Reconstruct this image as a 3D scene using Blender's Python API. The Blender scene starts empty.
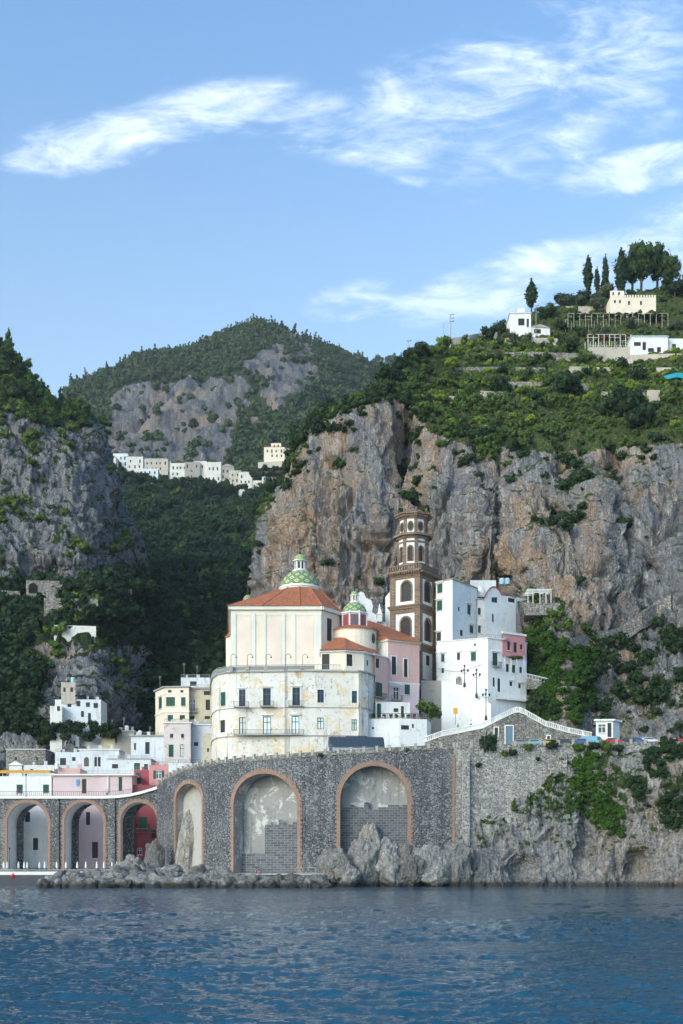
import bpy, math, random
import numpy as np
from mathutils import Vector, Matrix
rad = math.radians
SC = bpy.context.scene
COL = SC.collection
random.seed(7)

# ------------------------------------------------------------------ camera, sky, sun, exposure
FPX, CX, HY, CH = 1200.0, 341.5, 866.0, 4.0      # focal length in pixels, principal column, horizon row, eye height
cam = bpy.data.cameras.new('camera'); camo = bpy.data.objects.new('camera', cam); COL.objects.link(camo)
camo.location = (0, 0, CH); camo.rotation_euler = (rad(90), 0, 0)
cam.sensor_fit = 'HORIZONTAL'; cam.sensor_width = 36; cam.lens = FPX*36/683
cam.shift_y = (HY-512)/683; cam.clip_start = 0.5; cam.clip_end = 20000
SC.camera = camo
SUN_EL, SUN_AZ = 24, 222           # degrees; azimuth clockwise from +Y: behind the camera and to the left
w = bpy.data.worlds.new('World'); SC.world = w; w.use_nodes = True
SC.view_settings.view_transform = 'Standard'; SC.view_settings.look = 'None'
SC.view_settings.gamma = 1; SC.view_settings.use_curve_mapping = False
SC.view_settings.exposure = 1.12
HAZE = 0.00006
SC.cycles.max_bounces = 6; SC.cycles.diffuse_bounces = 3; SC.cycles.glossy_bounces = 3
SC.cycles.transparent_max_bounces = 6; SC.cycles.volume_bounces = 0
SC.cycles.use_denoising = True
SC.cycles.sample_clamp_indirect = 6

class NT:
    """small helper to write node trees"""
    def __init__(s, tree): s.t = tree; s.n = tree.nodes; s.l = tree.links
    def node(s, typ, **kw):
        n = s.n.new(typ)
        for k, v in kw.items(): setattr(n, k, v)
        return n
    def put(s, sock, v):
        if v is None: return
        if isinstance(v, bpy.types.NodeSocket): s.l.new(v, sock)
        elif isinstance(v, (tuple, list)) and sock.type == 'RGBA': sock.default_value = tuple(v)[:3] + (1,)
        else: sock.default_value = v
    def math(s, op, a, b=None, c=None, clamp=False):
        n = s.node('ShaderNodeMath', operation=op, use_clamp=clamp)
        for i, v in enumerate((a, b, c)): s.put(n.inputs[i], v)
        return n.outputs[0]
    def mix(s, fac, a, b, blend='MIX'):
        n = s.node('ShaderNodeMix', data_type='RGBA', blend_type=blend)
        s.put(n.inputs[0], fac); s.put(n.inputs[6], a); s.put(n.inputs[7], b)
        return n.outputs[2]
    def noise(s, vec, scale, detail=4, rough=0.55, dist=0.0):
        n = s.node('ShaderNodeTexNoise'); s.put(n.inputs['Vector'], vec)
        n.inputs['Scale'].default_value = scale; n.inputs['Detail'].default_value = detail
        n.inputs['Roughness'].default_value = rough; n.inputs['Distortion'].default_value = dist
        return n.outputs['Fac']
    def voro(s, vec, scale, feature='F1', out='Distance', rnd=1.0):
        n = s.node('ShaderNodeTexVoronoi', feature=feature); s.put(n.inputs['Vector'], vec)
        n.inputs['Scale'].default_value = scale; n.inputs['Randomness'].default_value = rnd
        return n.outputs[out]
    def ramp(s, fac, stops, interp='LINEAR'):
        n = s.node('ShaderNodeValToRGB'); s.put(n.inputs[0], fac); r = n.color_ramp; r.interpolation = interp
        while len(r.elements) < len(stops): r.elements.new(0.5)
        for e, (p, c) in zip(r.elements, stops):
            e.position = p; e.color = (c, c, c, 1) if not isinstance(c, (tuple, list)) else tuple(c)[:3] + (1,)
        return n.outputs[0]
    def rng(s, v, a, b, c=0.0, d=1.0, smooth=True):
        n = s.node('ShaderNodeMapRange', interpolation_type='SMOOTHSTEP' if smooth else 'LINEAR')
        s.put(n.inputs[0], v)
        for i, q in enumerate((a, b, c, d)): n.inputs[i+1].default_value = q
        return n.outputs[0]
    def mapping(s, vec, scale=(1,1,1), rot=(0,0,0), loc=(0,0,0)):
        n = s.node('ShaderNodeMapping'); s.put(n.inputs[0], vec)
        n.inputs[1].default_value = loc; n.inputs[2].default_value = rot; n.inputs[3].default_value = scale
        return n.outputs[0]
    def comb(s, x, y, z=0.0):
        n = s.node('ShaderNodeCombineXYZ'); s.put(n.inputs[0], x); s.put(n.inputs[1], y); s.put(n.inputs[2], z)
        return n.outputs[0]
    def sep(s, v):
        n = s.node('ShaderNodeSeparateXYZ'); s.put(n.inputs[0], v); return n.outputs

def build_world():
    T = NT(w.node_tree); T.n.clear()
    out = T.node('ShaderNodeOutputWorld'); bg = T.node('ShaderNodeBackground'); T.l.new(bg.outputs[0], out.inputs[0])
    sky = T.node('ShaderNodeTexSky'); sky.sky_type = 'NISHITA'; sky.sun_disc = False
    sky.sun_elevation = rad(SUN_EL); sky.sun_rotation = rad(SUN_AZ)
    sky.air_density = 1.0; sky.dust_density = 2.0; sky.ozone_density = 1.5
    tc = T.node('ShaderNodeTexCoord'); x, y, z = T.sep(tc.outputs['Generated'])
    ys = T.math('MAXIMUM', y, 0.05)
    u = T.math('DIVIDE', x, ys); v = T.math('DIVIDE', z, ys)      # cirrus deck seen towards the north (+Y)
    front = T.rng(y, 0.05, 0.25)
    uv = T.comb(u, v)
    warp = T.noise(uv, 5.0, 3)
    def streak(cx, cy, lx, ly, ang, soft=1.0):
        ca, sa = math.cos(ang), math.sin(ang)
        du = T.math('SUBTRACT', u, (cx-CX)/FPX); dv = T.math('SUBTRACT', v, (HY-cy)/FPX)
        a = T.math('ADD', T.math('MULTIPLY', du, ca), T.math('MULTIPLY', dv, sa))
        b = T.math('SUBTRACT', T.math('MULTIPLY', dv, ca), T.math('MULTIPLY', du, sa))
        b = T.math('ADD', b, T.math('MULTIPLY', T.math('SUBTRACT', warp, 0.5), 0.035))
        a = T.math('DIVIDE', a, 1.35*lx/FPX); b = T.math('DIVIDE', b, 1.5*ly/FPX)
        r = T.math('ADD', T.math('MULTIPLY', a, a), T.math('MULTIPLY', b, b))
        return T.math('MULTIPLY', T.rng(r, 0.0, 1.0, 1.0, 0.0), soft)
    ms = [streak(110, 137, 118, 30, rad(13), 1.0), streak(215, 112, 95, 26, rad(14), .85),
          streak(45, 155, 55, 15, rad(8), 0.75), streak(330, 122, 95, 30, rad(10), 0.85),
          streak(440, 105, 140, 52, rad(16), 1.0), streak(560, 95, 165, 80, rad(22), 0.8),
          streak(645, 165, 95, 24, rad(14), 1.15), streak(600, 30, 140, 34, rad(18), .45), streak(450,40,60,20,rad(40),.35),
          streak(590, 262, 190, 30, rad(12), 1.05), streak(470, 303, 100, 22, rad(5), 1.1),
          streak(360, 302, 60, 24, rad(8), 0.75), streak(412, 176, 22, 9, 0, .6), streak(385, 211, 34, 9, rad(8), .35), streak(700,230,90,40,rad(20),1.0)]
    m = ms[0]
    for q in ms[1:]: m = T.math('MAXIMUM', m, q)
    rv = T.mapping(uv, scale=(1, 2.5, 1), rot=(0, 0, rad(-18)))
    n1 = T.noise(rv, 8.0, 10, 0.62, 0.9); n2 = T.noise(T.mapping(uv, scale=(1, 3.0, 1), rot=(0, 0, rad(-46))), 20.0, 9, 0.68, 0.8)
    nn = T.math('ADD', T.math('MULTIPLY', n1, 0.65), T.math('MULTIPLY', n2, 0.35))
    thr = T.math('SUBTRACT', 0.60, T.math('MULTIPLY', m, 0.24))
    den = T.rng(T.math('SUBTRACT', nn, thr), -0.02, 0.42)
    den = T.math('MULTIPLY', T.math('MULTIPLY', den, T.rng(m, 0.0, 0.75)), front)
    den = T.math('MULTIPLY', den, 0.8)
    hz = T.rng(v, 0.28, 0.78, 1.0, 0.0)
    base = T.mix(1.0, sky.outputs[0], T.mix(hz, (0.96, 1.22, 1.34), (1.36, 1.32, 1.18)), 'MULTIPLY')
    col = T.mix(den, base, (6.9, 7.2, 8.0))
    T.l.new(col, bg.inputs[0]); bg.inputs[1].default_value = 0.12
build_world()

sl = bpy.data.lights.new('sun', 'SUN'); slo = bpy.data.objects.new('sun', sl); COL.objects.link(slo)
sl.energy = 0.5; sl.angle = rad(22); sl.color = (1.0, 0.87, 0.78)
_d = Vector((math.sin(rad(SUN_AZ))*math.cos(rad(SUN_EL)), math.cos(rad(SUN_AZ))*math.cos(rad(SUN_EL)), math.sin(rad(SUN_EL))))
slo.rotation_euler = _d.to_track_quat('Z', 'Y').to_euler(); slo.location = _d*600

# ------------------------------------------------------------------ coordinates
def X(px, D): return (px-CX)/FPX*D
def Z(py, D): return CH+(HY-py)/FPX*D
def P(px, py, D): return Vector((X(px, D), D, Z(py, D)))
def xy(px, D): return (X(px, D), D)

# ------------------------------------------------------------------ materials
MATS = {}
def newmat(name):
    m = bpy.data.materials.new(name); m.use_nodes = True; T = NT(m.node_tree); T.n.clear()
    out = T.node('ShaderNodeOutputMaterial'); b = T.node('ShaderNodeBsdfPrincipled'); T.l.new(b.outputs[0], out.inputs[0])
    return m, T, b, out
def objco(T): return T.node('ShaderNodeTexCoord').outputs['Object']
def worldpos(T): return T.node('ShaderNodeNewGeometry').outputs['Position']
def bump(T, b, h, strength=0.5, dist=0.1):
    n = T.node('ShaderNodeBump'); n.inputs['Strength'].default_value = strength; n.inputs['Distance'].default_value = dist
    T.put(n.inputs['Height'], h); T.l.new(n.outputs[0], b.inputs['Normal'])
def simple(name, col, rough=0.6, metal=0.0, var=0.15, spec=0.3):
    if name in MATS: return MATS[name]
    m, T, b, o = newmat(name)
    n = T.noise(worldpos(T), 1.3, 4)
    c = T.mix(n, tuple(x*(1-var) for x in col), tuple(min(1, x*(1+var)) for x in col))
    T.l.new(c, b.inputs['Base Color']); b.inputs['Roughness'].default_value = rough; b.inputs['Metallic'].default_value = metal
    b.inputs['Specular IOR Level'].default_value = spec
    MATS[name] = m; return m
def glass(name='window_glass', col=(0.02, 0.03, 0.04)):
    if name in MATS: return MATS[name]
    m, T, b, o = newmat(name)
    r = T.node('ShaderNodeObjectInfo').outputs['Random']
    T.l.new(T.mix(r, col, tuple(c*3 for c in col)), b.inputs['Base Color'])
    b.inputs['Roughness'].default_value = 0.12; b.inputs['Specular IOR Level'].default_value = 0.6
    MATS[name] = m; return m
def plaster(name, col, dirt=0.25, patch=None, patch_amt=0.0, streak=0.25, dark=(0.16, 0.15, 0.14), mold=0.0):
    """lime plaster: soft tone changes, rain streaks, specks, patches where the coat has fallen off"""
    if name in MATS: return MATS[name]
    m, T, b, o = newmat(name); p = worldpos(T)
    big = T.noise(p, 0.22, 5, 0.6); fine = T.noise(p, 2.2, 6, 0.7)
    c = T.mix(T.rng(big, 0.3, 0.7), tuple(x*0.93 for x in col), tuple(min(0.9, x*1.04) for x in col))
    st = T.noise(T.mapping(p, scale=(1.4, 1.4, 0.09)), 1.0, 5, 0.65)
    c = T.mix(T.math('MULTIPLY', T.rng(st, 0.55, 0.78), streak), c, dark)
    if patch:
        c = T.mix(T.math('MULTIPLY', T.rng(T.noise(p, 0.33, 6, 0.72, 0.5), 0.62-patch_amt*0.10, 0.67-patch_amt*0.10), 0.85), c, patch)
    if mold:
        mo = T.noise(T.mapping(p, scale=(0.22, 0.22, 0.10), loc=(3.1, 0, 7)), 1.0, 9, 0.74, 0.6)
        c = T.mix(T.math('MULTIPLY', T.rng(mo, 0.555, 0.64), mold), c, (0.20, 0.195, 0.19))
    sp = T.noise(p, 1.1, 8, 0.78)
    c = T.mix(T.math('MULTIPLY', T.rng(sp, 0.56, 0.63), dirt), c, dark)
    T.l.new(c, b.inputs['Base Color']); b.inputs['Roughness'].default_value = 0.85; b.inputs['Specular IOR Level'].default_value = 0.15
    bump(T, b, fine, 0.25, 0.05)
    MATS[name] = m; return m
def rubble(name, dark=(0.055, 0.058, 0.065), mid=(0.16, 0.16, 0.165), mortar=(0.42, 0.41, 0.39), scale=1.5, squash=1.3, mw=0.12, stain=(0.3, 0.29, 0.27), stain_amt=0.4):
    """roughly coursed volcanic rubble in pale mortar"""
    if name in MATS: return MATS[name]
    m, T, b, o = newmat(name); p = worldpos(T)
    q = T.mapping(p, scale=(1, 1, squash))
    e = T.voro(q, scale, 'DISTANCE_TO_EDGE', 'Distance', 0.75)
    cell = T.voro(q, scale, 'F1', 'Color', 0.75)
    r = T.sep(cell)[0]; g = T.sep(cell)[1]
    stone = T.mix(T.rng(r, 0.2, 0.95), dark, mid)
    pale = T.rng(g, 0.80, 0.86)
    stone = T.mix(pale, stone, mortar)
    big = T.noise(p, 0.12, 5, 0.6)
    mwv = T.rng(big, 0.35, 0.7, mw*0.35, mw*1.3)
    mm = T.math('SUBTRACT', 1.0, T.math('MULTIPLY', T.math('DIVIDE', e, mwv), 1.0), clamp=True)
    c = T.mix(mm, stone, mortar)
    c = T.mix(T.math('MULTIPLY', T.rng(T.noise(p, 0.16, 6, 0.7), 0.55, 0.72), stain_amt), c, stain)
    st = T.noise(T.mapping(p, scale=(0.9, 0.9, 0.06)), 1.0, 5, 0.65)
    c = T.mix(T.math('MULTIPLY', T.rng(st, 0.5, 0.75), 0.45), c, tuple(x*0.8 for x in dark))
    T.l.new(c, b.inputs['Base Color']); b.inputs['Roughness'].default_value = 0.9; b.inputs['Specular IOR Level'].default_value = 0.2
    h = T.math('ADD', T.rng(e, 0.0, mw*1.6), T.math('MULTIPLY', T.noise(p, 6, 4), 0.4))
    bump(T, b, h, 0.8, 0.15)
    MATS[name] = m; return m
def coursed(name, c1, c2, mortar, bw=1.2, bh=0.5, msz=0.04):
    """squared blocks in courses"""
    if name in MATS: return MATS[name]
    m, T, b, o = newmat(name); p = worldpos(T); x, y, z = T.sep(p)
    br = T.node('ShaderNodeTexBrick'); T.put(br.inputs['Vector'], T.comb(T.math('ADD', x, T.math('MULTIPLY', y, 0.7)), z))
    T.put(br.inputs['Color1'], c1); T.put(br.inputs['Color2'], c2); T.put(br.inputs['Mortar'], mortar)
    br.inputs['Scale'].default_value = 1; br.inputs['Brick Width'].default_value = bw; br.inputs['Row Height'].default_value = bh
    br.inputs['Mortar Size'].default_value = msz; br.inputs['Mortar Smooth'].default_value = 0.3
    n = T.noise(p, 0.8, 6, 0.7)
    c = T.mix(T.math('MULTIPLY', T.rng(n, 0.5, 0.75), 0.6), br.outputs[0], tuple(x*0.5 for x in c1))
    c = T.mix(T.math('MULTIPLY', T.rng(T.noise(p, 0.4, 6, 0.7), 0.58, 0.66), 0.5), c, mortar)
    T.l.new(c, b.inputs['Base Color']); b.inputs['Roughness'].default_value = 0.9
    bump(T, b, T.math('SUBTRACT', n, br.outputs[1]), 0.6, 0.08)
    MATS[name] = m; return m
def rooftile(name='terracotta_tiles', c1=(0.66, 0.21, 0.07), c2=(0.42, 0.12, 0.055)):
    if name in MATS: return MATS[name]
    m, T, b, o = newmat(name); p = worldpos(T); x, y, z = T.sep(p)
    br = T.node('ShaderNodeTexBrick'); T.put(br.inputs['Vector'], T.comb(T.math('ADD', x, T.math('MULTIPLY', y, 0.4)), T.math('ADD', T.math('MULTIPLY', z, 2.0), T.math('MULTIPLY', y, .7))))
    T.put(br.inputs['Color1'], c1); T.put(br.inputs['Color2'], c2); T.put(br.inputs['Mortar'], tuple(v*0.55 for v in c2))
    br.inputs['Scale'].default_value = 1; br.inputs['Brick Width'].default_value = 0.3; br.inputs['Row Height'].default_value = 0.5
    br.inputs['Mortar Size'].default_value = 0.03
    c = T.mix(T.math('MULTIPLY', T.rng(T.noise(p, 0.7, 7, 0.8), 0.5, 0.60), 0.6), br.outputs[0], (0.17, 0.10, 0.08))
    c = T.mix(T.math('MULTIPLY', T.rng(T.noise(p, 1.7, 5, 0.7), 0.58, 0.66), 0.5), c, (0.5, 0.22, 0.12))
    T.l.new(c, b.inputs['Base Color']); b.inputs['Roughness'].default_value = 0.85
    bump(T, b, T.math('SUBTRACT', T.noise(p, 3, 4), br.outputs[1]), 0.6, 0.08)
    MATS[name] = m; return m
def dometile(name, N=10, M=0.9, yellow=(0.72, 0.58, 0.16), green=(0.015, 0.17, 0.11), H=1.0):
    """majolica tiles laid in diamonds; object origin is the dome's centre"""
    m, T, b, o = newmat(name); x, y, z = T.sep(objco(T))
    a = T.math('MULTIPLY', T.math('ARCTAN2', y, x), N/(2*math.pi))
    hv = T.math('MULTIPLY', z, M)
    f1 = T.math('PINGPONG', T.math('ADD', a, hv), 0.5); f2 = T.math('PINGPONG', T.math('SUBTRACT', a, hv), 0.5)
    d = T.math('MINIMUM', f1, f2)
    mk = T.rng(d, 0.19, 0.22)
    c = T.mix(mk, green, yellow)
    c = T.mix(T.rng(d, 0.38, 0.41), c, green)
    c = T.mix(T.rng(d, 0.02, 0.04, 1, 0), c, (0.30, 0.42, 0.30))
    c = T.mix(T.math('MULTIPLY', T.noise(worldpos(T), 5, 4), 0.35), c, (0.3, 0.34, 0.26))
    T.l.new(c, b.inputs['Base Color']); b.inputs['Roughness'].default_value = 0.55; b.inputs['Specular IOR Level'].default_value = 0.2
    return m
def rockmat(name, grey=(0.235, 0.235, 0.25), tan=(0.40, 0.29, 0.21), dark=(0.075, 0.077, 0.085), pale=(0.44, 0.42, 0.40),
            sc=1.0, tan_amt=0.5, streak=True, veg=True, objvar=False, vegcol=(0.035, 0.055, 0.022), wet=False):
    if name in MATS: return MATS[name]
    m, T, b, o = newmat(name); p = worldpos(T)
    zs = 0.28 if streak else 0.8
    q = T.mapping(p, scale=(sc, sc, sc*zs))
    n0 = T.noise(q, 0.035, 6, 0.65, 0.6); n1 = T.noise(q, 0.16, 8, 0.7, 0.8)
    n2 = T.noise(T.mapping(p, scale=(sc, sc, sc*zs*0.45)), 0.45, 7, 0.72, 0.4); n3 = T.noise(p, 1.1*sc, 6, 0.72)
    c = T.mix(T.rng(n3, 0.3, 0.7), tuple(v*0.75 for v in grey), tuple(v*1.2 for v in grey))
    tm = T.math('MULTIPLY', T.rng(n0, 0.62-tan_amt*0.25, 0.74-tan_amt*0.2), T.rng(n1, 0.35, 0.6))
    c = T.mix(T.math('MULTIPLY', tm, 0.9), c, T.mix(n3, tan, tuple(v*1.25 for v in tan)))
    c = T.mix(T.math('MULTIPLY', T.rng(n2, 0.53, 0.63), 0.8), c, pale)
    c = T.mix(T.math('MULTIPLY', T.rng(n2, 0.34, 0.45, 1, 0), 0.7), c, dark)
    n4 = T.noise(T.mapping(p, scale=(sc, sc, sc*zs*0.35)), 1.1, 6, 0.75, 0.3)
    c = T.mix(T.math('MULTIPLY', T.rng(n4, 0.55, 0.64), 0.5), c, dark)
    c = T.mix(T.math('MULTIPLY', T.rng(n4, 0.34, 0.44, 1, 0), 0.6), c, pale)
    crk = T.voro(T.mapping(p, scale=(sc, sc, sc*0.55)), 0.35, 'DISTANCE_TO_EDGE')
    crk2 = T.voro(T.mapping(p, scale=(sc, sc, sc*0.7)), 1.3, 'DISTANCE_TO_EDGE')
    c = T.mix(T.math('MULTIPLY', T.rng(crk, 0.0, 0.05, 1, 0), 0.45), c, dark)
    c = T.mix(T.math('MULTIPLY', T.rng(T.noise(p, 1.9*sc, 6, 0.75), 0.56, 0.64), 0.65), c, dark)
    if objvar:
        c = T.mix(1.0, c, T.mix(T.node('ShaderNodeObjectInfo').outputs['Random'], (.55, .54, .53), (1.3, 1.27, 1.22)), 'MULTIPLY')
    if wet:
        z = T.sep(p)[2]
        wz = T.math('ADD', z, T.math('MULTIPLY', T.noise(p, 0.7, 3), -1.2))
        c = T.mix(T.math('MULTIPLY', T.rng(wz, -0.2, 0.9, 1, 0), 0.85), c, (0.05, 0.042, 0.03))
    if veg:
        at = T.node('ShaderNodeAttribute', attribute_name='veg').outputs['Fac']
        nv = T.noise(p, 0.25*sc, 6, 0.7)
        vm = T.rng(T.math('ADD', at, T.math('MULTIPLY', T.math('SUBTRACT', nv, 0.5), 1.5)), 0.48, 0.60)
        vc = T.mix(T.rng(T.noise(p, 0.8*sc, 5, 0.7), 0.3, 0.7), tuple(v*0.6 for v in vegcol), tuple(v*1.8 for v in vegcol))
        c = T.mix(vm, c, vc)
    T.l.new(c, b.inputs['Base Color']); b.inputs['Roughness'].default_value = 0.92; b.inputs['Specular IOR Level'].default_value = 0.15
    h = T.math('ADD', T.math('MULTIPLY', n3, 0.6), T.math('ADD', T.math('MULTIPLY', n2, 1.2), T.math('MULTIPLY', T.rng(crk2, 0, 0.12), 0.35)))
    h = T.math('ADD', h, T.math('MULTIPLY', n4, -0.8))
    bump(T, b, h, 1.0, 1.1/sc)
    MATS[name] = m; return m
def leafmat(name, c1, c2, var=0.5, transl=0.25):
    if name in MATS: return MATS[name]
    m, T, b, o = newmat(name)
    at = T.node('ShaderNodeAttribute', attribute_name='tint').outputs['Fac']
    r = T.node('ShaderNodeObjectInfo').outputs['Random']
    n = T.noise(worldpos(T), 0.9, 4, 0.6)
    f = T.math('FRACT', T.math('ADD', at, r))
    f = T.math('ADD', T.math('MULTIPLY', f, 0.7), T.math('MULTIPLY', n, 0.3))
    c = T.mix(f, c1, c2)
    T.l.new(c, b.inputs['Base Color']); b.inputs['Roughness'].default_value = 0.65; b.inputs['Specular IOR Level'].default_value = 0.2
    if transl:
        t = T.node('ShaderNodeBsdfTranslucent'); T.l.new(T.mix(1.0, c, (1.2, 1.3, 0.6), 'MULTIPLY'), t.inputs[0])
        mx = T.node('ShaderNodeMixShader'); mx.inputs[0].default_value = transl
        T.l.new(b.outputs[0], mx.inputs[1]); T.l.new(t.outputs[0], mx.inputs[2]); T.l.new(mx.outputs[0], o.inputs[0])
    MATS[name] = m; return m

# ------------------------------------------------------------------ scene helpers
def tag(o, label=None, cat=None, group=None, kind=None):
    if label: o['label'] = label
    if cat: o['category'] = cat
    if group: o['group'] = group
    if kind: o['kind'] = kind
    return o
ORG = {}
def thing(name, loc, label, cat, group=None, rz=0):
    o = bpy.data.objects.new(name, None); COL.objects.link(o); o.location = loc; o.rotation_euler = (0, 0, rz)
    o.empty_display_size = 0.5
    ORG[o.name] = Vector(loc) if rz == 0 else None
    return tag(o, label, cat, group)
class MB:
    """collects shapes (world coordinates) and links them as ONE mesh object"""
    def __init__(s): s.v = []; s.f = []; s.m = []
    def add(s, vs, fs, mi=0):
        n = len(s.v); s.v += [tuple(v) for v in vs]; s.f += [tuple(i+n for i in f) for f in fs]; s.m += [mi]*len(fs); return s
    def box(s, c, size, rz=0.0, mi=0, ax=None):
        hx, hy, hz = size[0]/2, size[1]/2, size[2]/2
        if ax is None: ux, uy = Vector((math.cos(rz), math.sin(rz), 0)), Vector((-math.sin(rz), math.cos(rz), 0))
        else: ux, uy = ax
        c = Vector(c); up = Vector((0, 0, 1)); vs = []
        for dz in (-hz, hz):
            for dx, dy in ((-hx, -hy), (hx, -hy), (hx, hy), (-hx, hy)): vs.append(c+ux*dx+uy*dy+up*dz)
        return s.add(vs, [(0, 3, 2, 1), (4, 5, 6, 7), (0, 1, 5, 4), (1, 2, 6, 5), (2, 3, 7, 6), (3, 0, 4, 7)], mi)
    def prism(s, pts, z0, z1, mi=0):
        n = len(pts)
        z0s = z0 if isinstance(z0, (list, tuple)) else [z0]*n; z1s = z1 if isinstance(z1, (list, tuple)) else [z1]*n
        vs = [(p[0], p[1], z) for p, z in zip(pts, z0s)]+[(p[0], p[1], z) for p, z in zip(pts, z1s)]
        fs = [tuple(range(n-1, -1, -1)), tuple(range(n, 2*n))]+[(i, (i+1) % n, n+(i+1) % n, n+i) for i in range(n)]
        return s.add(vs, fs, mi)
    def tube(s, path, r, n=6, mi=0, cap=True):
        path = [Vector(p) for p in path]; k = len(path); rs = r if isinstance(r, (list, tuple)) else [r]*k; vs = []; fs = []
        for i, p in enumerate(path):
            d = (path[min(i+1, k-1)]-path[max(i-1, 0)]).normalized()
            a = d.orthogonal().normalized() if abs(d.z) < 0.99 else Vector((1, 0, 0)); b = d.cross(a).normalized()
            if i and False: pass
            for j in range(n):
                t = 2*math.pi*j/n; vs.append(p+(a*math.cos(t)+b*math.sin(t))*rs[i])
        for i in range(k-1):
            for j in range(n): fs.append((i*n+j, i*n+(j+1) % n, (i+1)*n+(j+1) % n, (i+1)*n+j))
        if cap: fs += [tuple(range(n-1, -1, -1)), tuple((k-1)*n+j for j in range(n))]
        return s.add(vs, fs, mi)
    def lathe(s, c, prof, n=24, mi=0, rz=0.0, sy=1.0):
        c = Vector(c); vs = []; fs = []
        for r, z in prof:
            for j in range(n):
                t = rz+2*math.pi*j/n; vs.append(c+Vector((r*math.cos(t), r*math.sin(t)*sy, z)))
        for i in range(len(prof)-1):
            for j in range(n): fs.append((i*n+j, i*n+(j+1) % n, (i+1)*n+(j+1) % n, (i+1)*n+j))
        fs += [tuple(range(n-1, -1, -1)), tuple((len(prof)-1)*n+j for j in range(n))]
        return s.add(vs, fs, mi)
    def quad(s, a, b, c, d, mi=0): return s.add([a, b, c, d], [(0, 1, 2, 3)], mi)
    def build(s, name, mats, parent=None, smooth=False, origin=None):
        me = bpy.data.meshes.new(name)
        po = Vector((0, 0, 0))
        if parent is not None: po = ORG.get(parent.name) or Vector((0, 0, 0))
        o0 = Vector(origin) if origin is not None else po
        me.from_pydata([(v[0]-o0.x, v[1]-o0.y, v[2]-o0.z) for v in s.v], [], s.f)
        for m in (mats if isinstance(mats, (list, tuple)) else [mats]): me.materials.append(m)
        if any(s.m): me.polygons.foreach_set('material_index', s.m)
        if smooth: me.polygons.foreach_set('use_smooth', [True]*len(s.f))
        me.update()
        o = bpy.data.objects.new(name, me); COL.objects.link(o)
        if parent is not None: o.parent = parent; o.location = o0-po
        else: o.location = o0
        ORG[o.name] = o0
        return o
def copy_tree(o, parent=None):
    c = o.copy(); COL.objects.link(c)
    if parent is not None: c.parent = parent; c.matrix_parent_inverse = o.matrix_parent_inverse.copy()
    for ch in o.children: copy_tree(ch, c)
    return c

# ------------------------------------------------------------------ noise
_rs = np.random.RandomState(11); _perm = _rs.permutation(256).astype(np.int64); _val = _rs.rand(256)*2-1
def vnoise(p):
    i = np.floor(p).astype(np.int64); f = p-i; f = f*f*f*(f*(f*6-15)+10)
    def h(a, b, c): return _val[_perm[(_perm[(_perm[(i[:, 0]+a) & 255]+i[:, 1]+b) & 255]+i[:, 2]+c) & 255]]
    x00 = h(0,0,0)*(1-f[:,0])+h(1,0,0)*f[:,0]; x10 = h(0,1,0)*(1-f[:,0])+h(1,1,0)*f[:,0]
    x01 = h(0,0,1)*(1-f[:,0])+h(1,0,1)*f[:,0]; x11 = h(0,1,1)*(1-f[:,0])+h(1,1,1)*f[:,0]
    y0 = x00*(1-f[:,1])+x10*f[:,1]; y1 = x01*(1-f[:,1])+x11*f[:,1]
    return y0*(1-f[:,2])+y1*f[:,2]
def fbm(p, oct=5, gain=0.5, ridged=False):
    r = np.zeros(len(p)); a = 1.0; t = 0; q = p.copy()
    for k in range(oct):
        n = vnoise(q); n = 1-2*np.abs(n) if ridged else n
        r += a*n; t += a; a *= gain; q = q*2.03+17.3
    return r/t

def vcell(p, seed=0):
    """cell noise: (distance to the border between the two nearest cells, random value of the cell)"""
    i = np.floor(p).astype(np.int64); f1 = np.full(len(p), 9.0); f2 = np.full(len(p), 9.0); val = np.zeros(len(p))
    for a in (-1, 0, 1):
        for b in (-1, 0, 1):
            for c in (-1, 0, 1):
                h = _perm[(_perm[(_perm[(i[:, 0]+a+seed) & 255]+i[:, 1]+b) & 255]+i[:, 2]+c) & 255]
                q = np.stack([i[:, 0]+a+.5+.45*_val[h], i[:, 1]+b+.5+.45*_val[(h+71) & 255], i[:, 2]+c+.5+.45*_val[(h+143) & 255]], -1)
                d = np.sqrt(((p-q)**2).sum(1)); m = d < f1; f2 = np.where(m, f1, np.minimum(f2, d)); val = np.where(m, _val[(h+201) & 255], val); f1 = np.where(m, d, f1)
    return f2-f1, val
# ------------------------------------------------------------------ numpy mesh of quads
def np_mesh(name, V, F, mat, attrs=None, smooth=False, parent=None):
    me = bpy.data.meshes.new(name); n = len(V); k = len(F)
    me.vertices.add(n); me.vertices.foreach_set('co', np.ascontiguousarray(V, dtype=np.float32).ravel())
    me.loops.add(k*4); me.loops.foreach_set('vertex_index', np.ascontiguousarray(F, dtype=np.int32).ravel())
    me.polygons.add(k); me.polygons.foreach_set('loop_start', np.arange(0, 4*k, 4, dtype=np.int32))
    if smooth: me.polygons.foreach_set('use_smooth', np.ones(k, dtype=bool))
    for an, av in (attrs or {}).items():
        a = me.attributes.new(an, 'FLOAT', 'POINT'); a.data.foreach_set('value', np.asarray(av, dtype=np.float32))
    me.materials.append(mat); me.update(calc_edges=True); me.validate()
    o = bpy.data.objects.new(name, me); COL.objects.link(o)
    if parent is not None: o.parent = parent
    return o
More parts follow.
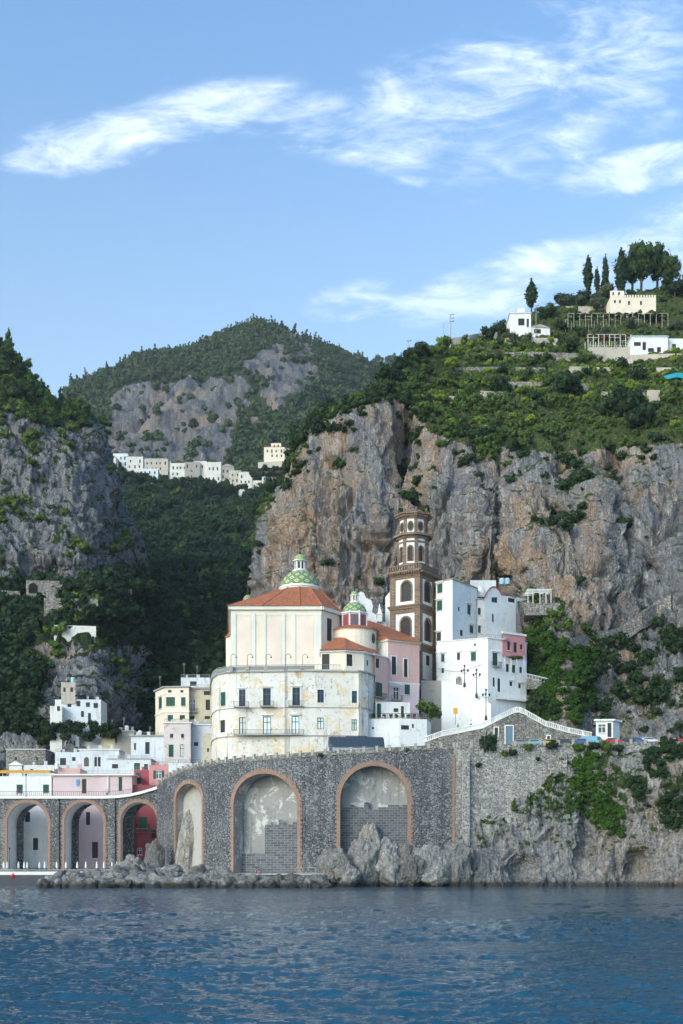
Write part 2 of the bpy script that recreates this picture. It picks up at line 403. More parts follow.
# ================================================================== LAND
class Land: pass
def sstep(x, a, b): t = np.clip((x-a)/(b-a), 0, 1); return t*t*(3-2*t)
def land(name, st, nu, nv, amp, scale, mat, ridged=0.5, zst=0.35, dents=(), vegfn=None, extra=None, kind='structure', fine=0.35, fscale=0.25, block=1.0):
    """lofts a hillside through stations {px: [(row, distance), ...]} from foot to ridge and down the far side, then breaks it up with noise"""
    pxs = np.array(sorted(st)); K = len(st[pxs[0]])
    py = np.array([[k[0] for k in st[p]] for p in pxs], float); dd = np.array([[k[1] for k in st[p]] for p in pxs], float)
    U = np.linspace(pxs[0], pxs[-1], nu)
    pyu = np.array([np.interp(U, pxs, py[:, k]) for k in range(K)]); du = np.array([np.interp(U, pxs, dd[:, k]) for k in range(K)])
    seg = np.abs(np.diff(py.mean(0)))+np.abs(np.diff(dd.mean(0)))*0.25+4; cs = np.concatenate([[0], np.cumsum(seg)])/seg.sum()
    t = np.linspace(0, 1, nv); PY = np.zeros((nv, nu)); DD = np.zeros((nv, nu))
    for j in range(nu): PY[:, j] = np.interp(t, cs, pyu[:, j]); DD[:, j] = np.interp(t, cs, du[:, j])
    for _ in range(6):                       # soften the corners of the loft
        for A in (PY, DD):
            A[1:-1] = (A[:-2]+2*A[1:-1]+A[2:])/4; A[:, 1:-1] = (A[:, :-2]+2*A[:, 1:-1]+A[:, 2:])/4
    PXG = np.tile(U, (nv, 1))
    for (cx, cy, rx, ry, a) in dents: DD += a*np.exp(-((PXG-cx)/rx)**2-((PY-cy)/ry)**2)
    Xg = (PXG-CX)/FPX*DD; Zg = CH+(HY-PY)/FPX*DD
    pos = np.stack([Xg, DD, Zg], -1)
    du_ = np.gradient(pos, axis=1); dv_ = np.gradient(pos, axis=0); nrm = np.cross(du_, dv_); nrm /= np.linalg.norm(nrm, axis=2, keepdims=True)+1e-9
    flat = pos.reshape(-1, 3); q = flat.copy(); q[:, 2] *= zst
    a = amp(PXG, PY, pos).reshape(-1) if callable(amp) else amp
    big = fbm(q/scale+3.1, 5, 0.5); rd = fbm(q/(scale*0.55)+9.7, 5, 0.55, True)
    q2 = flat.copy(); q2[:, 2] *= max(zst, 0.5)
    fn = fbm(q2*fscale+5.5, 4, 0.6, True)
    step = np.abs(fbm(q/(scale*1.6)+31.0, 2))
    w_ = np.stack([fbm(flat/scale*1.3+k*9, 3) for k in (1, 2, 3)], 1)*0.45
    q3 = flat.copy(); q3[:, 2] *= max(zst, .45); e1, v1 = vcell(q3/(scale*0.42)+w_, 3); e2, v2 = vcell(q3/(scale*0.16)+w_*2, 9)
    blk = 0.30*v1*sstep(e1, 0, .22)-0.16*(1-sstep(e1, 0, .12))+0.13*v2*sstep(e2, 0, .25)-0.08*(1-sstep(e2, 0, .14))
    n = (big*(1-ridged)+rd*ridged)+fine*fn+blk*block
    pos = pos+nrm*(a*n).reshape(nv, nu)[..., None]
    if extra is not None: pos = extra(pos, PXG, PY)
    L = Land(); L.pos = pos; L.px = CX+pos[..., 0]/pos[..., 1]*FPX; L.py = HY-(pos[..., 2]-CH)/pos[..., 1]*FPX
    du_ = np.gradient(pos, axis=1); dv_ = np.gradient(pos, axis=0); nn = np.cross(du_, dv_); nn /= np.linalg.norm(nn, axis=2, keepdims=True)+1e-9
    L.nz = nn[..., 2]; L.n = nn; L.rough = n.reshape(nv, nu)
    L.veg = vegfn(L, PXG, PY) if vegfn else np.zeros((nv, nu))
    i, j = np.meshgrid(np.arange(nv-1), np.arange(nu-1), indexing='ij'); b = (i*nu+j).ravel()
    F = np.stack([b, b+1, b+nu+1, b+nu], -1)
    L.ob = np_mesh(name, pos.reshape(-1, 3), F, mat, {'veg': L.veg.reshape(-1)}, smooth=True)
    tag(L.ob, kind=kind); L.nu, L.nv = nu, nv
    return L
def on(L, px, py, rad_=4.0):
    """the nearest point of a hillside that is seen at a pixel"""
    d = (L.px-px)**2+(L.py-py)**2; m = d < rad_*rad_
    if not m.any(): k = np.unravel_index(np.argmin(d), d.shape); return Vector(L.pos[k])
    D = np.where(m, L.pos[..., 1], 1e9); dm = D.min(); sel = m & (L.pos[..., 1] < dm+12)
    k = np.unravel_index(np.argmin(np.where(sel, d, 1e9)), d.shape); return Vector(L.pos[k])

def sstep(x, a, b): t = np.clip((x-a)/(b-a), 0, 1); return t*t*(3-2*t)

rock_R = rockmat('limestone_warm', tan_amt=0.85, tan=(0.46, 0.31, 0.20), vegcol=(0.075, 0.10, 0.03), grey=(0.285, 0.29, 0.31), dark=(0.085, 0.09, 0.105), pale=(0.56, 0.53, 0.50))
rock_L = rockmat('limestone_grey', tan_amt=0.4, streak=False, grey=(0.27, 0.275, 0.30), pale=(0.50, 0.48, 0.47))
rock_S = rockmat('sea_limestone', tan_amt=0.45, sc=1.5, wet=True, grey=(0.36, 0.355, 0.355), pale=(0.62, 0.58, 0.54), dark=(0.10, 0.10, 0.11), tan=(.48,.36,.26), vegcol=(0.04, 0.07, 0.02))
rock_M = rockmat('limestone_far', tan_amt=0.6, sc=0.55, grey=(0.19, 0.195, 0.21), tan=(0.36, 0.27, 0.21), dark=(.05,.055,.065), pale=(.38,.36,.35), vegcol=(0.04, 0.06, 0.025))
soil_V = rockmat('valley_soil', tan_amt=0.2, streak=False, sc=0.6)

# --- right-hand headland: sheer cliff, lip, cultivated slope, ridge
B = [(560, 760), (680, 1000)]
RCS = {
 266: [(800, 640), (650, 660), (575, 680), (560, 690), (552, 700), (580, 800), (680, 1000)],
 272: [(800, 430), (640, 455), (545, 470), (538, 480), (530, 500), (570, 600), (660, 800)],
 277: [(800, 372), (620, 382), (520, 392), (512, 400), (505, 412), (545, 520), (640, 700)],
 288: [(800, 352), (600, 360), (490, 369), (481, 378), (474, 392), (520, 480), (640, 650)],
 297: [(800, 344), (590, 352), (462, 362), (450, 372), (442, 386), (500, 470), (640, 650)],
 312: [(800, 340), (580, 348), (440, 358), (428, 368), (421, 380), (480, 460), (640, 650)],
 338: [(800, 336), (580, 344), (424, 354), (414, 364), (408, 376), (470, 460), (640, 650)],
 375: [(800, 334), (580, 342), (412, 352), (404, 361), (399, 374), (460, 460), (640, 650)],
 395: [(800, 335), (580, 345), (402, 357), (390, 370), (377, 386), (440, 470), (640, 650)],
 412: [(800, 335), (580, 347), (412, 356), (384, 375), (357, 400), (420, 490), (600, 680)],
 430: [(800, 331), (580, 339), (434, 349), (388, 380), (350, 418), (420, 500), (600, 680)],
 470: [(800, 328), (580, 335), (446, 346), (386, 392), (344, 448), (400, 540), (600, 700)],
 510: [(800, 318), (600, 332), (450, 345), (380, 400), (333, 470), (380, 560), (560, 700)],
 530: [(800, 266), (640, 288), (453, 344), (379, 401), (326, 474), (372, 564), (560, 700)],
 560: [(800, 262), (650, 284), (455, 342), (377, 402), (312, 482), (360, 570), (560, 700)],
 600: [(800, 262), (645, 297), (452, 338), (374, 402), (301, 492), (350, 580), (560, 700)],
 640: [(800, 263), (640, 300), (448, 335), (372, 402), (293, 497), (340, 590), (560, 700)],
 683: [(800, 264), (620, 300), (444, 332), (368, 402), (287, 502), (330, 600), (560, 700)],
 760: [(800, 262), (620, 298), (444, 330), (360, 402), (277, 506), (330, 600), (560, 700)],
 900: [(800, 262), (620, 296), (444, 328), (350, 402), (290, 506), (330, 600), (560, 700)]}
def lip_py(px): return np.interp(px, [250, 262, 280, 310, 338, 375, 395, 412, 430, 470, 510, 560, 600, 683, 900], [560, 512, 482, 430, 416, 406, 392, 400, 436, 447, 451, 455, 452, 445, 445])
def vegR(L, px, py):
    v = sstep(lip_py(L.px)-L.py, -6, 8)*0.85
    v = np.maximum(v, sstep(L.nz, 0.30, 0.65)*0.6*(L.py < 720))
    v = np.maximum(v, 0.42*sstep(L.px, 505, 535)*sstep(L.py, 585, 640))
    return v
def ampR(px, py, pos):
    a = 3.5+6.0*sstep(py, 470, 520)*(1-sstep(py, 700, 780))
    return a*(1-0.45*sstep(px, 500, 620)*sstep(py, 600, 700))
dR = [(524, 578, 11, 17, 17), (655, 570, 13, 15, 16), (640, 590, 10, 8, 8), (498, 480, 9, 16, 6), (610, 470, 12, 18, 7), (405, 455, 14, 50, 12), (560, 500, 10, 70, 7), (340, 470, 20, 16, 5), (618, 500, 14, 30, 6), (470, 520, 9, 60, -5), (300, 520, 12, 80, -5), (590, 540, 10, 60, -5)]
RCD = 0
RC = land('right_cliff', RCS, 900, 560, ampR, 34.0, rock_R, ridged=0.6, zst=0.4, dents=dR, vegfn=vegR, fine=0.42, fscale=0.22)

# --- left-hand cliff
def st_left(r, lip, d=0): return [(780, 330+d), (690, 372+d), (600, 415+d), (lip, 462+d), (r, 510+d), (r+60, 640+d), (r+220, 820+d)]
LCS = {-320: st_left(270, 370), -120: st_left(300, 400), -40: st_left(322, 405), 0: st_left(350, 415), 14: st_left(366, 420), 34: st_left(398, 428), 60: st_left(414, 436), 84: st_left(422, 440),
 94: st_left(436, 450, 4), 104: st_left(468, 480, 10), 114: st_left(504, 514, 18), 128: st_left(536, 546, 30), 139: st_left(568, 578, 48),
 146: [(780, 375), (700, 420), (645, 470), (620, 500), (606, 540), (660, 680), (780, 860)], 175: [(790, 420), (730, 480), (700, 540), (680, 600), (670, 640), (720, 780), (820, 900)]}
def vegL(L, px, py):
    v = sstep(L.nz, 0.42, 0.75)*0.7
    v = np.maximum(v, 0.8*sstep(L.py, 565, 590)*(1-sstep(L.py, 640, 655)))
    v = np.maximum(v, 0.8*sstep(np.interp(L.px, [-100, 0, 40, 100, 112], [388, 412, 420, 426, 430])-L.py, -4, 8))
    return np.maximum(v, 0.45)
LC = land('left_cliff', LCS, 620, 520, 7.5, 34.0, rock_L, ridged=0.6, zst=0.7, vegfn=vegL, fine=0.30, fscale=0.2,
          dents=[(95, 690, 40, 30, -14), (20, 600, 60, 10, 6), (60, 575, 60, 14, 8), (112, 520, 8, 50, 9)])

# --- wooded valley behind the town, up to the hamlet's spur
def st_val(r, dr=1130): return [(872, 296), (852, 335), (742, 385), (665, 480), (590, 660), (525, 900), (r, dr), (r+8, dr+60), (r+60, dr+260)]
VSS = {-400: st_val(500), 60: st_val(462), 100: st_val(468), 140: st_val(480), 180: st_val(484), 220: st_val(487), 250: st_val(494, 1110), 276: st_val(488, 1080), 290: st_val(458, 1060), 315: st_val(450, 1060), 360: st_val(440, 1080), 460: st_val(440)}
VS = land('valley_slope', VSS, 420, 420, lambda a, b, p: np.clip((p[..., 1]-330)/25, 0, 14), 70.0, soil_V, ridged=0.3, zst=0.8, vegfn=lambda L, a, b: np.full(L.nz.shape, 0.85), fine=0.15, fscale=0.05)

# --- mountain in the middle distance and a farther ridge
def st_mm(r, d=1750): return [(560, 1200), (470, 1340), (max(r+12, r+(470-r)*0.5), 1480), (r, d), (r+40, d+350), (r+160, d+700)]
MMS = {-300: st_mm(420), 40: st_mm(408), 62: st_mm(402), 80: st_mm(389), 100: st_mm(381), 122: st_mm(375), 150: st_mm(359), 180: st_mm(350), 180: st_mm(356), 200: st_mm(350), 218: st_mm(339), 238: st_mm(331), 262: st_mm(328),
 290: st_mm(332), 312: st_mm(342), 335: st_mm(357), 355: st_mm(372), 372: st_mm(385), 395: st_mm(402), 460: st_mm(450), 600: st_mm(480)}
def rockmask_M(px, py):
    n = fbm(np.stack([px.ravel()/26, py.ravel()/16, np.full(px.size, 4.2)], -1), 4).reshape(px.shape)
    wx = fbm(np.stack([px.ravel()/45, py.ravel()/30, np.full(px.size, 9.2)], -1), 4).reshape(px.shape)*38; wy = fbm(np.stack([px.ravel()/35, py.ravel()/45, np.full(px.size, 2.2)], -1), 4).reshape(px.shape)*34
    px = px+wx; py = py+wy+(px-150)*0.12
    m = sstep(px, 80, 118)*(1-sstep(px, 222, 262))*sstep(py, 364, 396)*(1-sstep(py, 462, 476))
    m2 = 0.72*sstep(px, 236, 256)*(1-sstep(px, 318, 345))*sstep(py, 350, 362)*(1-sstep(py, 400, 436))
    m3 = sstep(px, 60, 78)*(1-sstep(px, 108, 120))*sstep(py, 398, 404)*(1-sstep(py, 440, 452))*0.5
    return np.maximum(np.maximum(m, m2), m3)+n*0.75
def vegM(L, px, py): return np.clip(1.0-sstep(rockmask_M(L.px, L.py), 0.3, 0.75)*1.0, 0, 1)*0.9
MM = land('mountain', MMS, 620, 360, lambda a, b, p: 30-21*(1-sstep(b, 345, 385)), 170.0, rock_M, ridged=0.6, zst=0.75, vegfn=vegM, fine=0.22, fscale=0.035)
FR = land('far_mountain', {150: [(520, 2500), (420, 2700), (385, 2900), (420, 3300)], 330: [(520, 2500), (400, 2700), (366, 2900), (420, 3300)], 370: [(520, 2500), (390, 2700), (363, 2900), (420, 3300)], 420: [(520, 2500), (400, 2700), (366, 2900), (420, 3300)], 620: [(520, 2500), (430, 2700), (400, 2900), (440, 3300)]},
          160, 80, 20.0, 200.0, rock_M, vegfn=lambda L, a, b: np.full(L.nz.shape, 0.95))

# --- natural rock under the coast road
SCS = {418: [(842, 249), (856, 245), (868, 241), (880, 238), (898, 235)], 436: [(836, 248), (852, 243.5), (866, 240), (880, 237), (898, 234)],
 452: [(812, 247), (838, 242.5), (862, 239), (880, 236), (898, 233)], 480: [(790, 247), (822, 242.5), (852, 239), (880, 236), (898, 233)],
 520: [(766, 247), (796, 242.8), (848, 239), (880, 236), (898, 233)], 560: [(752, 247), (772, 242.3), (842, 239), (880, 236), (898, 233)],
 600: [(747, 247), (760, 242.2), (836, 238.5), (880, 235), (898, 232)], 640: [(744, 247), (754, 242), (832, 237), (880, 233), (898, 230)],
 700: [(742, 247), (750, 241.5), (828, 235), (880, 230), (898, 227)], 1000: [(745, 247), (760, 241), (828, 233), (880, 226), (898, 223)]}
SEA = land('sea_cliff', SCS, 760, 360, lambda a, b, p: 3.1*(1-np.exp(-(b-740)/30.0)), 13.0, rock_S, ridged=0.65, zst=0.6, fine=0.35, fscale=0.5,
           vegfn=lambda L, a, b: 0.30+0.25*(1-sstep(L.py, 800, 850)), dents=[(522, 872, 9, 12, 5), (637, 868, 14, 18, 5), (585, 840, 6, 40, 2.5), (470, 850, 5, 30, 2.5)])

# ------------------------------------------------------------------ the sea
def build_sea():
    m, T, b, o = newmat('sea_water'); p = worldpos(T)
    n0 = T.noise(T.mapping(p, scale=(0.5, 1, 1)), 0.02, 3)
    T.l.new(T.mix(n0, (0.003, 0.048, 0.088), (0.010, 0.085, 0.14)), b.inputs['Base Color'])
    b.inputs['Roughness'].default_value = 0.06; b.inputs['IOR'].default_value = 1.33
    h = T.math('ADD', T.noise(T.mapping(p, scale=(0.5, 1, 1)), 2.6, 4, 0.6), T.math('MULTIPLY', T.noise(T.mapping(p, scale=(0.5, 1, 1)), 7.5, 3, 0.6), 0.3))
    bump(T, b, h, 0.8, 0.16)
    rows = []; pyv = np.concatenate([np.linspace(HY+15.0, HY+30, 70), np.linspace(HY+30.3, 1140, 560)])
    D = (CH/((pyv-HY)/FPX)); U = np.linspace(-120, 800, 760)
    DD, PX = np.meshgrid(D, U, indexing='ij'); Xg = (PX-CX)/FPX*DD
    rs = np.random.RandomState(5); Zg = np.zeros_like(Xg)
    patch = fbm(np.stack([Xg.ravel()/22, DD.ravel()/14, np.zeros(Xg.size)], -1), 3).reshape(Xg.shape)
    for k in range(70):
        lam = 0.28*(3.2/0.28)**rs.rand(); ang = rad(262)+rs.randn()*0.6; kx, ky = math.cos(ang)*2*math.pi/lam, math.sin(ang)*2*math.pi/lam
        res = np.clip(lam/(DD*0.0016+0.08)-1.2, 0, 1)*np.clip(lam/(DD*DD/FPX/CH*0.35*abs(math.sin(ang))+.02)-1.0, 0, 1)
        ph = kx*Xg+ky*DD+rs.rand()*6.28+1.3*patch
        Zg += 0.0088*lam**0.8*res*(np.sin(ph)+0.25*np.sin(2*ph+1.57))*(0.75+0.9*patch)
    pos = np.stack([Xg, DD, Zg], -1); nv, nu = Xg.shape
    i, j = np.meshgrid(np.arange(nv-1), np.arange(nu-1), indexing='ij'); q = (i*nu+j).ravel()
    F = np.stack([q, q+nu, q+nu+1, q+1], -1)[:, ::-1]
    V = pos.reshape(-1, 3); n = len(V)
    # calm far and side sheets of the same water, a hand's breadth lower, out to the edge of the bay
    V2 = np.array([(-2950, -1350, -0.25), (2950, -1350, -0.25), (2950, 330, -0.25), (-2950, 330, -0.25)], float)
    V = np.concatenate([V, V2]); F = np.concatenate([F, [[n, n+1, n+2, n+3]]])
    tag(np_mesh('sea', V, F, m, smooth=True), kind='structure')
build_sea()

# ------------------------------------------------------------------ foliage
def cubesphere(k=3):
    vs = {}; V = []; F = []
    def vid(p):
        key = tuple(round(c, 5) for c in p)
        if key not in vs: vs[key] = len(V); V.append(np.array(p)/np.linalg.norm(p))
        return vs[key]
    for ax in range(3):
        for sgn in (-1, 1):
            for i in range(k):
                for j in range(k):
                    c = []
                    for a, b_ in ((i, j), (i+1, j), (i+1, j+1), (i, j+1)):
                        p = [0, 0, 0]; p[ax] = sgn; p[(ax+1) % 3] = -1+2*a/k; p[(ax+2) % 3] = -1+2*b_/k; c.append(vid(p))
                    F.append(c if sgn > 0 else c[::-1])
    return np.array(V), np.array(F)
CS3 = cubesphere(3); CS2 = cubesphere(2)
def crown(seed, lobes, n, leaf, core=0.72, cs=CS2, flat=0.0):
    """a crown: many leaf-clump faces over and inside irregular lobes [(centre, radii)], a rough core keeps it dense"""
    rs = np.random.RandomState(seed); Vs = []; Fs = []; Ts = []; off = 0
    vol = np.array([np.prod(r)**0.667 for c, r in lobes]); pr = vol/vol.sum()
    for (c, r), p in zip(lobes, pr):
        c = np.array(c); r = np.array(r)
        if core > 0:
            v = cs[0]*r*core*(0.8+0.4*rs.rand(len(cs[0]), 1))+c; Vs.append(v); Fs.append(cs[1]+off); Ts.append(np.full(len(v), rs.rand()*0.3)); off += len(v)
        k = max(4, int(n*p))
        d = rs.randn(k, 3); d /= np.linalg.norm(d, axis=1, keepdims=True)
        rr = 0.62+0.40*rs.rand(k, 1)+0.28*rs.rand(k, 1)**4
        ctr = c+d*r*rr
        nr = d+rs.randn(k, 3)*0.55; nr /= np.linalg.norm(nr, axis=1, keepdims=True)
        a = np.cross(nr, rs.randn(k, 3)); a /= np.linalg.norm(a, axis=1, keepdims=True)+1e-9; b = np.cross(nr, a)
        if flat: b = b*(1-flat); 
        s = leaf*(0.55+0.9*rs.rand(k, 1)); s2 = s*(0.5+0.6*rs.rand(k, 1))
        q = np.stack([ctr-a*s-b*s2*0.3, ctr+b*s2*-1.0+a*s*0.1, ctr+a*s-b*s2*0.1, ctr+b*s2+a*s*0.15], 1).reshape(-1, 3)
        Vs.append(q); Fs.append(np.arange(k*4).reshape(k, 4)+off); off += k*4
        Ts.append(np.repeat(rs.rand(k)*0.45, 4))
    return np.concatenate(Vs), np.concatenate(Fs), np.concatenate(Ts)
def lobes_round(seed, n=6, w=1.0, h=0.9, zc=0.75):
    rs = np.random.RandomState(seed); L = [((0, 0, zc), (w*0.7, w*0.7, h*0.65))]
    for i in range(n):
        a = rs.rand()*6.28; r = w*(0.35+0.35*rs.rand()); s = 0.3+0.28*rs.rand()
        L.append(((r*math.cos(a), r*math.sin(a), zc+h*(rs.rand()-0.45)*0.9), (s*w, s*w, s*h*0.9)))
    return L
def lobes_pine(seed, n=7):
    rs = np.random.RandomState(seed); L = []
    for i in range(n):
        t = i/(n-1); r = (1-t)*0.62+0.12; a = rs.rand()*6.28; o = r*0.4*rs.rand()
        L.append(((o*math.cos(a), o*math.sin(a), 0.45+t*2.0), (r*(0.8+.4*rs.rand()), r*(0.8+.4*rs.rand()), 0.26+0.1*rs.rand())))
    return L
TPL = {
 'far': [crown(100+i, lobes_round(i, 3, 1, 1.0, 0.8), 46, 0.30, 0.78) for i in range(6)],
 'farpine': [crown(120+i, lobes_pine(i, 4), 44, 0.26, 0.8) for i in range(4)],
 'mid': [crown(140+i, lobes_round(20+i, 5, 1, 0.95, 0.8), 200, 0.16, 0.70) for i in range(6)],
 'near': [crown(160+i, lobes_round(40+i, 7, 1, 0.85, 0.7), 480, 0.105, 0.68) for i in range(7)],
 'pine': [crown(180+i, lobes_pine(10+i, 8), 420, 0.13, 0.7, flat=0.3) for i in range(4)],
 'tuft': [crown(200+i, [((0, 0, 0.25), (0.6, 0.6, 0.35)), ((0.4, 0.1, 0.2), (0.35, 0.35, 0.3))], 60, 0.22, 0.7) for i in range(4)],
}
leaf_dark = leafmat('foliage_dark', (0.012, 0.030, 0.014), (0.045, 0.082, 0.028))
leaf_mid = leafmat('foliage_mid', (0.036, 0.075, 0.02), (0.15, 0.22, 0.05))
leaf_lite = leafmat('foliage_bright', (0.11, 0.18, 0.02), (0.30, 0.38, 0.05))
leaf_olive = leafmat('foliage_olive', (0.055, 0.075, 0.045), (0.11, 0.135, 0.075))
leaf_dry = leafmat('foliage_dry', (0.14, 0.12, 0.06), (0.30, 0.24, 0.12))
leaf_pine = leafmat('foliage_pine', (0.018, 0.045, 0.012), (0.07, 0.12, 0.03))
leaf_far = leafmat('foliage_far', (0.020, 0.042, 0.014), (0.062, 0.095, 0.026), transl=0)
leaf_ivy = leafmat('foliage_ivy', (0.02, 0.06, 0.008), (0.075, 0.15, 0.02))

def scatter(name, spots, kind, mat, label, cat='vegetation', seed=0, tilt=0.12):
    """one mass of uncountable plants: spots = [(x, y, z, size_xy, size_z)]"""
    if not len(spots): return None
    rs = np.random.RandomState(seed); spots = np.asarray(spots, float); T = TPL[kind]; pick = rs.randint(0, len(T), len(spots))
    Vs, Fs, Ts = [], [], []; off = 0
    for t, (V, F, tn) in enumerate(T):
        s = spots[pick == t]; k = len(s)
        if not k: continue
        a = rs.rand(k)*6.283; ca, sa = np.cos(a)[:, None], np.sin(a)[:, None]
        x = (V[None, :, 0]*ca-V[None, :, 1]*sa)*s[:, 3:4]; y = (V[None, :, 0]*sa+V[None, :, 1]*ca)*s[:, 3:4]; z = V[None, :, 2]*s[:, 4:5]
        x = x+z*(rs.randn(k, 1)*tilt); y = y+z*(rs.randn(k, 1)*tilt)
        p = np.stack([x+s[:, 0:1], y+s[:, 1:2], z+s[:, 2:3]-0.12*s[:, 4:5][:, :, ]], -1)
        Vs.append(p.reshape(-1, 3)); Fs.append((F[None]+np.arange(k)[:, None, None]*len(V)+off).reshape(-1, 4)); off += k*len(V)
        Ts.append((tn[None]+rs.rand(k, 1)*0.55).ravel())
    o = np_mesh(name, np.concatenate(Vs), np.concatenate(Fs), mat, {'tint': np.concatenate(Ts)})
    return tag(o, label, cat, kind='stuff')
def spots_on(L, n, maskf, smin, smax, seed=0, hz=1.0, pw=1.6):
    """random places on a hillside where maskf(px, py, nz, rough) allows a plant"""
    rs = np.random.RandomState(seed); out = []
    i = rs.randint(0, L.nv, n*60); j = rs.randint(0, L.nu, n*60)
    pr = maskf(L.px[i, j], L.py[i, j], L.nz[i, j], L.rough[i, j]); ok = rs.rand(len(i)) < pr
    i, j = i[ok][:n], j[ok][:n]; p = L.pos[i, j]+rs.randn(len(i), 3)*0.3
    s = smin+(smax-smin)*rs.rand(len(i))**pw
    return np.column_stack([p, s, s*hz*(0.8+0.4*rs.rand(len(i)))])
def crown_mesh(name, kind, i, mat):
    V, F, tn = TPL[kind][i]; o = np_mesh(name, V, F, mat, {'tint': tn}); me = o.data; bpy.data.objects.remove(o); return me
# ================================================================== VEGETATION
def nz2(px, py, s, seed=0.0, oct=4):
    return fbm(np.stack([np.ravel(px)/s, np.ravel(py)/s, np.full(np.size(px), 7.7+seed)], -1), oct).reshape(np.shape(px))
# far forest on the mountain, thinning over its rock face
def m_mm(px, py, nz, r):
    return np.clip(1.0-sstep(rockmask_M(px, py), 0.22, 0.6)*0.93, 0.03, 1)*((px > 40) & (px < 420) & (py < 515))
tr = spots_on(MM, 11000, m_mm, 3.5, 7.5, 1, 1.0)
scatter('mountain_woods', tr, 'far', leaf_far, 'green woods covering the middle mountain around its pale rock face', 'woods', 2)
tp = spots_on(MM, 900, lambda px, py, nz, r: ((py < np.interp(px, [80, 150, 262, 340, 372], [400, 375, 350, 372, 392])) & (px > 70) & (px < 385)).astype(float), 4.2, 6.8, 3, 0.9)
scatter('ridge_pines', tp, 'farpine', leaf_far, 'pine woods along the crest of the middle mountain', 'woods', 4)
scatter('far_woods', spots_on(FR, 900, lambda px, py, nz, r: 1.0*(py < 400), 10, 16, 5), 'far', leaf_far, 'dark woods on the farthest ridge, seen between mountain and headland', 'woods', 6)
# valley
def m_val(px, py, nz, r):
    town = (py > 690) & (px > 40)
    return ((px > 60) & (px < 330) & (py > 470)) * np.where(town, 0.35, 1.0)*np.where((py < 500) & (nz2(px, py, 14) > .1), .5, 1)
sp = spots_on(VS, 4500, m_val, 3.4, 7.5, 11); sp = sp[~((sp[:, 1] < 372) & (sp[:, 0] > -95))]
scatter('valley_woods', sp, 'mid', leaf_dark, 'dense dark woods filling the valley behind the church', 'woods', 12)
sp = spots_on(VS, 500, lambda px, py, nz, r: ((px > 90) & (px < 330) & (py > 470) & (py < 690))*sstep(nz2(px, py, 30, 3), 0.0, 0.4), 3, 5.5, 13)
scatter('valley_scrub', sp, 'mid', leaf_mid, 'lighter green scrub scattered through the dark valley woods', 'scrub', 14)
# left cliff
def m_lc_low(px, py, nz, r):
    band = sstep(py+nz2(px,py,14,4)*30, 572, 600)*(1-sstep(py, 632, 650))*np.where((px > 15) & (px < 105), .35, 1); right = sstep(px, 92, 112)*sstep(py, 575, 600)*np.where(py > 645, sstep(px, 140, 156), 1)
    ll = (1-sstep(px, 18, 40))*sstep(py, 592, 620); lo = sstep(py, 716, 728)*(px < 60)
    return np.clip(band*0.9+right+ll+lo, 0, 1)*((px > -60) & (px < 230) & (py < 790))
sp = spots_on(LC, 2300, m_lc_low, 1.6, 5.2, 21); sp = sp[sp[:, 1] > 345]
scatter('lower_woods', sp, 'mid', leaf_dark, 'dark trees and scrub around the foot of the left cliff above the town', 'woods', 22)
scatter('hill_terraces', spots_on(LC, 420, lambda px, py, nz, r: ((px > 30) & (px < 112) & (py > 584) & (py < 634))*(np.sin(py*.55) > 0.0)*1.0, .6, 1.5, 121), 'mid', leaf_lite, 'bright green vines on the small terraces of the left hillside', 'vines', 122)
def m_lc_rock(px, py, nz, r):
    n = nz2(px, py, 17, 5); return ((px > -60) & (px < 165) & (py > 400) & (py < 700))*(sstep(n+nz*0.5, 0.28, 0.6)*0.8+0.02)
scatter('cliff_scrub', spots_on(LC, 700, m_lc_rock, 0.8, 3.4, 23), 'mid', leaf_mid, 'low bushes clinging to the ledges of the left cliff', 'scrub', 24)
def m_lc_top(px, py, nz, r):
    lip = np.interp(px, [-100, 0, 40, 100, 112, 130], [390, 418, 424, 430, 452, 480]); return (py < lip+nz2(px, py, 12)*14)*1.0*(px > -60)
scatter('clifftop_scrub', spots_on(LC, 900, m_lc_top, 1.0, 3.0, 25), 'mid', leaf_mid, 'bushes and small trees along the top of the left cliff', 'scrub', 26)

# right headland: 280 of the larger shrubs and trees as things, the rest as undergrowth
def lipn(px, py): return lip_py(px)+nz2(px, py, 18, 9)*44
def m_bare(px, py): return 1-0.8*sstep(nz2(px, py*1.8, 22, 33, 3), 0.10, 0.28)
def m_rc_top(px, py, nz, r):
    top = (py < lipn(px, py))*np.where((px > 296) & (px < 372), 0.12, 1.0)*m_bare(px, py); return top*(px > 262)*(px < 720)*np.where(px < 395, 1.0, np.where(py > 372, 1.0, 0.55))
sp = spots_on(RC, 3000, m_rc_top, 0.6, 1.9, 31); q_ = (CX+sp[:, 0]/sp[:, 1]*FPX) < 330; sp[q_, 3:] *= .75
scatter('headland_undergrowth', sp, 'mid', leaf_mid, 'low green undergrowth carpeting the slope above the right cliff', 'undergrowth', 32)
scatter('headland_grass', spots_on(RC, 1300, lambda px, py, nz, r: (py < 425)*(px > 420)*(px < 700)*sstep(nz2(px, py, 12, 2), -0.1, .3), 0.5, 1.3, 33), 'tuft', leaf_dry, 'dry yellow grass and weeds between the terraces on the headland', 'grass', 34)
scatter('vine_rows', spots_on(RC, 1100, lambda px, py, nz, r: ((py > 342) & (py < 402) & (px > 440) & (px < 700))*(np.sin(py*0.62+px*0.03) > 0.1)*1.0, 0.6, 1.4, 35), 'mid', leaf_lite, 'bright green vines and crops in rows on the headland terraces', 'vines', 36)
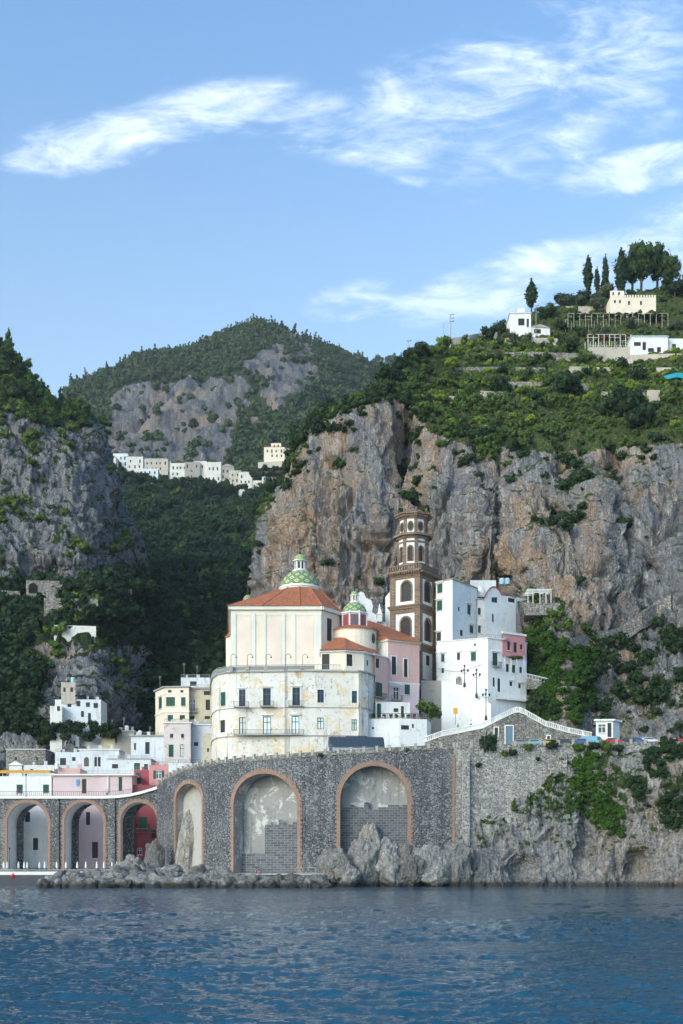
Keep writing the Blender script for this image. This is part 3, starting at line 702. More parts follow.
def m_rc_cl(px, py, nz, r):
    n = nz2(px, py, 15, 15); a = sstep(n+nz*0.7, 0.35, 0.7)
    strip = np.exp(-((px-412-(py-440)*0.03)/10)**2)*(py < 520); s2 = np.exp(-((px-575-(py-500)*0.25)/17)**2)*(py < 540)
    s3 = sstep(px, 500, 545)*sstep(py, 600, 640)*0.45
    edge = (np.abs(py-lipn(px, py)) < 22)*0.5+ (px < 300)*np.exp(-((px-268-(500-py)*0.42)/9)**2)*1.2
    return np.clip(a*0.25+strip*1.0+s2*1.3+s3*.8+edge, 0, 1)*(px > 258)*(px < 700)*(py < 735)
scatter('cliff_bushes', spots_on(RC, 1150, m_rc_cl, 0.5, 2.5, 37), 'mid', leaf_dark, 'dark bushes rooted in cracks of the right cliff', 'scrub', 38)
scatter('cliff_tufts', spots_on(RC, 1500, lambda px, py, nz, r: (px > 258)*(px < 700)*(py > 440)*(py < 735)*sstep(nz2(px, py, 9, 6)+nz*.4, .1, .45), 0.25, 0.8, 39), 'tuft', leaf_mid, 'small tufts of grass growing on the face of the right cliff', 'grass', 40)
scatter('shore_tufts', spots_on(SEA, 420, lambda px, py, nz, r: (px > 455)*(px < 700)*(py > 745)*(py < 850)*sstep(nz2(px, py, 10, 6)+nz*.5, .1, .45), 0.2, 0.8, 41), 'tuft', leaf_mid, 'tufts of grass on the sea cliff under the road', 'grass', 42)

NEAR = {}
def near_meshes(key, mat, kinds=('near',)):
    if key not in NEAR: NEAR[key] = [crown_mesh(key, k, i, mat) for k in kinds for i in range(len(TPL[k]))]
    return NEAR[key]
def where_(p, a=(380, 480, 590), b=(300, 345, 385, 425)):
    px, py = CX+p[0]/p[1]*FPX, HY-(p[2]-CH)/p[1]*FPX
    h = 'above its far left shoulder' if px < a[0] else 'in its left part' if px < a[1] else 'in its middle part' if px < a[2] else 'in its right part'
    v = 'near the hilltop' if py < b[1] else 'on the crop terraces' if py < b[2] else 'below the terraces' if py < b[3] else 'at the cliff edge'
    return v+', '+h
def plant(me, p, s, sz, name, label, cat, group, rz=None):
    o = bpy.data.objects.new(name, me); COL.objects.link(o); o.location = Vector(p)-Vector((0, 0, 0.12*sz)); o.scale = (s, s, sz)
    o.rotation_euler = (random.uniform(-.1, .1), random.uniform(-.1, .1), random.uniform(0, 6.28) if rz is None else rz)
    return tag(o, label, cat, group)
_rs2 = np.random.RandomState(77)
for key, mat, n, mask, s0, s1, lab, grp in (
    ('dark_shrub', leaf_dark, 60, lambda px, py, nz, r: (m_rc_top(px, py, nz, r) > 0)*(py > 350)*(px > 372)*(px < 690), 1.8, 4.4, 'dark green evergreen shrub on the slope above the right cliff', 'dark shrubs on the headland'),
    ('green_shrub', leaf_mid, 105, lambda px, py, nz, r: (m_rc_top(px, py, nz, r) > 0)*(py > 340)*(px > 380)*(px < 690), 1.8, 3.8, 'mid green bushy shrub on the slope above the right cliff', 'green shrubs on the headland'),
    ('bright_shrub', leaf_lite, 70, lambda px, py, nz, r: (py > 338)*(py < 432)*(px > 405)*(px < 690), 1.4, 2.9, 'bright yellow-green bush on the headland terraces', 'bright bushes on the headland'),
    ('olive_tree', leaf_olive, 55, lambda px, py, nz, r: (py > 298)*(py < 352)*(px > 500)*(px < 690), 2.4, 4.0, 'grey-green olive tree on the terraces below the hilltop villa', 'olive trees on the hilltop'),
    ('cliff_shrub', leaf_dark, 40, lambda px, py, nz, r: (py > 440)*(py < 720)*m_rc_cl(px, py, nz, r), 1.8, 4.0, 'dark shrub hanging on the face of the right cliff', 'shrubs on the cliff face')):
    ms = near_meshes(key, mat)
    for (x, y, z, s, sz) in spots_on(RC, n, mask, s0, s1, hash(key) % 1000 if False else len(key)*7, 0.95, 1.2):
        if key == 'cliff_shrub':
            q_ = CX+x/y*FPX, HY-(z-CH)/y*FPX; l2 = 'dark shrub on the cliff face, %s, %s' % ('left of the bell tower' if q_[0] < 400 else 'above the white houses' if q_[0] < 530 else 'towards the right edge', 'high up' if q_[1] < 500 else 'half way up' if q_[1] < 590 else 'on the lower bluff')
        else: l2 = lab.split(' on ')[0]+' on the headland slope, '+where_((x, y, z))
        plant(ms[_rs2.randint(len(ms))], (x, y, z), s, sz, key, l2, 'tree' if 'tree' in key else 'shrub', grp)

# pines on top of the left cliff
pm = near_meshes('pine', leaf_pine, ('pine',))
bark = simple('bark', (0.10, 0.075, 0.055), 0.9)
def tree(name, p, me, s, sz, label, group=None, cat='tree', trunk_h=0.5, tr=0.05, lean=0.0):
    """trunk with limbs plus a crown mesh"""
    t = thing(name, p, label, cat, group); H = sz
    mb = MB(); p = Vector(p)
    mb.tube([p-Vector((0, 0, .6)), p+Vector((lean*.3*H, 0, H*trunk_h*.5)), p+Vector((lean*H, 0, H*(trunk_h+.35)))], [tr*H, tr*H*.75, tr*H*.3], 7)
    for k in range(4):
        a = random.uniform(0, 6.28); b = p+Vector((lean*.6*H, 0, H*trunk_h*random.uniform(.6, 1.0)))
        mb.tube([b, b+Vector((math.cos(a)*s*.3, math.sin(a)*s*.3, H*.18)), b+Vector((math.cos(a)*s*.55, math.sin(a)*s*.55, H*.32))], [tr*H*.4, tr*H*.25, tr*H*.1], 5)
    mb.build('trunk', bark, t, smooth=True)
    c = bpy.data.objects.new('crown', me); COL.objects.link(c); c.parent = t
    c.scale = (s, s, sz); c.rotation_euler = (0, 0, random.uniform(0, 6.28)); c.location = (lean*H*.6, 0, 0)
    return t
ORD = 'first second third fourth fifth sixth seventh eighth ninth tenth eleventh twelfth thirteenth fourteenth fifteenth sixteenth seventeenth eighteenth'.split()
for i, (px, py, s, hz) in enumerate(sorted([(8, 352, 3.6, 4.4), (2, 372, 4.4, 4.6), (20, 375, 3.8, 4.2), (-8, 345, 4, 5), (30, 392, 4.2, 4.2), (14, 396, 4.6, 4.2), (42, 402, 3.8, 4.4), (48, 410, 4.2, 4.4),
      (3, 408, 5.0, 4.6), (24, 416, 3.6, 3.4), (60, 410, 3.4, 4.2), (68, 413, 3.8, 3.6), (78, 418, 4.4, 3.4), (84, 424, 4.2, 3.2), (56, 424, 3.4, 3.0), (36, 420, 3.2, 3), (-6, 392, 5, 5)])):
    tree('pine_tree', on(LC, px, py+4), pm[i % 4], s, hz, 'green pine tree on top of the left cliff, %s from the left' % ORD[i], 'pines on the left clifftop', trunk_h=.3)

# hilltop trees on the right
def cyp(seed, n=900):
    rs = np.random.RandomState(seed); L = []
    for i in range(11):
        t = i/10; r = (math.sin(math.pi*min(1, t*0.86+0.12))**0.7)*0.15+0.012; L.append(((rs.randn()*.012, rs.randn()*.012, 0.04+t*0.93), (r, r, 0.09)))
    return crown(seed, L, n, 0.035, 0.8)
TPL['cypress'] = [cyp(300+i) for i in range(3)]
cm = near_meshes('cypress', leaf_dark, ('cypress',))
hilltop = [(531.5, 306, 281, 12, 'lone dark cypress beside the white villa'), (588, 289, 257, 10, 'leftmost of the hilltop cypresses, standing behind the round trees'),
     (605.5, 289, 256, 7, 'slim tall cypress of the hilltop, thinnest of the row'), (605, 300, 276, 10, 'short cypress in front of the slim one on the hilltop'),
     (621, 291, 250, 13, 'tallest broad cypress beside the stone pines'), (597, 292, 268, 6, 'small pointed cypress between the tall hilltop cypresses')]
for i, (px, yb, yt, wd, lab) in enumerate(hilltop):
    p = on(RC, px, yb); D = p.y; p.x = X(px, D); h = (Z(yt, D)-Z(yb, D)); p.z = Z(yb, D)
    t = thing('cypress_tree', p, lab, 'tree', 'cypresses on the hilltop')
    MB().tube([p-Vector((0, 0, 3)), p+Vector((0, 0, h*.6))], [.35, .15], 6).build('trunk', bark, t)
    c = bpy.data.objects.new('crown', cm[i % 3]); COL.objects.link(c); c.parent = t; ww = wd*D/FPX/0.33; c.scale = (ww, ww, h)
TPL['stone'] = [crown(320+i, [((math.cos(a)*r, math.sin(a)*r, .72+zz), (.27, .27, .15)) for a, r, zz in [(0, 0, .12), (1, .3, .02), (2.3, .34, .0), (3.4, .3, .07), (4.5, .33, -.05), (5.6, .3, .03), (.3, .5, -.12), (2.9, .5, -.15), (1.8, .15, -.2), (4.9, .2, -.22)]], 800, .04, .75) for i in range(3)]
sm = near_meshes('stone', leaf_pine, ('stone',))
for i, (px, yb, yt, wd, lab) in enumerate([(641, 290, 240, 32, 'largest umbrella pine on the hilltop, left of its group'), (657, 290, 243, 30, 'umbrella pine in the middle of the hilltop group'), (669, 292, 254, 24, 'smaller umbrella pine at the right of the hilltop group'), (632, 291, 258, 18, 'low umbrella pine right beside the broad cypress')]):
    p = on(RC, px, yb); D = p.y; p.x = X(px, D); p.z = Z(yb, D); h = (yb-yt)*D/FPX
    t = thing('umbrella_pine', p, lab, 'tree', 'umbrella pines on the hilltop'); mb = MB()
    mb.tube([p-Vector((0, 0, 3)), p+Vector((.3, 0, h*.4)), p+Vector((0, 0, h*.75))], [.6, .45, .25], 7)
    for k in range(7):
        a = k*.95; b = p+Vector((0, 0, h*(.35+.04*k))); e = p+Vector((math.cos(a)*wd*D/FPX*.33, math.sin(a)*wd*D/FPX*.33, h*.66)); mb.tube([b, (b+e)/2+Vector((0, 0, -.4)), e], [.25, .18, .08], 5)
    mb.build('trunk', bark, t, smooth=True)
    c = bpy.data.objects.new('crown', sm[i % 3]); COL.objects.link(c); c.parent = t; ww = wd*D/FPX/1.3; c.scale = (ww, ww, h); c.rotation_euler = (0, 0, i*1.3)
    mid = bpy.data.objects.new('lower_foliage', sm[(i+1) % 3]); COL.objects.link(mid); mid.parent = t; mid.scale = (ww*.85, ww*.85, h*.62); mid.rotation_euler = (0, 0, i*2.1+1)
rt = near_meshes('round', leaf_dark, ('near',))
for i, (px, yb, s, lab) in enumerate([(561, 306, 3.6, 'round dark tree left of the hilltop cypresses'), (572, 305, 3.4, 'second round dark tree below the leftmost cypress'), (585, 300, 3.6, 'round dark tree under the leftmost cypress'), (548, 320, 3.6, 'round shrub tree rising behind the white villa roof'), (560, 330, 2.8, 'low dark tree right of the white villa'),
      (675, 297, 5.5, 'dark conifer at the right end of the hilltop'), (500, 334, 3.6, 'dark tree left of the white villa'), (490, 339, 3.2, 'rounded bush on the ridge left of the white villa'), (568, 352, 4.6, 'big green tree on the terrace under the villas'), (566, 400, 6.0, 'large bright green tree in the middle of the headland slope'), (625, 420, 6.5, 'large dark tree overhanging the right cliff'), (640, 430, 5.2, 'dark tree leaning over the cliff edge'), (500, 395, 4.2, 'dark tree left of the cliff retaining wall'), (318, 436, 3.8, 'dark round tree on the far left cliff edge of the headland'), (386, 388, 4.5, 'dark tree at the notch of the headland skyline'), (274, 492, 3.4, 'dark tree on the shoulder above the church dome'), (289, 474, 3.0, 'dark tree on the cliff edge beside the hamlet')]):
    p = on(RC, px, yb); tree('round_tree', p, rt[i % 7], s, s*1.05, lab, trunk_h=.4, tr=.07)
# ================================================================== MATERIALS FOR BUILDINGS
white_p = plaster('whitewash', (0.78, 0.78, 0.77), 0.30, streak=0.3, mold=.12)
white_old = plaster('whitewash_old', (0.70, 0.69, 0.66), 0.55, patch=(0.44, 0.39, 0.32), patch_amt=0.35, streak=0.5)
white_wx = plaster('weathered_render', (0.72, 0.69, 0.64), 0.75, patch=(0.70, 0.55, 0.36), patch_amt=0.8, streak=0.9, mold=.6)
cream_p = plaster('cream_render', (0.78, 0.69, 0.57), 0.15, streak=0.2)
pink_pale = plaster('pale_peach_render', (0.80, 0.67, 0.58), 0.05, streak=0.05)
pale_green = plaster('pale_trim', (0.72, 0.72, 0.655), 0.08, streak=0.1)
pink_p = plaster('pink_render', (0.72, 0.45, 0.40), 0.2, patch=(0.62, 0.55, 0.5), patch_amt=0.2)
rose_p = plaster('rose_render', (0.60, 0.27, 0.27), 0.3, streak=.3)
lilac_p = plaster('lilac_render', (0.66, 0.52, 0.55), 0.15)
red_p = plaster('crimson_render', (0.34, 0.085, 0.10), 0.5, streak=.5, mold=.3)
yellow_p = plaster('ochre_render', (0.60, 0.52, 0.37), 0.35, patch=(0.5, 0.45, 0.36), patch_amt=0.3)
grey_p = plaster('bare_cement', (0.33, 0.31, 0.285), 0.5, patch=(0.45, 0.42, 0.38), patch_amt=0.5)
tan_p = plaster('old_tan_render', (0.47, 0.42, 0.36), 0.5, patch=(0.32, 0.29, 0.26), patch_amt=0.5, streak=.6)
blue_p = plaster('bluish_white_render', (0.64, 0.68, 0.72), 0.4, streak=0.5, mold=.3)
brown_st = coursed('brown_tufa_blocks', (0.20, 0.14, 0.10), (0.31, 0.22, 0.155), (0.10, 0.07, 0.055), 0.75, 0.36, 0.04)
trim_w = simple('trim_white', (0.74, 0.74, 0.72), 0.7)
trim_grey = simple('cornice_grey', (0.36, 0.35, 0.33), 0.85)
trim_dark = simple('iron_dark', (0.035, 0.035, 0.04), 0.5)
roof_flat = plaster('roof_screed', (0.34, 0.33, 0.31), 0.4)
tiles = rooftile()
gl = glass(); gl_pale = glass('curtained_glass', (0.30, 0.33, 0.34))
green_w = simple('shutter_green', (0.018, 0.085, 0.065), 0.6)
brown_w = simple('shutter_brown', (0.10, 0.05, 0.03), 0.6)
dark_w = simple('shutter_dark', (0.035, 0.04, 0.042), 0.6)
blue_w = simple('frame_blue', (0.06, 0.14, 0.24), 0.6)
concrete = plaster('concrete', (0.42, 0.40, 0.37), 0.5, streak=0.5)
asphalt = simple('asphalt', (0.055, 0.055, 0.055), 0.9)
brick_m = coursed('brick_voussoirs', (0.36, 0.18, 0.125), (0.21, 0.115, 0.085), (0.42, 0.33, 0.27), 0.35, 0.16, 0.025)
rub_dark = rubble('rubble_dark', dark=(.03,.033,.042), mid=(.10,.105,.12), mortar=(.29,.295,.30), scale=3.0, mw=0.17, stain_amt=.25)
rub_road = rubble('rubble_grey', dark=(0.11, 0.105, 0.10), mid=(0.25, 0.235, 0.215), mortar=(0.40, 0.38, 0.34), scale=2.4, mw=0.12)
rub_high = rubble('rubble_sea_wall', dark=(0.17, 0.165, 0.165), mid=(0.34, 0.33, 0.315), mortar=(0.50, 0.47, 0.43), scale=2.4, mw=0.15, stain=(0.56, 0.50, 0.43), stain_amt=0.9)
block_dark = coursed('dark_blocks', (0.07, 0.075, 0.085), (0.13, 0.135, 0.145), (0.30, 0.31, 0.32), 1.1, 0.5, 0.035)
infill_m = plaster('old_lime_infill', (0.30, 0.30, 0.30), 0.5, patch=(0.58, 0.57, 0.55), patch_amt=0.9, streak=0.8, dark=(0.09, 0.09, 0.10), mold=.85)

# ================================================================== BUILDINGS
def hit(A, B, px):
    """distance along the wall A-B where the wall is seen at a column"""
    k = (px-CX)/FPX; u = (B[0]-A[0], B[1]-A[1]); L = math.hypot(*u); u = (u[0]/L, u[1]/L)
    s = (k*A[1]-A[0])/(u[0]-k*u[1]); return s, A[1]+u[1]*s, L, u
def wallface(mb, A, B, z0, z1, holes, mi=0, reveal=0.28):
    u = Vector((B[0]-A[0], B[1]-A[1], 0)); L = u.length; u.normalize(); n = Vector((u.y, -u.x, 0)); A3 = Vector((A[0], A[1], 0))
    hs = [(max(.02, a), min(L-.02, b), max(z0+.02, c), min(z1-.02, d)) for a, b, c, d in holes]
    S = sorted({0, L, *[h[0] for h in hs], *[h[1] for h in hs]}); ZZ = sorted({z0, z1, *[h[2] for h in hs], *[h[3] for h in hs]})
    pt = lambda s, z, o=0.0: A3+u*s+n*o+Vector((0, 0, z))
    for i in range(len(S)-1):
        for j in range(len(ZZ)-1):
            a, b, c, d = S[i], S[i+1], ZZ[j], ZZ[j+1]; ms, mz = (a+b)/2, (c+d)/2
            if any(h[0] < ms < h[1] and h[2] < mz < h[3] for h in hs): continue
            mb.quad(pt(a, c), pt(b, c), pt(b, d), pt(a, d), mi)
    for a, b, c, d in hs:
        r = -reveal
        mb.quad(pt(a, c), pt(a, d), pt(a, d, r), pt(a, c, r), mi); mb.quad(pt(b, c), pt(b, c, r), pt(b, d, r), pt(b, d), mi)
        mb.quad(pt(a, d), pt(b, d), pt(b, d, r), pt(a, d, r), mi); mb.quad(pt(a, c), pt(a, c, r), pt(b, c, r), pt(b, c), mi)
def railing(mb, path, h=1.0, sp=0.45, r=0.022, mid=True, top=0.035):
    for a, b in zip(path[:-1], path[1:]):
        a, b = Vector(a), Vector(b); L = (b-a).length; k = max(1, int(L/sp)); up = Vector((0, 0, h))
        mb.tube([a+up, b+up], top, 4); mb.tube([a+up*.12, b+up*.12], r, 4)
        for i in range(k+1): q = a+(b-a)*i/k; mb.tube([q, q+up], r, 4)
class House:
    def __init__(s, name, label, cat='house', group=None): s.name, s.label, s.cat, s.group = name, label, cat, group
    def body(s, pts, z0, z1, wall, wins=None, roof='flat', parapet=0.5, cornice=None, wallmats=None, roofmat=None, wm=gl, pitch=.35, over=.35, skip=(), band=()):
        """pts: footprint [(px, D)] counter-clockwise from the front left; wins {side: [(px0, row0, px1, row1, style)]}"""
        pts = [xy(*p) for p in pts]; s.pts = pts; cx = sum(p[0] for p in pts)/len(pts); cy = sum(p[1] for p in pts)/len(pts)
        if not hasattr(s, 'root'): s.root = thing(s.name, (cx, cy, z0), s.label, s.cat, s.group)
        root = s.root; mb = MB(); n = len(pts); wins = wins or {}; jobs = []
        for i in range(n):
            A, B = pts[i], pts[(i+1) % n]; hs = []
            for wn in wins.get(i, []):
                if len(wn) == 6:
                    h = wn[:4]; L = math.hypot(B[0]-A[0], B[1]-A[1]); hs.append(h); jobs.append((A, ((B[0]-A[0])/L, (B[1]-A[1])/L), h, wn[4])); continue
                p0, y0, p1, y1, st = wn
                a, Da, L, u = hit(A, B, p0); b, Db, _, _ = hit(A, B, p1); Dm = (Da+Db)/2
                if a > b: a, b = b, a
                h = (a, b, Z(y1, Dm), Z(y0, Dm)); 
                if h[1]-h[0] < .2 or h[0] < 0 or h[1] > L: h = (max(.1, h[0]), min(L-.1, max(h[1], h[0]+.5)), h[2], h[3])
                hs.append(h); jobs.append((A, u, h, st))
            wallface(mb, A, B, z0, z1, hs, (wallmats or {}).get(i, 0))
        zr = z1-(parapet if roof == 'flat' else 0)
        if roof == 'flat':
            inner = [(cx+(p[0]-cx)*(1-.3/max(1, abs(p[0]-cx))), cy+(p[1]-cy)*(1-.3/max(1, abs(p[1]-cy)))) for p in pts]
            for i in range(n):
                a, b, c, d = pts[i], pts[(i+1) % n], inner[(i+1) % n], inner[i]
                mb.quad((a[0], a[1], z1), (b[0], b[1], z1), (c[0], c[1], z1), (d[0], d[1], z1)); mb.quad((d[0], d[1], zr), (d[0], d[1], z1), (c[0], c[1], z1), (c[0], c[1], zr))
        wl = wall if isinstance(wall, (list, tuple)) else [wall]
        wo = mb.build('wall', wl, root)
        if roof == 'flat': MB().add([(p[0], p[1], zr) for p in inner], [tuple(range(n))]).build('roof', roofmat or roof_flat, root)
        elif roof in ('hip', 'gable', 'shed'):
            r = MB(); o = [(cx+(p[0]-cx)*(1+over/max(1, abs(p[0]-cx))), cy+(p[1]-cy)*(1+over/max(1, abs(p[1]-cy)))) for p in pts]
            if n == 4:
                w = math.hypot(o[1][0]-o[0][0], o[1][1]-o[0][1]); d = math.hypot(o[2][0]-o[1][0], o[2][1]-o[1][1]); H = min(w, d)/2*pitch; k = min(w, d)/2
                mid = lambda a, b, t: (a[0]+(b[0]-a[0])*t, a[1]+(b[1]-a[1])*t)
                if w >= d: l, rr = mid(o[0], o[3], .5), mid(o[1], o[2], .5); t = (k/w if roof == 'hip' else 0.0); R1, R2 = mid(l, rr, t), mid(l, rr, 1-t); F = [(0, 1, 5, 4), (2, 3, 4, 5), (1, 2, 5), (3, 0, 4)]
                else: l, rr = mid(o[0], o[1], .5), mid(o[3], o[2], .5); t = (k/d if roof == 'hip' else 0.0); R1, R2 = mid(l, rr, t), mid(l, rr, 1-t); F = [(1, 2, 5, 4), (3, 0, 4, 5), (0, 1, 4), (2, 3, 5)]
                r.add([(p[0], p[1], z1+.05) for p in o]+[(R1[0], R1[1], z1+H), (R2[0], R2[1], z1+H)], F+[(3, 2, 1, 0)])
            else:
                r.add([(p[0], p[1], z1+.05) for p in o]+[(cx, cy, z1+max(1, pitch*4))], [(i, (i+1) % n, n) for i in range(n)]+[tuple(range(n-1, -1, -1))])
            r.build('roof', roofmat or tiles, root)
        if cornice:
            c = MB(); th, ho, mt = cornice
            s.ring(c, pts, z1-th-.003, z1+.02-.003 if roof == 'flat' else z1-.003, ho); c.build('cornice', mt, root)
        for (zb, th, ho, mt) in band:
            c = MB(); s.ring(c, pts, zb, zb+th, ho); c.build('string_course', mt, root)
        for A, u, h, st in jobs: s.window(A, u, h, st, wm)
        return s
    def ring(s, mb, pts, z0, z1, o):
        n = len(pts)
        for i in range(n):
            a, b = Vector((*pts[i], 0)), Vector((*pts[(i+1) % n], 0)); u = (b-a).normalized(); nn = Vector((u.y, -u.x, 0)); L = (b-a).length
            mb.box((a+b)/2+nn*(o/2-.02)+Vector((0, 0, (z0+z1)/2)), (L+2*o-.04, o+.04, z1-z0-(.004 if i % 2 else 0)), ax=(u, -nn))
    def window(s, A, u, h, st, wm=gl):
        """styles: g glass, s shut green shutters, b brown, k dark, a arched, o open shutters, n niche; + for a hood, _ for a sill, B balcony, t trim"""
        a, b, c, d = h; root = s.root; u3 = Vector((u[0], u[1], 0)); n = Vector((u[1], -u[0], 0)); A3 = Vector((A[0], A[1], 0)); w, hh = b-a, d-c
        pt = lambda S, z, o=0.0: A3+u3*S+n*o+Vector((0, 0, z)); ax = (u3, -n)
        g = MB(); g.quad(pt(a, c, -.2), pt(b, c, -.2), pt(b, d, -.2), pt(a, d, -.2))
        k0 = st[0]; wo = g.build('window', wm if k0 in 'goa' else (gl_pale if k0 == 'p' else dark_w), root)
        fm = {'g': trim_w, 'o': trim_w, 'p': green_w, 's': green_w, 'b': brown_w, 'k': dark_w, 'a': brown_w, 'n': dark_w, 'u': blue_w, 'v': blue_w}[k0]
        t = min(.12, w*.12)
        if k0 in 'gopaub':
            f = MB()
            for S, W in ((a+t/2, t), (b-t/2, t), ((a+b)/2, t*.9)): f.box(pt(S, (c+d)/2, -.15), (W, .09, hh), ax=ax)
            for zz in ((c+t/2), (d-t/2), (c+hh*.68)): f.box(pt((a+b)/2, zz, -.145), (w-.01, .075, t), ax=ax)
            f.build('frame', fm, wo)
        if k0 in 'sbku' and k0 != 'u' and k0 != 'b' or k0 == 'b' and hh > 2.6 and False:
            for q in (0, 1):
                f = MB(); S0 = a+q*w/2+.03; S1 = a+(q+1)*w/2-.03
                f.box(pt((S0+S1)/2, (c+d)/2, -.12), (S1-S0, .05, hh-.04), ax=ax)
                for r in range(max(3, int(hh/.22))): f.box(pt((S0+S1)/2, c+.1+r*.22, -.085), (S1-S0-.12, .04, .05), ax=ax)
                f.build('shutter', fm, wo)
        if k0 == 'o':
            for q in (-1, 1):
                f = MB(); S = a-w*.25 if q < 0 else b+w*.25
                f.box(pt(S, (c+d)/2, .05), (w*.5-.02, .05, hh), ax=ax)
                for r in range(max(3, int(hh/.25))): f.box(pt(S, c+.12+r*.25, .085), (w*.5-.12, .03, .06), ax=ax)
                f.build('shutter', green_w, wo)
        if '_' in st or k0 in 'gs': 
            MB().box(pt((a+b)/2, c-.06, .07), (w+.3, .3, .12), ax=ax).build('sill', trim_w, wo)
        if 't' in st:
            f = MB(); e = .22
            for S, W, zc, H in ((a-e/2, e, (c+d)/2, hh+2*e), (b+e/2, e, (c+d)/2, hh+2*e), ((a+b)/2, w, d+e/2, e)): f.box(pt(S, zc, .03), (W-.004, .10, H-.004), ax=ax)
            f.build('surround', trim_w, wo)
        if '+' in st: MB().box(pt((a+b)/2, d+.32, .15), (w+.8, .36, .16), ax=ax).build('hood', trim_w, wo)
        if 'a' == k0 or 'n' == k0 or 'A' in st:       # arched head: spandrels close the corners, a ring runs round the arch
            f = MB(); r = w/2; k = 10; pa = [((a+b)/2-r*math.cos(math.pi*i/k), d-r+r*math.sin(math.pi*i/k)) for i in range(k+1)]
            for i in range(k):
                f.quad(pt(pa[i][0], pa[i][1], .004), pt(pa[i+1][0], pa[i+1][1], .004), pt(pa[i+1][0], d+.01, .004), pt(pa[i][0], d+.01, .004))
                f.quad(pt(pa[i][0], pa[i][1], .004), pt(pa[i][0], pa[i][1], -.19), pt(pa[i+1][0], pa[i+1][1], -.19), pt(pa[i+1][0], pa[i+1][1], .004))
            f.build('arch_head', s.headmat if hasattr(s, 'headmat') else white_p, wo)
            if hasattr(s, 'ringmat'):
                f = MB(); e = s.ringw; pr = [(a, c, a-e, c)]+[(x, z, (a+b)/2-(r+e)*math.cos(math.pi*i/k), d-r+(r+e)*math.sin(math.pi*i/k)) for i, (x, z) in enumerate(pa)]+[(b, c, b+e, c)]
                for p, q in zip(pr[:-1], pr[1:]):
                    f.quad(pt(p[0], p[1], .1), pt(q[0], q[1], .1), pt(q[2], q[3], .1), pt(p[2], p[3], .1)); f.quad(pt(p[0], p[1], .1), pt(p[0], p[1], -.1), pt(q[0], q[1], -.1), pt(q[0], q[1], .1)); f.quad(pt(p[2], p[3], 0), pt(p[2], p[3], .1), pt(q[2], q[3], .1), pt(q[2], q[3], 0))
                f.build('arch_ring', s.ringmat, wo)
        if 'B' in st:
            bw = w+1.0
            bo = MB().box(pt((a+b)/2, c-.1, .45), (bw, .95, .16), ax=ax).build('balcony', trim_grey, root)
            f = MB(); z = c-.02; railing(f, [pt(a-.5, z, .02), pt(a-.5, z, .9), pt(b+.5, z, .9), pt(b+.5, z, .02)], .95, .22, .02); f.build('railing', trim_dark, bo)
        return wo
    def chimneys(s, spots, mat=None):
        for (px, py0, py1, D, w) in spots:
            mb = MB(); c = P(px, (py0+py1)/2, D); h = Z(py0, D)-Z(py1, D); mb.box(c, (w, w, h)); mb.box(c+Vector((0, 0, h/2+.08)), (w+.25, w+.25, .14)); mb.build('chimney', mat or white_p, s.root)
        return s
    def rail(s, path, mat=None, h=1.0, sp=.4, r=.025):
        mb = MB(); railing(mb, path, h, sp, r); mb.build('railing', mat or trim_dark, s.root); return s
def grid_wins(p0, p1, y0, y1, nx, ny, w, h, styles='sgk', jit=.15, skip=.15, seed=0):
    R = random.Random(seed); out = []
    for j in range(ny):
        for i in range(nx):
            if R.random() < skip: continue
            cx = p0+(p1-p0)*(i+.5)/nx+R.uniform(-jit, jit)*(p1-p0)/nx; cy = y0+(y1-y0)*(j+.5)/ny
            hh = h*R.choice([1, 1, 1.35]); out.append((cx-w/2, cy-hh/2, cx+w/2, cy+hh/2, R.choice(styles)))
    return out

# ================================================================== ARCADED SEA WALL, VIADUCT
class Path:
    """a wall line in plan, measured along its length; built from (px, D) stations"""
    def __init__(s, st, sm=3):
        p = np.array([xy(*q) for q in st]); t = np.linspace(0, len(p)-1, 60*len(p)); q = np.stack([np.interp(t, range(len(p)), p[:, k]) for k in (0, 1)], 1)
        for _ in range(sm*120):
            q[1:-1] = (q[:-2]+2*q[1:-1]+q[2:])/4
        s.q = q; s.s = np.concatenate([[0], np.cumsum(np.linalg.norm(np.diff(q, axis=0), axis=1))]); s.L = s.s[-1]
        s.pxs = CX+q[:, 0]/q[:, 1]*FPX
    def pt(s, a, z=0.0, off=0.0):
        x, y = np.interp(a, s.s, s.q[:, 0]), np.interp(a, s.s, s.q[:, 1]); e = .4
        x2, y2 = np.interp(min(s.L, a+e), s.s, s.q[:, 0]), np.interp(min(s.L, a+e), s.s, s.q[:, 1]); x1, y1 = np.interp(max(0, a-e), s.s, s.q[:, 0]), np.interp(max(0, a-e), s.s, s.q[:, 1])
        u = Vector((x2-x1, y2-y1, 0)).normalized(); return Vector((x+u.y*off, y-u.x*off, z))
    def at(s, px): return float(np.interp(px, s.pxs, s.s))
    def D(s, px): return float(np.interp(px, s.pxs, s.q[:, 1]))
    def z(s, px, py): return Z(py, s.D(px))
def archz(a, s): 
    sc = (a['s0']+a['s1'])/2; r = (a['s1']-a['s0'])/2; return a['zs']+(a['zc']-a['zs'])*math.sqrt(max(0, 1-((s-sc)/r)**2))
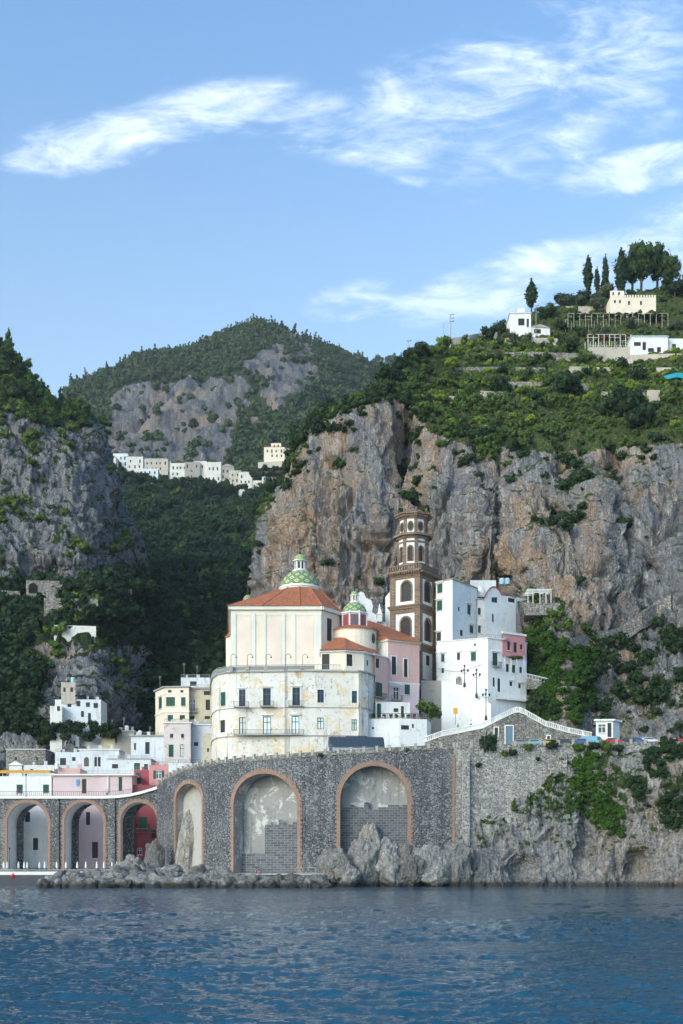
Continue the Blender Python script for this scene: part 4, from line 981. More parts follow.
def arch_wall(root, path, s0, s1, ztop, zbot, arches, thick, mat, ringmat, soffit_mat, ring=1.0, through=False, name='wall'):
    S = set(np.arange(s0, s1, 0.8).tolist()+[s1])
    for a in arches:
        S = {q for q in S if not a['s0'] < q < a['s1']}; sc, r = (a['s0']+a['s1'])/2, (a['s1']-a['s0'])/2
        S |= {sc-r*math.cos(math.pi*i/28) for i in range(29)}
    S = sorted(S); S = [q for i, q in enumerate(S) if i == 0 or q-S[i-1] > 1e-4]
    mb = MB(); ns = lambda m: next((a for a in arches if a['s0'] < m < a['s1']), None)
    for A, B in zip(S[:-1], S[1:]):
        a = ns((A+B)/2)
        zA, zB = (archz(a, A), archz(a, B)) if a else (zbot, zbot)
        mb.quad(path.pt(A, zA), path.pt(B, zB), path.pt(B, ztop(B)), path.pt(A, ztop(A)))
        mb.quad(path.pt(A, ztop(A)), path.pt(B, ztop(B)), path.pt(B, ztop(B), -thick), path.pt(A, ztop(A), -thick))
        if through: mb.quad(path.pt(A, zA, -thick), path.pt(A, ztop(A), -thick), path.pt(B, ztop(B), -thick), path.pt(B, zB, -thick))
    mb.build(name, mat, root)
    for a in arches:
        dep = a.get('depth', thick); so = MB(); sc, r = (a['s0']+a['s1'])/2, (a['s1']-a['s0'])/2; pts = [(a['s0'], zbot)]+[(sc-r*math.cos(math.pi*i/28), None) for i in range(29)]+[(a['s1'], zbot)]
        pts = [(s_, archz(a, s_) if z_ is None else z_) for s_, z_ in pts]
        n0 = (path.pt(sc, 0, 1)-path.pt(sc, 0, 0)); skew = a.get('skew', 0.0); uu = Vector((-n0.y, n0.x, 0)); back = -n0*dep+uu*skew*dep
        for (A, zA), (B, zB) in zip(pts[:-1], pts[1:]): so.quad(path.pt(A, zA), path.pt(A, zA)+back, path.pt(B, zB)+back, path.pt(B, zB))
        so.build('vault', soffit_mat, root)
        rg = MB(); k = 48; out = []
        hb = zbot; nj = int((a['zs']-hb)/.45)
        for side, sx in ((-1, a['s0']), (1, a['s1'])):
            for i in range(nj):
                zc = hb+(i+.5)*(a['zs']-hb)/nj; wdt = ring*(.62 if i % 2 else .95); c0, c1 = (sx-wdt, sx+.06) if side < 0 else (sx-.06, sx+wdt)
                hz = (a['zs']-hb)/nj/2-.005; f, g = .12, -.35; q = [path.pt(c0, zc-hz, f), path.pt(c1, zc-hz, f), path.pt(c1, zc+hz, f), path.pt(c0, zc+hz, f)]; w_ = [path.pt(c0, zc-hz, g), path.pt(c1, zc-hz, g), path.pt(c1, zc+hz, g), path.pt(c0, zc+hz, g)]
                rg.add(q+w_, [(0, 1, 2, 3), (0, 4, 5, 1), (1, 5, 6, 2), (2, 6, 7, 3), (3, 7, 4, 0)])
        for i in range(k):
            t0, t1 = math.pi*(i+.03)/k, math.pi*(i+.97)/k; ri = -.06; ro = ring*(.95 if i % 2 else .82); H = a['zc']-a['zs']; f, g = .14, -.35
            qq = [(sc-(r+e)*math.cos(t), a['zs']+(H+e)*math.sin(t)) for t, e in ((t0, ri), (t1, ri), (t1, ro), (t0, ro))]
            rg.add([path.pt(x, z, f) for x, z in qq]+[path.pt(x, z, g) for x, z in qq], [(3, 2, 1, 0), (0, 1, 5, 4), (1, 2, 6, 5), (2, 3, 7, 6), (3, 0, 4, 7)])
        rg.build('arch_surround', ringmat, root)
SW = Path([(140, 292), (157, 281), (175, 270), (195, 261), (215, 254.5), (240, 249), (270, 245.5), (310, 243), (360, 242), (420, 242), (470, 243), (560, 244.5), (700, 246), (1000, 250)], 2)
def top_py(px): return np.interp(px, [140, 150, 157, 165, 180, 201, 225, 250, 324, 420, 520, 683, 1000], [797, 792, 786, 779, 771.5, 765.2, 762, 759.5, 754, 748.5, 746, 743, 743])
SWk = np.interp
def ztop_sw(s): px = float(np.interp(s, SW.s, SW.pxs)); return Z(top_py(px), float(np.interp(s, SW.s, SW.q[:, 1])))
def arch_px(path, p0, p1, ys, yc, **k): s0, s1 = path.at(p0), path.at(p1); pm = (p0+p1)/2; return dict(s0=s0, s1=s1, zs=path.z(pm, ys), zc=path.z(pm, yc), **k)
zq = 2.6
r_sw = thing('sea_wall', SW.pt(SW.at(300), zq), 'long curved dark rubble sea wall with three tall brick-edged blind arches', 'sea wall')
A1 = arch_px(SW, 175.7, 202, 801, 783.5, depth=5.5); A2 = arch_px(SW, 233.5, 297.5, 806, 773.2, depth=4.0); A3 = arch_px(SW, 340, 408, 800, 765.5, depth=3.5)
sE = SW.at(454)
arch_wall(r_sw, SW, SW.at(157), sE, ztop_sw, zq, [A1, A2, A3], 2.0, rub_dark, brick_m, infill_m, ring=1.05)
for a, nm in ((A1, infill_m), (A2, infill_m), (A3, infill_m)):
    sc = (a['s0']+a['s1'])/2; n0 = (SW.pt(sc, 0, 1)-SW.pt(sc, 0, 0)); bk = -n0*a['depth']*.98
    p = [SW.pt(a['s0']-.5, zq)+bk, SW.pt(a['s1']+.5, zq)+bk]; t = a['zc']+.5
    MB().quad(p[0], p[1], p[1]+Vector((0, 0, t-zq)), p[0]+Vector((0, 0, t-zq))).build('infill_panel', nm, r_sw)
    if a is not A1:
        zt = a['zs']-(3.2 if a is A2 else 0.8); lo = a['s0']+(0.42 if a is A2 else 0.0)*(a['s1']-a['s0'])
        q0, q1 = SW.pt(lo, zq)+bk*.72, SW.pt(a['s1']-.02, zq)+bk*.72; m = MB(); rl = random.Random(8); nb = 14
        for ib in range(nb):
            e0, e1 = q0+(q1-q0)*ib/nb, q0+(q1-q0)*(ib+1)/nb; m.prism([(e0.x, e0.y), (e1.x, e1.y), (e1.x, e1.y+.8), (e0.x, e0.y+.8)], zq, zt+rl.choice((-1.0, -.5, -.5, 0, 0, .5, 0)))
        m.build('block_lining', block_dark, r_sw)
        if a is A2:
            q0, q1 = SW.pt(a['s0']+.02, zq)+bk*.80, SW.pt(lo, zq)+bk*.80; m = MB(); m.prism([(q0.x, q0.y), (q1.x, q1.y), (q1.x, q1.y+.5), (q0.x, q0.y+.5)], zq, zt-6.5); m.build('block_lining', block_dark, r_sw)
# brick quoin strip at the end of the arcade, then the taller grey wall on the rock
m = MB(); sq = SW.at(453.5); zb, zt = SW.z(453, 848), SW.z(453, 754); n = int((zt-zb)/.5)
for i in range(n): w_ = .75 if i % 2 else .45; z0 = zb+i*.5; c0, c1 = sq-w_/2, sq+w_/2; f, g = .16, -.2; Q = [SW.pt(c, z, o) for o in (f, g) for c, z in ((c0, z0+.01), (c1, z0+.01), (c1, z0+.49), (c0, z0+.49))]; m.add(Q, [(0, 1, 2, 3), (0, 4, 5, 1), (1, 5, 6, 2), (2, 6, 7, 3), (3, 7, 4, 0)])
m.build('brick_quoins', brick_m, r_sw)
r_rw = thing('road_wall', SW.pt(SW.at(560), 12), 'tall grey stained masonry wall carrying the coast road on the natural rock', 'retaining wall')
S = np.arange(sE, SW.at(990), 1.0); m = MB()
for A, B in zip(S[:-1], S[1:]): m.quad(SW.pt(A, 5, .02), SW.pt(B, 5, .02), SW.pt(B, ztop_sw(B), .02), SW.pt(A, ztop_sw(A), .02)); m.quad(SW.pt(A, ztop_sw(A), .02), SW.pt(B, ztop_sw(B), .02), SW.pt(B, ztop_sw(B), -2), SW.pt(A, ztop_sw(A), -2))
m.build('wall', rub_high, r_rw)
m = MB()
for px in (466, 563, 580, 597, 614, 640): a = SW.at(px); z1 = ztop_sw(a)-1.2; q = [SW.pt(a-.9, 0, .02), SW.pt(a+.9, 0, .02), SW.pt(a+.6, 0, .9), SW.pt(a-.6, 0, .9)]; m.prism([(p.x, p.y) for p in q][::-1], 8, [z1-2.2, z1-2.2, z1, z1])
m.build('buttress', rub_high, r_rw)
# parapet: coping band, low wall and square posts
def parapet(root, a0, a1, step, rel=0.95):
    m = MB(); S = np.arange(a0, a1, .8).tolist()+[a1]
    for A, B in zip(S[:-1], S[1:]):
        for o0, o1, z0, z1 in ((.10, -.35, -.30, .0), (.02, -.28, .0, rel*(.62 if a0 < sE-1 else .45))):
            q = [SW.pt(A, 0, o0), SW.pt(B, 0, o0), SW.pt(B, 0, o1), SW.pt(A, 0, o1)]; zA, zB = ztop_sw(A), ztop_sw(B)
            m.prism([(p.x, p.y) for p in q], [zA+z0, zB+z0, zB+z0, zA+z0], [zA+z1, zB+z1, zB+z1, zA+z1])
    m.build('parapet', rub_road, root)
    k = int((a1-a0)/step)
    for i in range(k+1):
        s_ = a0+(a1-a0)*i/k; p = SW.pt(s_, ztop_sw(s_), -.12); u = (SW.pt(s_+.2)-SW.pt(s_-.2)).normalized(); n = Vector((u.y, -u.x, 0)); m = MB()
        m.box(p+Vector((0, 0, rel*.5)), (.5, .5, rel), ax=(u, -n)); m.box(p+Vector((0, 0, rel+.04)), (.64, .62, .1), ax=(u, -n)); m.build('parapet_post', concrete, root)
parapet(r_sw, SW.at(158), sE, 2.55); parapet(r_rw, sE+.6, SW.at(760), 2.9)

# left viaduct
VIA = Path([(-220, 297), (-60, 291.5), (0, 289), (50, 287), (105, 285), (130, 284), (157, 283), (185, 281)], 1)
def vtop(px): return np.interp(px, [-220, 105, 118, 130, 142, 157, 175], [797.2, 797.2, 796.6, 795.2, 792.5, 788, 783])
def ztop_v(s): px = float(np.interp(s, VIA.s, VIA.pxs)); return Z(vtop(px), float(np.interp(s, VIA.s, VIA.q[:, 1])))
r_v = thing('viaduct', VIA.pt(VIA.at(60), 3.2), 'long dark stone road viaduct over the beach with round brick-edged open arches', 'viaduct')
VA = [arch_px(VIA, 7+57*(k-0), 48-0+57*(k-0)-(0 if k else 0), 823.5, 802.3, depth=9.5, skew=-.19) for k in (-2, -1, 0)]+[arch_px(VIA, 64.5, 103.5, 823, 802, depth=9.5, skew=-.2), arch_px(VIA, 120.5, 157.3, 822, 802, depth=9.5, skew=-.28)]
rub_via = rubble('rubble_viaduct', dark=(0.035, 0.038, 0.046), mid=(0.13, 0.13, 0.14), mortar=(0.30, 0.30, 0.30), scale=2.9, mw=0.17, stain_amt=.25)
arch_wall(r_v, VIA, 0, VIA.at(165), ztop_v, 2.6, VA, 9.5, rub_via, brick_m, blue_p, ring=.85, through=True)
for px in (56, 112): 
    a = VIA.at(px); q = [VIA.pt(a-.85, 0, .02), VIA.pt(a+.85, 0, .02), VIA.pt(a+.85, 0, .45), VIA.pt(a-.85, 0, .45)]; MB().prism([(p.x, p.y) for p in q][::-1], 2.6, ztop_v(a)-.3).build('pilaster', rub_via, r_v)
m = MB(); S = np.arange(0, VIA.at(160), 1.0)
for A, B in zip(S[:-1], S[1:]):
    q = [VIA.pt(A, 0, .55), VIA.pt(B, 0, .55), VIA.pt(B, 0, -.3), VIA.pt(A, 0, -.3)]; zA, zB = ztop_v(A), ztop_v(B); m.prism([(p.x, p.y) for p in q], [zA-.35, zB-.35, zB-.35, zA-.35], [zA+.30, zB+.30, zB+.30, zA+.30])
m.build('deck_edge', trim_w, r_v)
m = MB(); railing(m, [VIA.pt(a, ztop_v(a)+.3, .35) for a in np.arange(0, VIA.at(158), 3.0)], 1.05, .5, .03, top=.05)
m.build('railing', trim_dark, r_v)

# ground behind the walls (road terrace), quay, beach, town ground
tp = []
pxs_ = list(range(160, 1000, 12)); front = [SW.pt(SW.at(p), 0, -.5) for p in pxs_]; zf = [ztop_sw(SW.at(p))-.02 for p in pxs_]
m = MB()
for i in range(len(pxs_)-1):
    a, b = front[i], front[i+1]; za, zb_ = zf[i], zf[i+1]; aa = Vector((X(pxs_[i], 262), max(262, a.y+8), 0)); bb = Vector((X(pxs_[i+1], 262), max(262, b.y+8), 0))
    m.quad((a.x, a.y, za), (b.x, b.y, zb_), (bb.x, bb.y, zb_), (aa.x, aa.y, za))
tag(m.build('road', asphalt), kind='structure')
m = MB(); q = [xy(170, 275), xy(215, 261.5), xy(1000, 261.5), xy(1000, 345), xy(170, 345)]
m.prism(q, 0, [24.0, 27.0, 27.0, 27.0, 24.0]); tag(m.build('terrace_ground', concrete), kind='structure')
sand = simple('dark_sand', (0.10, 0.09, 0.085), 0.95)
m = MB(); BP = [(-260, 1), (-40, 1), (20, 1), (60, 1), (110, 1), (160, 1)]
for (p0, _), (p1, _) in zip(BP[:-1], BP[1:]):
    rows_ = [(284, 3.1), (272, 2.6), (256, 1.1), (240, .05), (226, -1.2)]
    for (d0, z0), (d1, z1) in zip(rows_[:-1], rows_[1:]): m.quad((X(p0, d1), d1, z1), (X(p1, d1), d1, z1), (X(p1, d0), d0, z0), (X(p0, d0), d0, z0))
tag(m.build('beach', sand), kind='structure')
m = MB(); m.prism([xy(-300, 281), xy(160, 280), xy(215, 262), xy(215, 300), xy(160, 330), xy(-300, 330)], 0, 3.2); tag(m.build('town_ground', concrete), kind='structure')
m = MB(); m.prism([xy(222, 232), xy(330, 231), xy(338, 246), xy(150, 285), xy(150, 262), xy(190, 246)], 2.25, 2.55); tag(m.build('quay', concrete), kind='structure')
m = MB(); m.prism([xy(223, 232.6), xy(329, 231.6), xy(337, 246), xy(151, 284), xy(151, 262.5), xy(191, 246.5)], -1, 2.245); tag(m.build('quay_base', rock_S), kind='structure')
m = MB(); m.prism([xy(-60, 266), xy(95, 266), xy(118, 268), xy(118, 279), xy(-60, 281)], 1.2, [2.75]*5); o = m.build('bathing_platform', trim_w); tag(o, 'long white bathing platform under the viaduct arches', 'platform')
# ================================================================== CHURCH, CONVENT, TOWER
def w2p(x, y): return (CX+x/y*FPX, y)
def finial(mb, c, h, r=.12): mb.lathe(c, [(r*2.2, 0), (r*2.4, h*.12), (r*.9, h*.2), (r*1.8, h*.34), (r*.7, h*.44)], 10); mb.box(Vector(c)+Vector((0, 0, h*.7)), (.17, .17, h*.6)); mb.box(Vector(c)+Vector((0, 0, h*.8)), (h*.34, .17, .17))
def dome_on(root, c, zb, r, h, nseg=32, lr=1.3, lh=2.4, caph=1.3, fin=3.2, N=10, M=.9, band=True, cap_m=None):
    prof = [(r*math.cos(t), h*math.sin(t)) for t in np.linspace(0, math.pi/2*.93, 14)]
    o = Vector((c[0], c[1], zb)); MB().lathe(o, prof, nseg).build('dome', dometile('majolica_tiles_%d' % N, N, M), root, smooth=True, origin=o)
    zl = zb+h*.985; l = MB(); l.lathe((c[0], c[1], zl-.25), [(lr*1.35, 0), (lr*1.35, .3), (lr*.72, .31), (lr*.72, lh-.2), (lr*1.2, lh-.19), (lr*1.25, lh)], 16)
    for k in range(8): a = k*math.pi/4+.2; l.box((c[0]+math.cos(a)*lr*.85, c[1]+math.sin(a)*lr*.85, zl+lh/2-.2), (.28, .28, lh-.5), rz=a)
    lo = l.build('lantern', trim_w, root)
    g = MB()
    for k in range(8): a = (k+.5)*math.pi/4+.2; g.box((c[0]+math.cos(a)*lr*.72, c[1]+math.sin(a)*lr*.72, zl+lh/2-.1), (.12, lr*.34, lh*.55), rz=a)
    g.build('lantern_window', dark_w, lo)
    o2 = Vector((c[0], c[1], zl+lh-.25)); MB().lathe(o2, [(lr*1.05*math.cos(t), caph*math.sin(t)) for t in np.linspace(0, math.pi/2*.95, 8)], 16).build('lantern_cap', dometile('majolica_cap_%d' % N, 6, 2.2, green=(.10, .30, .12)), lo, smooth=True, origin=o2)
    f = MB(); finial(f, (c[0], c[1], zl+lh+caph-.35), fin); f.build('cross', trim_dark, lo)

H = House('church', 'tall cream church with red hipped tile roof and green and yellow majolica domes', 'church')
zt = Z(671, 254)
PB = [(231, 262), (321.5, 262), (340, 268), (341, 294), (231, 294)]
H.body(PB, zt-.6, Z(606.5, 262), cream_p, {1: [(327, 618.5, 332, 641, 'k')]}, roof='none', cornice=(.75, .55, pale_green), band=[(zt+1.0, .25, .12, pale_green)])
m = MB()
zw0, zw1 = zt+1.3, Z(606.5, 262)-1.4
for (a, b) in ((231.3, 236), (252.2, 255.5), (263, 266), (282, 285.2), (292.3, 295.6), (314, 321.2)):
    p0, p1 = P(a, 600, 262), P(b, 600, 262); m.box(((p0.x+p1.x)/2, 262-.06, (zw0+zw1)/2), (p1.x-p0.x, .22, zw1-zw0))
for (a, b) in ((236, 252), (255.6, 262.9), (266, 282), (285.3, 292.2), (295.7, 314)):
    p0, p1 = P(a, 600, 262), P(b, 600, 262); m.box(((p0.x+p1.x)/2, 262-.03, zw1-.35), (p1.x-p0.x, .12, .5))
m.build('pilaster', pale_green, H.root)
m = MB()
for (a, b) in ((237.2, 251.2), (266.8, 281.2), (296.6, 313.2)):
    p0, p1 = P(a, 600, 262), P(b, 600, 262); m.box(((p0.x+p1.x)/2, 262-.015, (zw0+zw1)/2-.5), (p1.x-p0.x, .09, zw1-zw0-2.0))
m.build('wall_panel', pink_pale, H.root)
m = MB()
for i in range(int((zw1-zw0)/.62)):
    for px_, dd_ in ((231.3, 0), (338.9, 6)):
        if dd_: continue
        p = P(px_, 600, 262); m.box((p.x+(.30 if i % 2 else .45), 262-.10, zw0+.3+i*.62), (.8 if i % 2 else 1.15, .2, .5))
m.build('quoins', pale_green, H.root)
dc = (X(300, 277), 277); zr0 = Z(606.5, 262)+.02; zr1 = Z(591.5, 277)
ev = [xy(227.5, 261.2), xy(262, 261.2), xy(300, 261.2), xy(322.2, 261.2), xy(342, 267.6), xy(343, 294), xy(290, 295), xy(227.5, 294)]
rg = [(dc[0]+4.9*math.cos(a), dc[1]+4.9*math.sin(a)) for a in [rad(q) for q in (200, 238, 270, 300, 340, 30, 90, 150)]]
m = MB(); m.add([(*p, zr0) for p in ev]+[(*p, zr1) for p in rg], [(i, (i+1) % 8, 8+(i+1) % 8, 8+i) for i in range(8)]+[tuple(range(8, 16)), tuple(range(7, -1, -1))])
for i in range(8): a, b = Vector((*ev[i], zr0)), Vector((*rg[i], zr1)); m.tube([a, b], .16, 5)
m.build('roof', tiles, H.root)
MB().lathe((dc[0], dc[1], zr1-.6), [(4.75, 0), (4.75, .9), (4.95, .95), (4.95, 1.2), (4.6, 1.22), (4.6, 1.45)], 32).build('drum', trim_w, H.root, smooth=False)
dome_on(H.root, dc, zr1+.8, 4.45, 4.0, N=11, M=.62, lr=1.35, lh=2.6, caph=1.5, fin=4.2)
c2 = (X(247.7, 290), 290); z2 = Z(606, 290)
MB().lathe((c2[0], c2[1], z2-2), [(1.1, 0), (1.1, 3.0), (1.3, 3.05), (1.3, 3.3)], 12).build('turret', trim_w, H.root); o2 = Vector((*c2, z2+1.2))
MB().lathe(o2, [(1.15*math.cos(t), 1.5*math.sin(t)) for t in np.linspace(0, 1.5, 8)], 14).build('dome', dometile('majolica_small', 6, 2.0), H.root, smooth=True, origin=o2)
f = MB(); finial(f, (c2[0], c2[1], z2+2.6), 2.6); f.build('cross', trim_dark, H.root)
m = MB(); m.prism([xy(226, 276), xy(231.3, 274), xy(231.3, 290), xy(226, 290)], zt-1, Z(637, 275)); m.build('side_chapel', cream_p, H.root)
m = MB(); m.prism([xy(225, 275.5), xy(231.3, 273.5), xy(231.3, 290.5), xy(225, 290.5)], Z(637, 275)+.003, [Z(637, 275)+.2, Z(637, 275)+.9, Z(637, 275)+.9, Z(637, 275)+.2]); m.build('roof', tiles, H.root)
# apse storey, its roofs, round drum and small dome
m = MB(); cA = (X(354.5, 268), 268); zA = Z(650, 268)
m.lathe((*cA, zA-3), [(4.9, 0), (4.9, Z(633, 268)-zA+3), (5.1, Z(633, 268)-zA+3.05), (5.1, Z(631.8, 268)-zA+3)], 28); m.build('drum', cream_p, H.root)
m = MB(); m.lathe((*cA, Z(632, 268)), [(5.4, 0), (5.4, .12), (3.2, 1.0), (3.1, 1.0)], 28); m.build('roof', tiles, H.root)
z0d, z1d = Z(630.5, 268), Z(615, 268)
m = MB(); m.lathe((*cA, z0d), [(2.85, 0), (2.85, z1d-z0d), (3.15, z1d-z0d+.02), (3.15, z1d-z0d+.35), (2.7, z1d-z0d+.36)], 8, rz=rad(22.5)); dr = m.build('drum', trim_w, H.root)
for k in range(8):
    a = rad(45*k); n = Vector((math.cos(a), math.sin(a), 0)); u = Vector((-n.y, n.x, 0)); c = Vector((*cA, (z0d+z1d)/2))+n*2.66
    MB().box(c, (1.75, .10, z1d-z0d-.5), ax=(u, n)).build('panel', red_p, dr)
    if k % 2 == 0: MB().box(c+n*.04, (.95, .12, z1d-z0d-1.1), ax=(u, n)).build('window', gl, dr)
for k in range(8): a = rad(22.5+45*k); MB().lathe((cA[0]+2.84*math.cos(a), cA[1]+2.84*math.sin(a), z0d), [(.22, 0), (.22, z1d-z0d)], 8).build('column', trim_w, dr)
dome_on(H.root, cA, z1d+.3, 2.75, 2.6, N=8, M=.9, lr=.85, lh=1.8, caph=.95, fin=1.9)
# window of the round drum
m = MB(); a0 = rad(-80+47); n = Vector((math.cos(a0), math.sin(a0), 0)); u = Vector((-n.y, n.x, 0)); c = Vector((*cA, Z(641, 268)))+n*4.9
m.add([c+u*math.cos(t)*.75+Vector((0, 0, (1.0 if t < math.pi+.01 and t > -.01 else .9)*math.sin(t)*1.2))+n*.06 for t in np.linspace(0, 2*math.pi, 14)[:-1]], [tuple(range(13))]); m.build('window', dark_w, H.root)
# nave roof towards the tower and the scrolled gable behind it
m = MB()
m.add([P(372, 641.5, 268.5), P(389, 638.6, 265.2), P(420.3, 642.6, 269.4), P(416, 636, 284), P(372, 621.5, 283), P(364, 619.5, 283), P(357, 632, 272)], [(0, 1, 4, 5, 6), (1, 2, 3, 4)])
m.add([P(357, 632, 272), P(364, 619.5, 283), P(364, 632, 284)], [(0, 1, 2)])
m.build('roof', tiles, H.root)
m = MB(); G = [(357, 640), (357, 594), (361, 591.5), (364, 593), (366, 598), (371, 600), (373, 606), (372, 612), (376, 615), (377, 621), (386, 622), (388, 640)]
pr = [P(a, b, 288) for a, b in G]; n_ = len(pr); m.add([tuple(p) for p in pr]+[(p.x, p.y+.9, p.z) for p in pr], [tuple(range(n_-1, -1, -1)), tuple(range(n_, 2*n_))]+[(i, (i+1) % n_, n_+(i+1) % n_, n_+i) for i in range(n_)])
pb = P(379.5, 622, 287.5); m.lathe(pb, [(.9, 0), (.9, 1.6), (1.1, 1.65), (1.1, 1.9), (.75, 1.95), (.05, 4.4)], 4, rz=rad(45)); m.build('scroll_gable', white_p, H.root)
m = MB(); m.prism([xy(385.3, 290), xy(393, 289), xy(393, 296), xy(385.3, 296)], 50, [Z(597, 290), Z(589, 290), Z(589, 290), Z(597, 290)]); m.build('buttress', white_p, H.root)
H2 = House('apse_house', '', '') ; H2.root = H.root
H2.body([(321.2, 256), (345, 255), (364, 256.6), (377, 261.5), (377, 276), (321.2, 276)], zt-.3, Z(650.8, 256), cream_p, {0: [(322, 654, 329.6, 669.5, 'bt'), (346.5-14, 654, 340, 654.5, 'k')][:1], 1: [(346.6, 654.2, 352.6, 666, 'bt')], 2: [(366.6, 660, 368.4, 665.5, 'k')]}, roof='none', cornice=(.35, .4, trim_w))
m = MB(); zE = Z(650.8, 256)+.02
e = [xy(319.5, 255.2), xy(345, 254.2), xy(364.5, 255.8), xy(381, 262)]; t_ = [P(334, 638, 264), P(345, 636.6, 264.5), P(352, 641, 263.5), P(375, 649.8, 266)]
m.add([(*p, zE) for p in e]+[tuple(p) for p in t_]+[(X(321, 272), 272, zE), P(334, 640, 272)], [(0, 1, 5, 4), (1, 2, 6, 5), (2, 3, 7, 6), (0, 4, 9, 8)]); m.build('roof', tiles, H.root)

H = House('convent', 'weathered white and ochre multi-storey house with rounded corner below the church', 'building')
row1, row2 = (690.5, 706.5), (717.5, 734)
PC = [(211.5, 270), (213, 262.5), (217.5, 257.6), (227, 255.2), (240, 254.2), (284.6, 253.8), (285.4, 253.3), (322, 253.2), (358, 253.8), (358.6, 253.2), (368, 255), (368.6, 256.4), (374, 259.4), (374, 288), (211.5, 288)]
W = {2: [(220.6, 692, 225.5, 706.2, 's'), (220.3, 720, 225, 732.5, 'k')], 3: [], 4: [(263, 688.2, 270.8, 706.6, 'ut+_'), (263, 716.5, 270.8, 734, 'p+')],
     6: [(292.4, 687.4, 300, 706.6, 'ut+_'), (291.6, 716, 299.2, 734, 'p+'), (317.6, 689.6, 321.7, 702.6, 'k')], 7: [(323.5, 717.6, 324, 729, 'k')][:0]+[(351.8, 690.8, 357, 703, 'ut'), (351.6, 719.4, 357, 730.6, 'p')]}
PC[3] = (227, 255.2); PC.insert(4, (236.5, 254.5)); W = {2: W[2], 4: [(239, 689.4, 245.6, 706.8, 'ut+_'), (239, 717.2, 245.6, 734.6, 'p')], 5: W[4], 7: W[6][:2]+[(317.4, 689.6, 321.5, 702.6, 'ut'), (317.4, 717.6, 321.5, 729, 'p')][:0], 8: [(324.2-6.4+5, 0, 0, 0, 'k')][:0]+[(352-.2, 690.8, 357.2, 703, 'ut'), (351.6, 719.4, 356.8, 730.6, 'p')]}
PC = [(211.5, 270), (213, 262.5), (217.5, 257.6), (227, 255.2), (236.5, 254.5), (250, 253.9), (284.6, 253.6), (285.4, 253.2), (315, 253.0), (358, 253.8), (358.6, 253.2), (368, 255), (368.6, 256.4), (374, 259.4), (374, 288), (211.5, 288)]
W = {2: [(220.6, 692, 225.5, 706.2, 's'), (220.3, 720, 225, 732.5, 'k')], 4: [(239, 689.4, 245.6, 706.8, 'ut+_'), (239, 717.2, 245.6, 734.6, 'p')], 5: [(263, 688.2, 270.8, 706.6, 'ut+_'), (263, 716.5, 270.8, 734, 'p+')],
     7: [(292.4, 687.4, 300, 706.6, 'ut+_'), (291.6, 716, 299.2, 734, 'p+')], 8: [(317.4, 689.6, 323.9, 702.6, 'ut'), (317.4, 717.6, 323.7, 729, 'p'), (351.8, 690.8, 357, 703, 'ut'), (351.6, 719.4, 357, 730.6, 'p')]}
H.body(PC, 24.5, zt, white_wx, W, roof='flat', parapet=.15, cornice=(.28, .35, trim_grey), band=[(Z(708, 253.6), .14, .16, trim_grey), (Z(736.3, 253.6), .2, .2, trim_grey)])
pp = [xy(*q) for q in PC[:10]]; pp = [Vector((x-.1, y-.25, zt+.02)) for x, y in pp]
m = MB(); railing(m, pp[:9]+[Vector((*xy(341, 253.3), zt+.02))], 1.15, .3, .03, top=.06)
for a, b in zip(pp[:8], pp[1:9]): d = (b-a).length; u = (b-a).normalized(); m.box((a+b)/2+Vector((0, 0, .55)), (d, .03, .75), ax=(u, Vector((-u.y, u.x, 0))))
m.build('railing', simple('rail_grey', (.25, .25, .25), .6), H.root)
for (p0, p1, yy) in ((234, 249, 707.5), (260, 274, 706.8), (288.5, 303, 706.6), (234, 303.5, 735.2)):
    a, b = P(p0, yy, 253.6), P(p1, yy, 252.8); m = MB(); m.box(((a.x+b.x)/2, 252.9, a.z), (b.x-a.x, 1.15, .2)); bo = m.build('balcony', trim_grey, H.root)
    f = MB(); z = a.z+.1; railing(f, [(a.x+.05, 253.3, z), (a.x+.05, 252.4, z), (b.x-.05, 252.4, z), (b.x-.05, 253.3, z)], 1.0, .25, .02); f.build('railing', trim_dark, bo)
for px_ in (285, 360.5):
    MB().tube([P(px_, 672, 252.8), P(px_, 756, 252.8)], .09, 6).build('drainpipe', trim_grey, H.root)
# gooseneck lamps on the terrace
for i, (px_, lab) in enumerate([(231, 'leftmost gooseneck lamp on the church terrace, at the corner'), (247.4, 'second gooseneck lamp on the church terrace, before the left wall panel'), (265.9, 'third gooseneck lamp on the church terrace'), (285.6, 'fourth gooseneck lamp, above the joint in the convent front'), (302.5, 'rightmost gooseneck lamp on the church terrace')]):
    b = Vector((X(px_, 253.8), 253.8, zt)); t = thing('terrace_lamp', b, lab, 'lamp', 'gooseneck lamps on the church terrace'); m = MB()
    m.box(b+Vector((0, -.05, .45)), (.8, .6, .9)); m.build('base', trim_grey, t); m = MB()
    m.tube([b+Vector((0, 0, .9)), b+Vector((0, 0, 3.0))]+[b+Vector((.55-.55*math.cos(a), 0, 3.0+.55*math.sin(a))) for a in np.linspace(.3, math.pi, 7)], .05, 6); m.build('pole', trim_dark, t)
    MB().lathe(b+Vector((1.1, 0, 2.75)), [(.2, 0), (.12, .22), (.04, .3)], 8).build('lamp_shade', trim_dark, t)

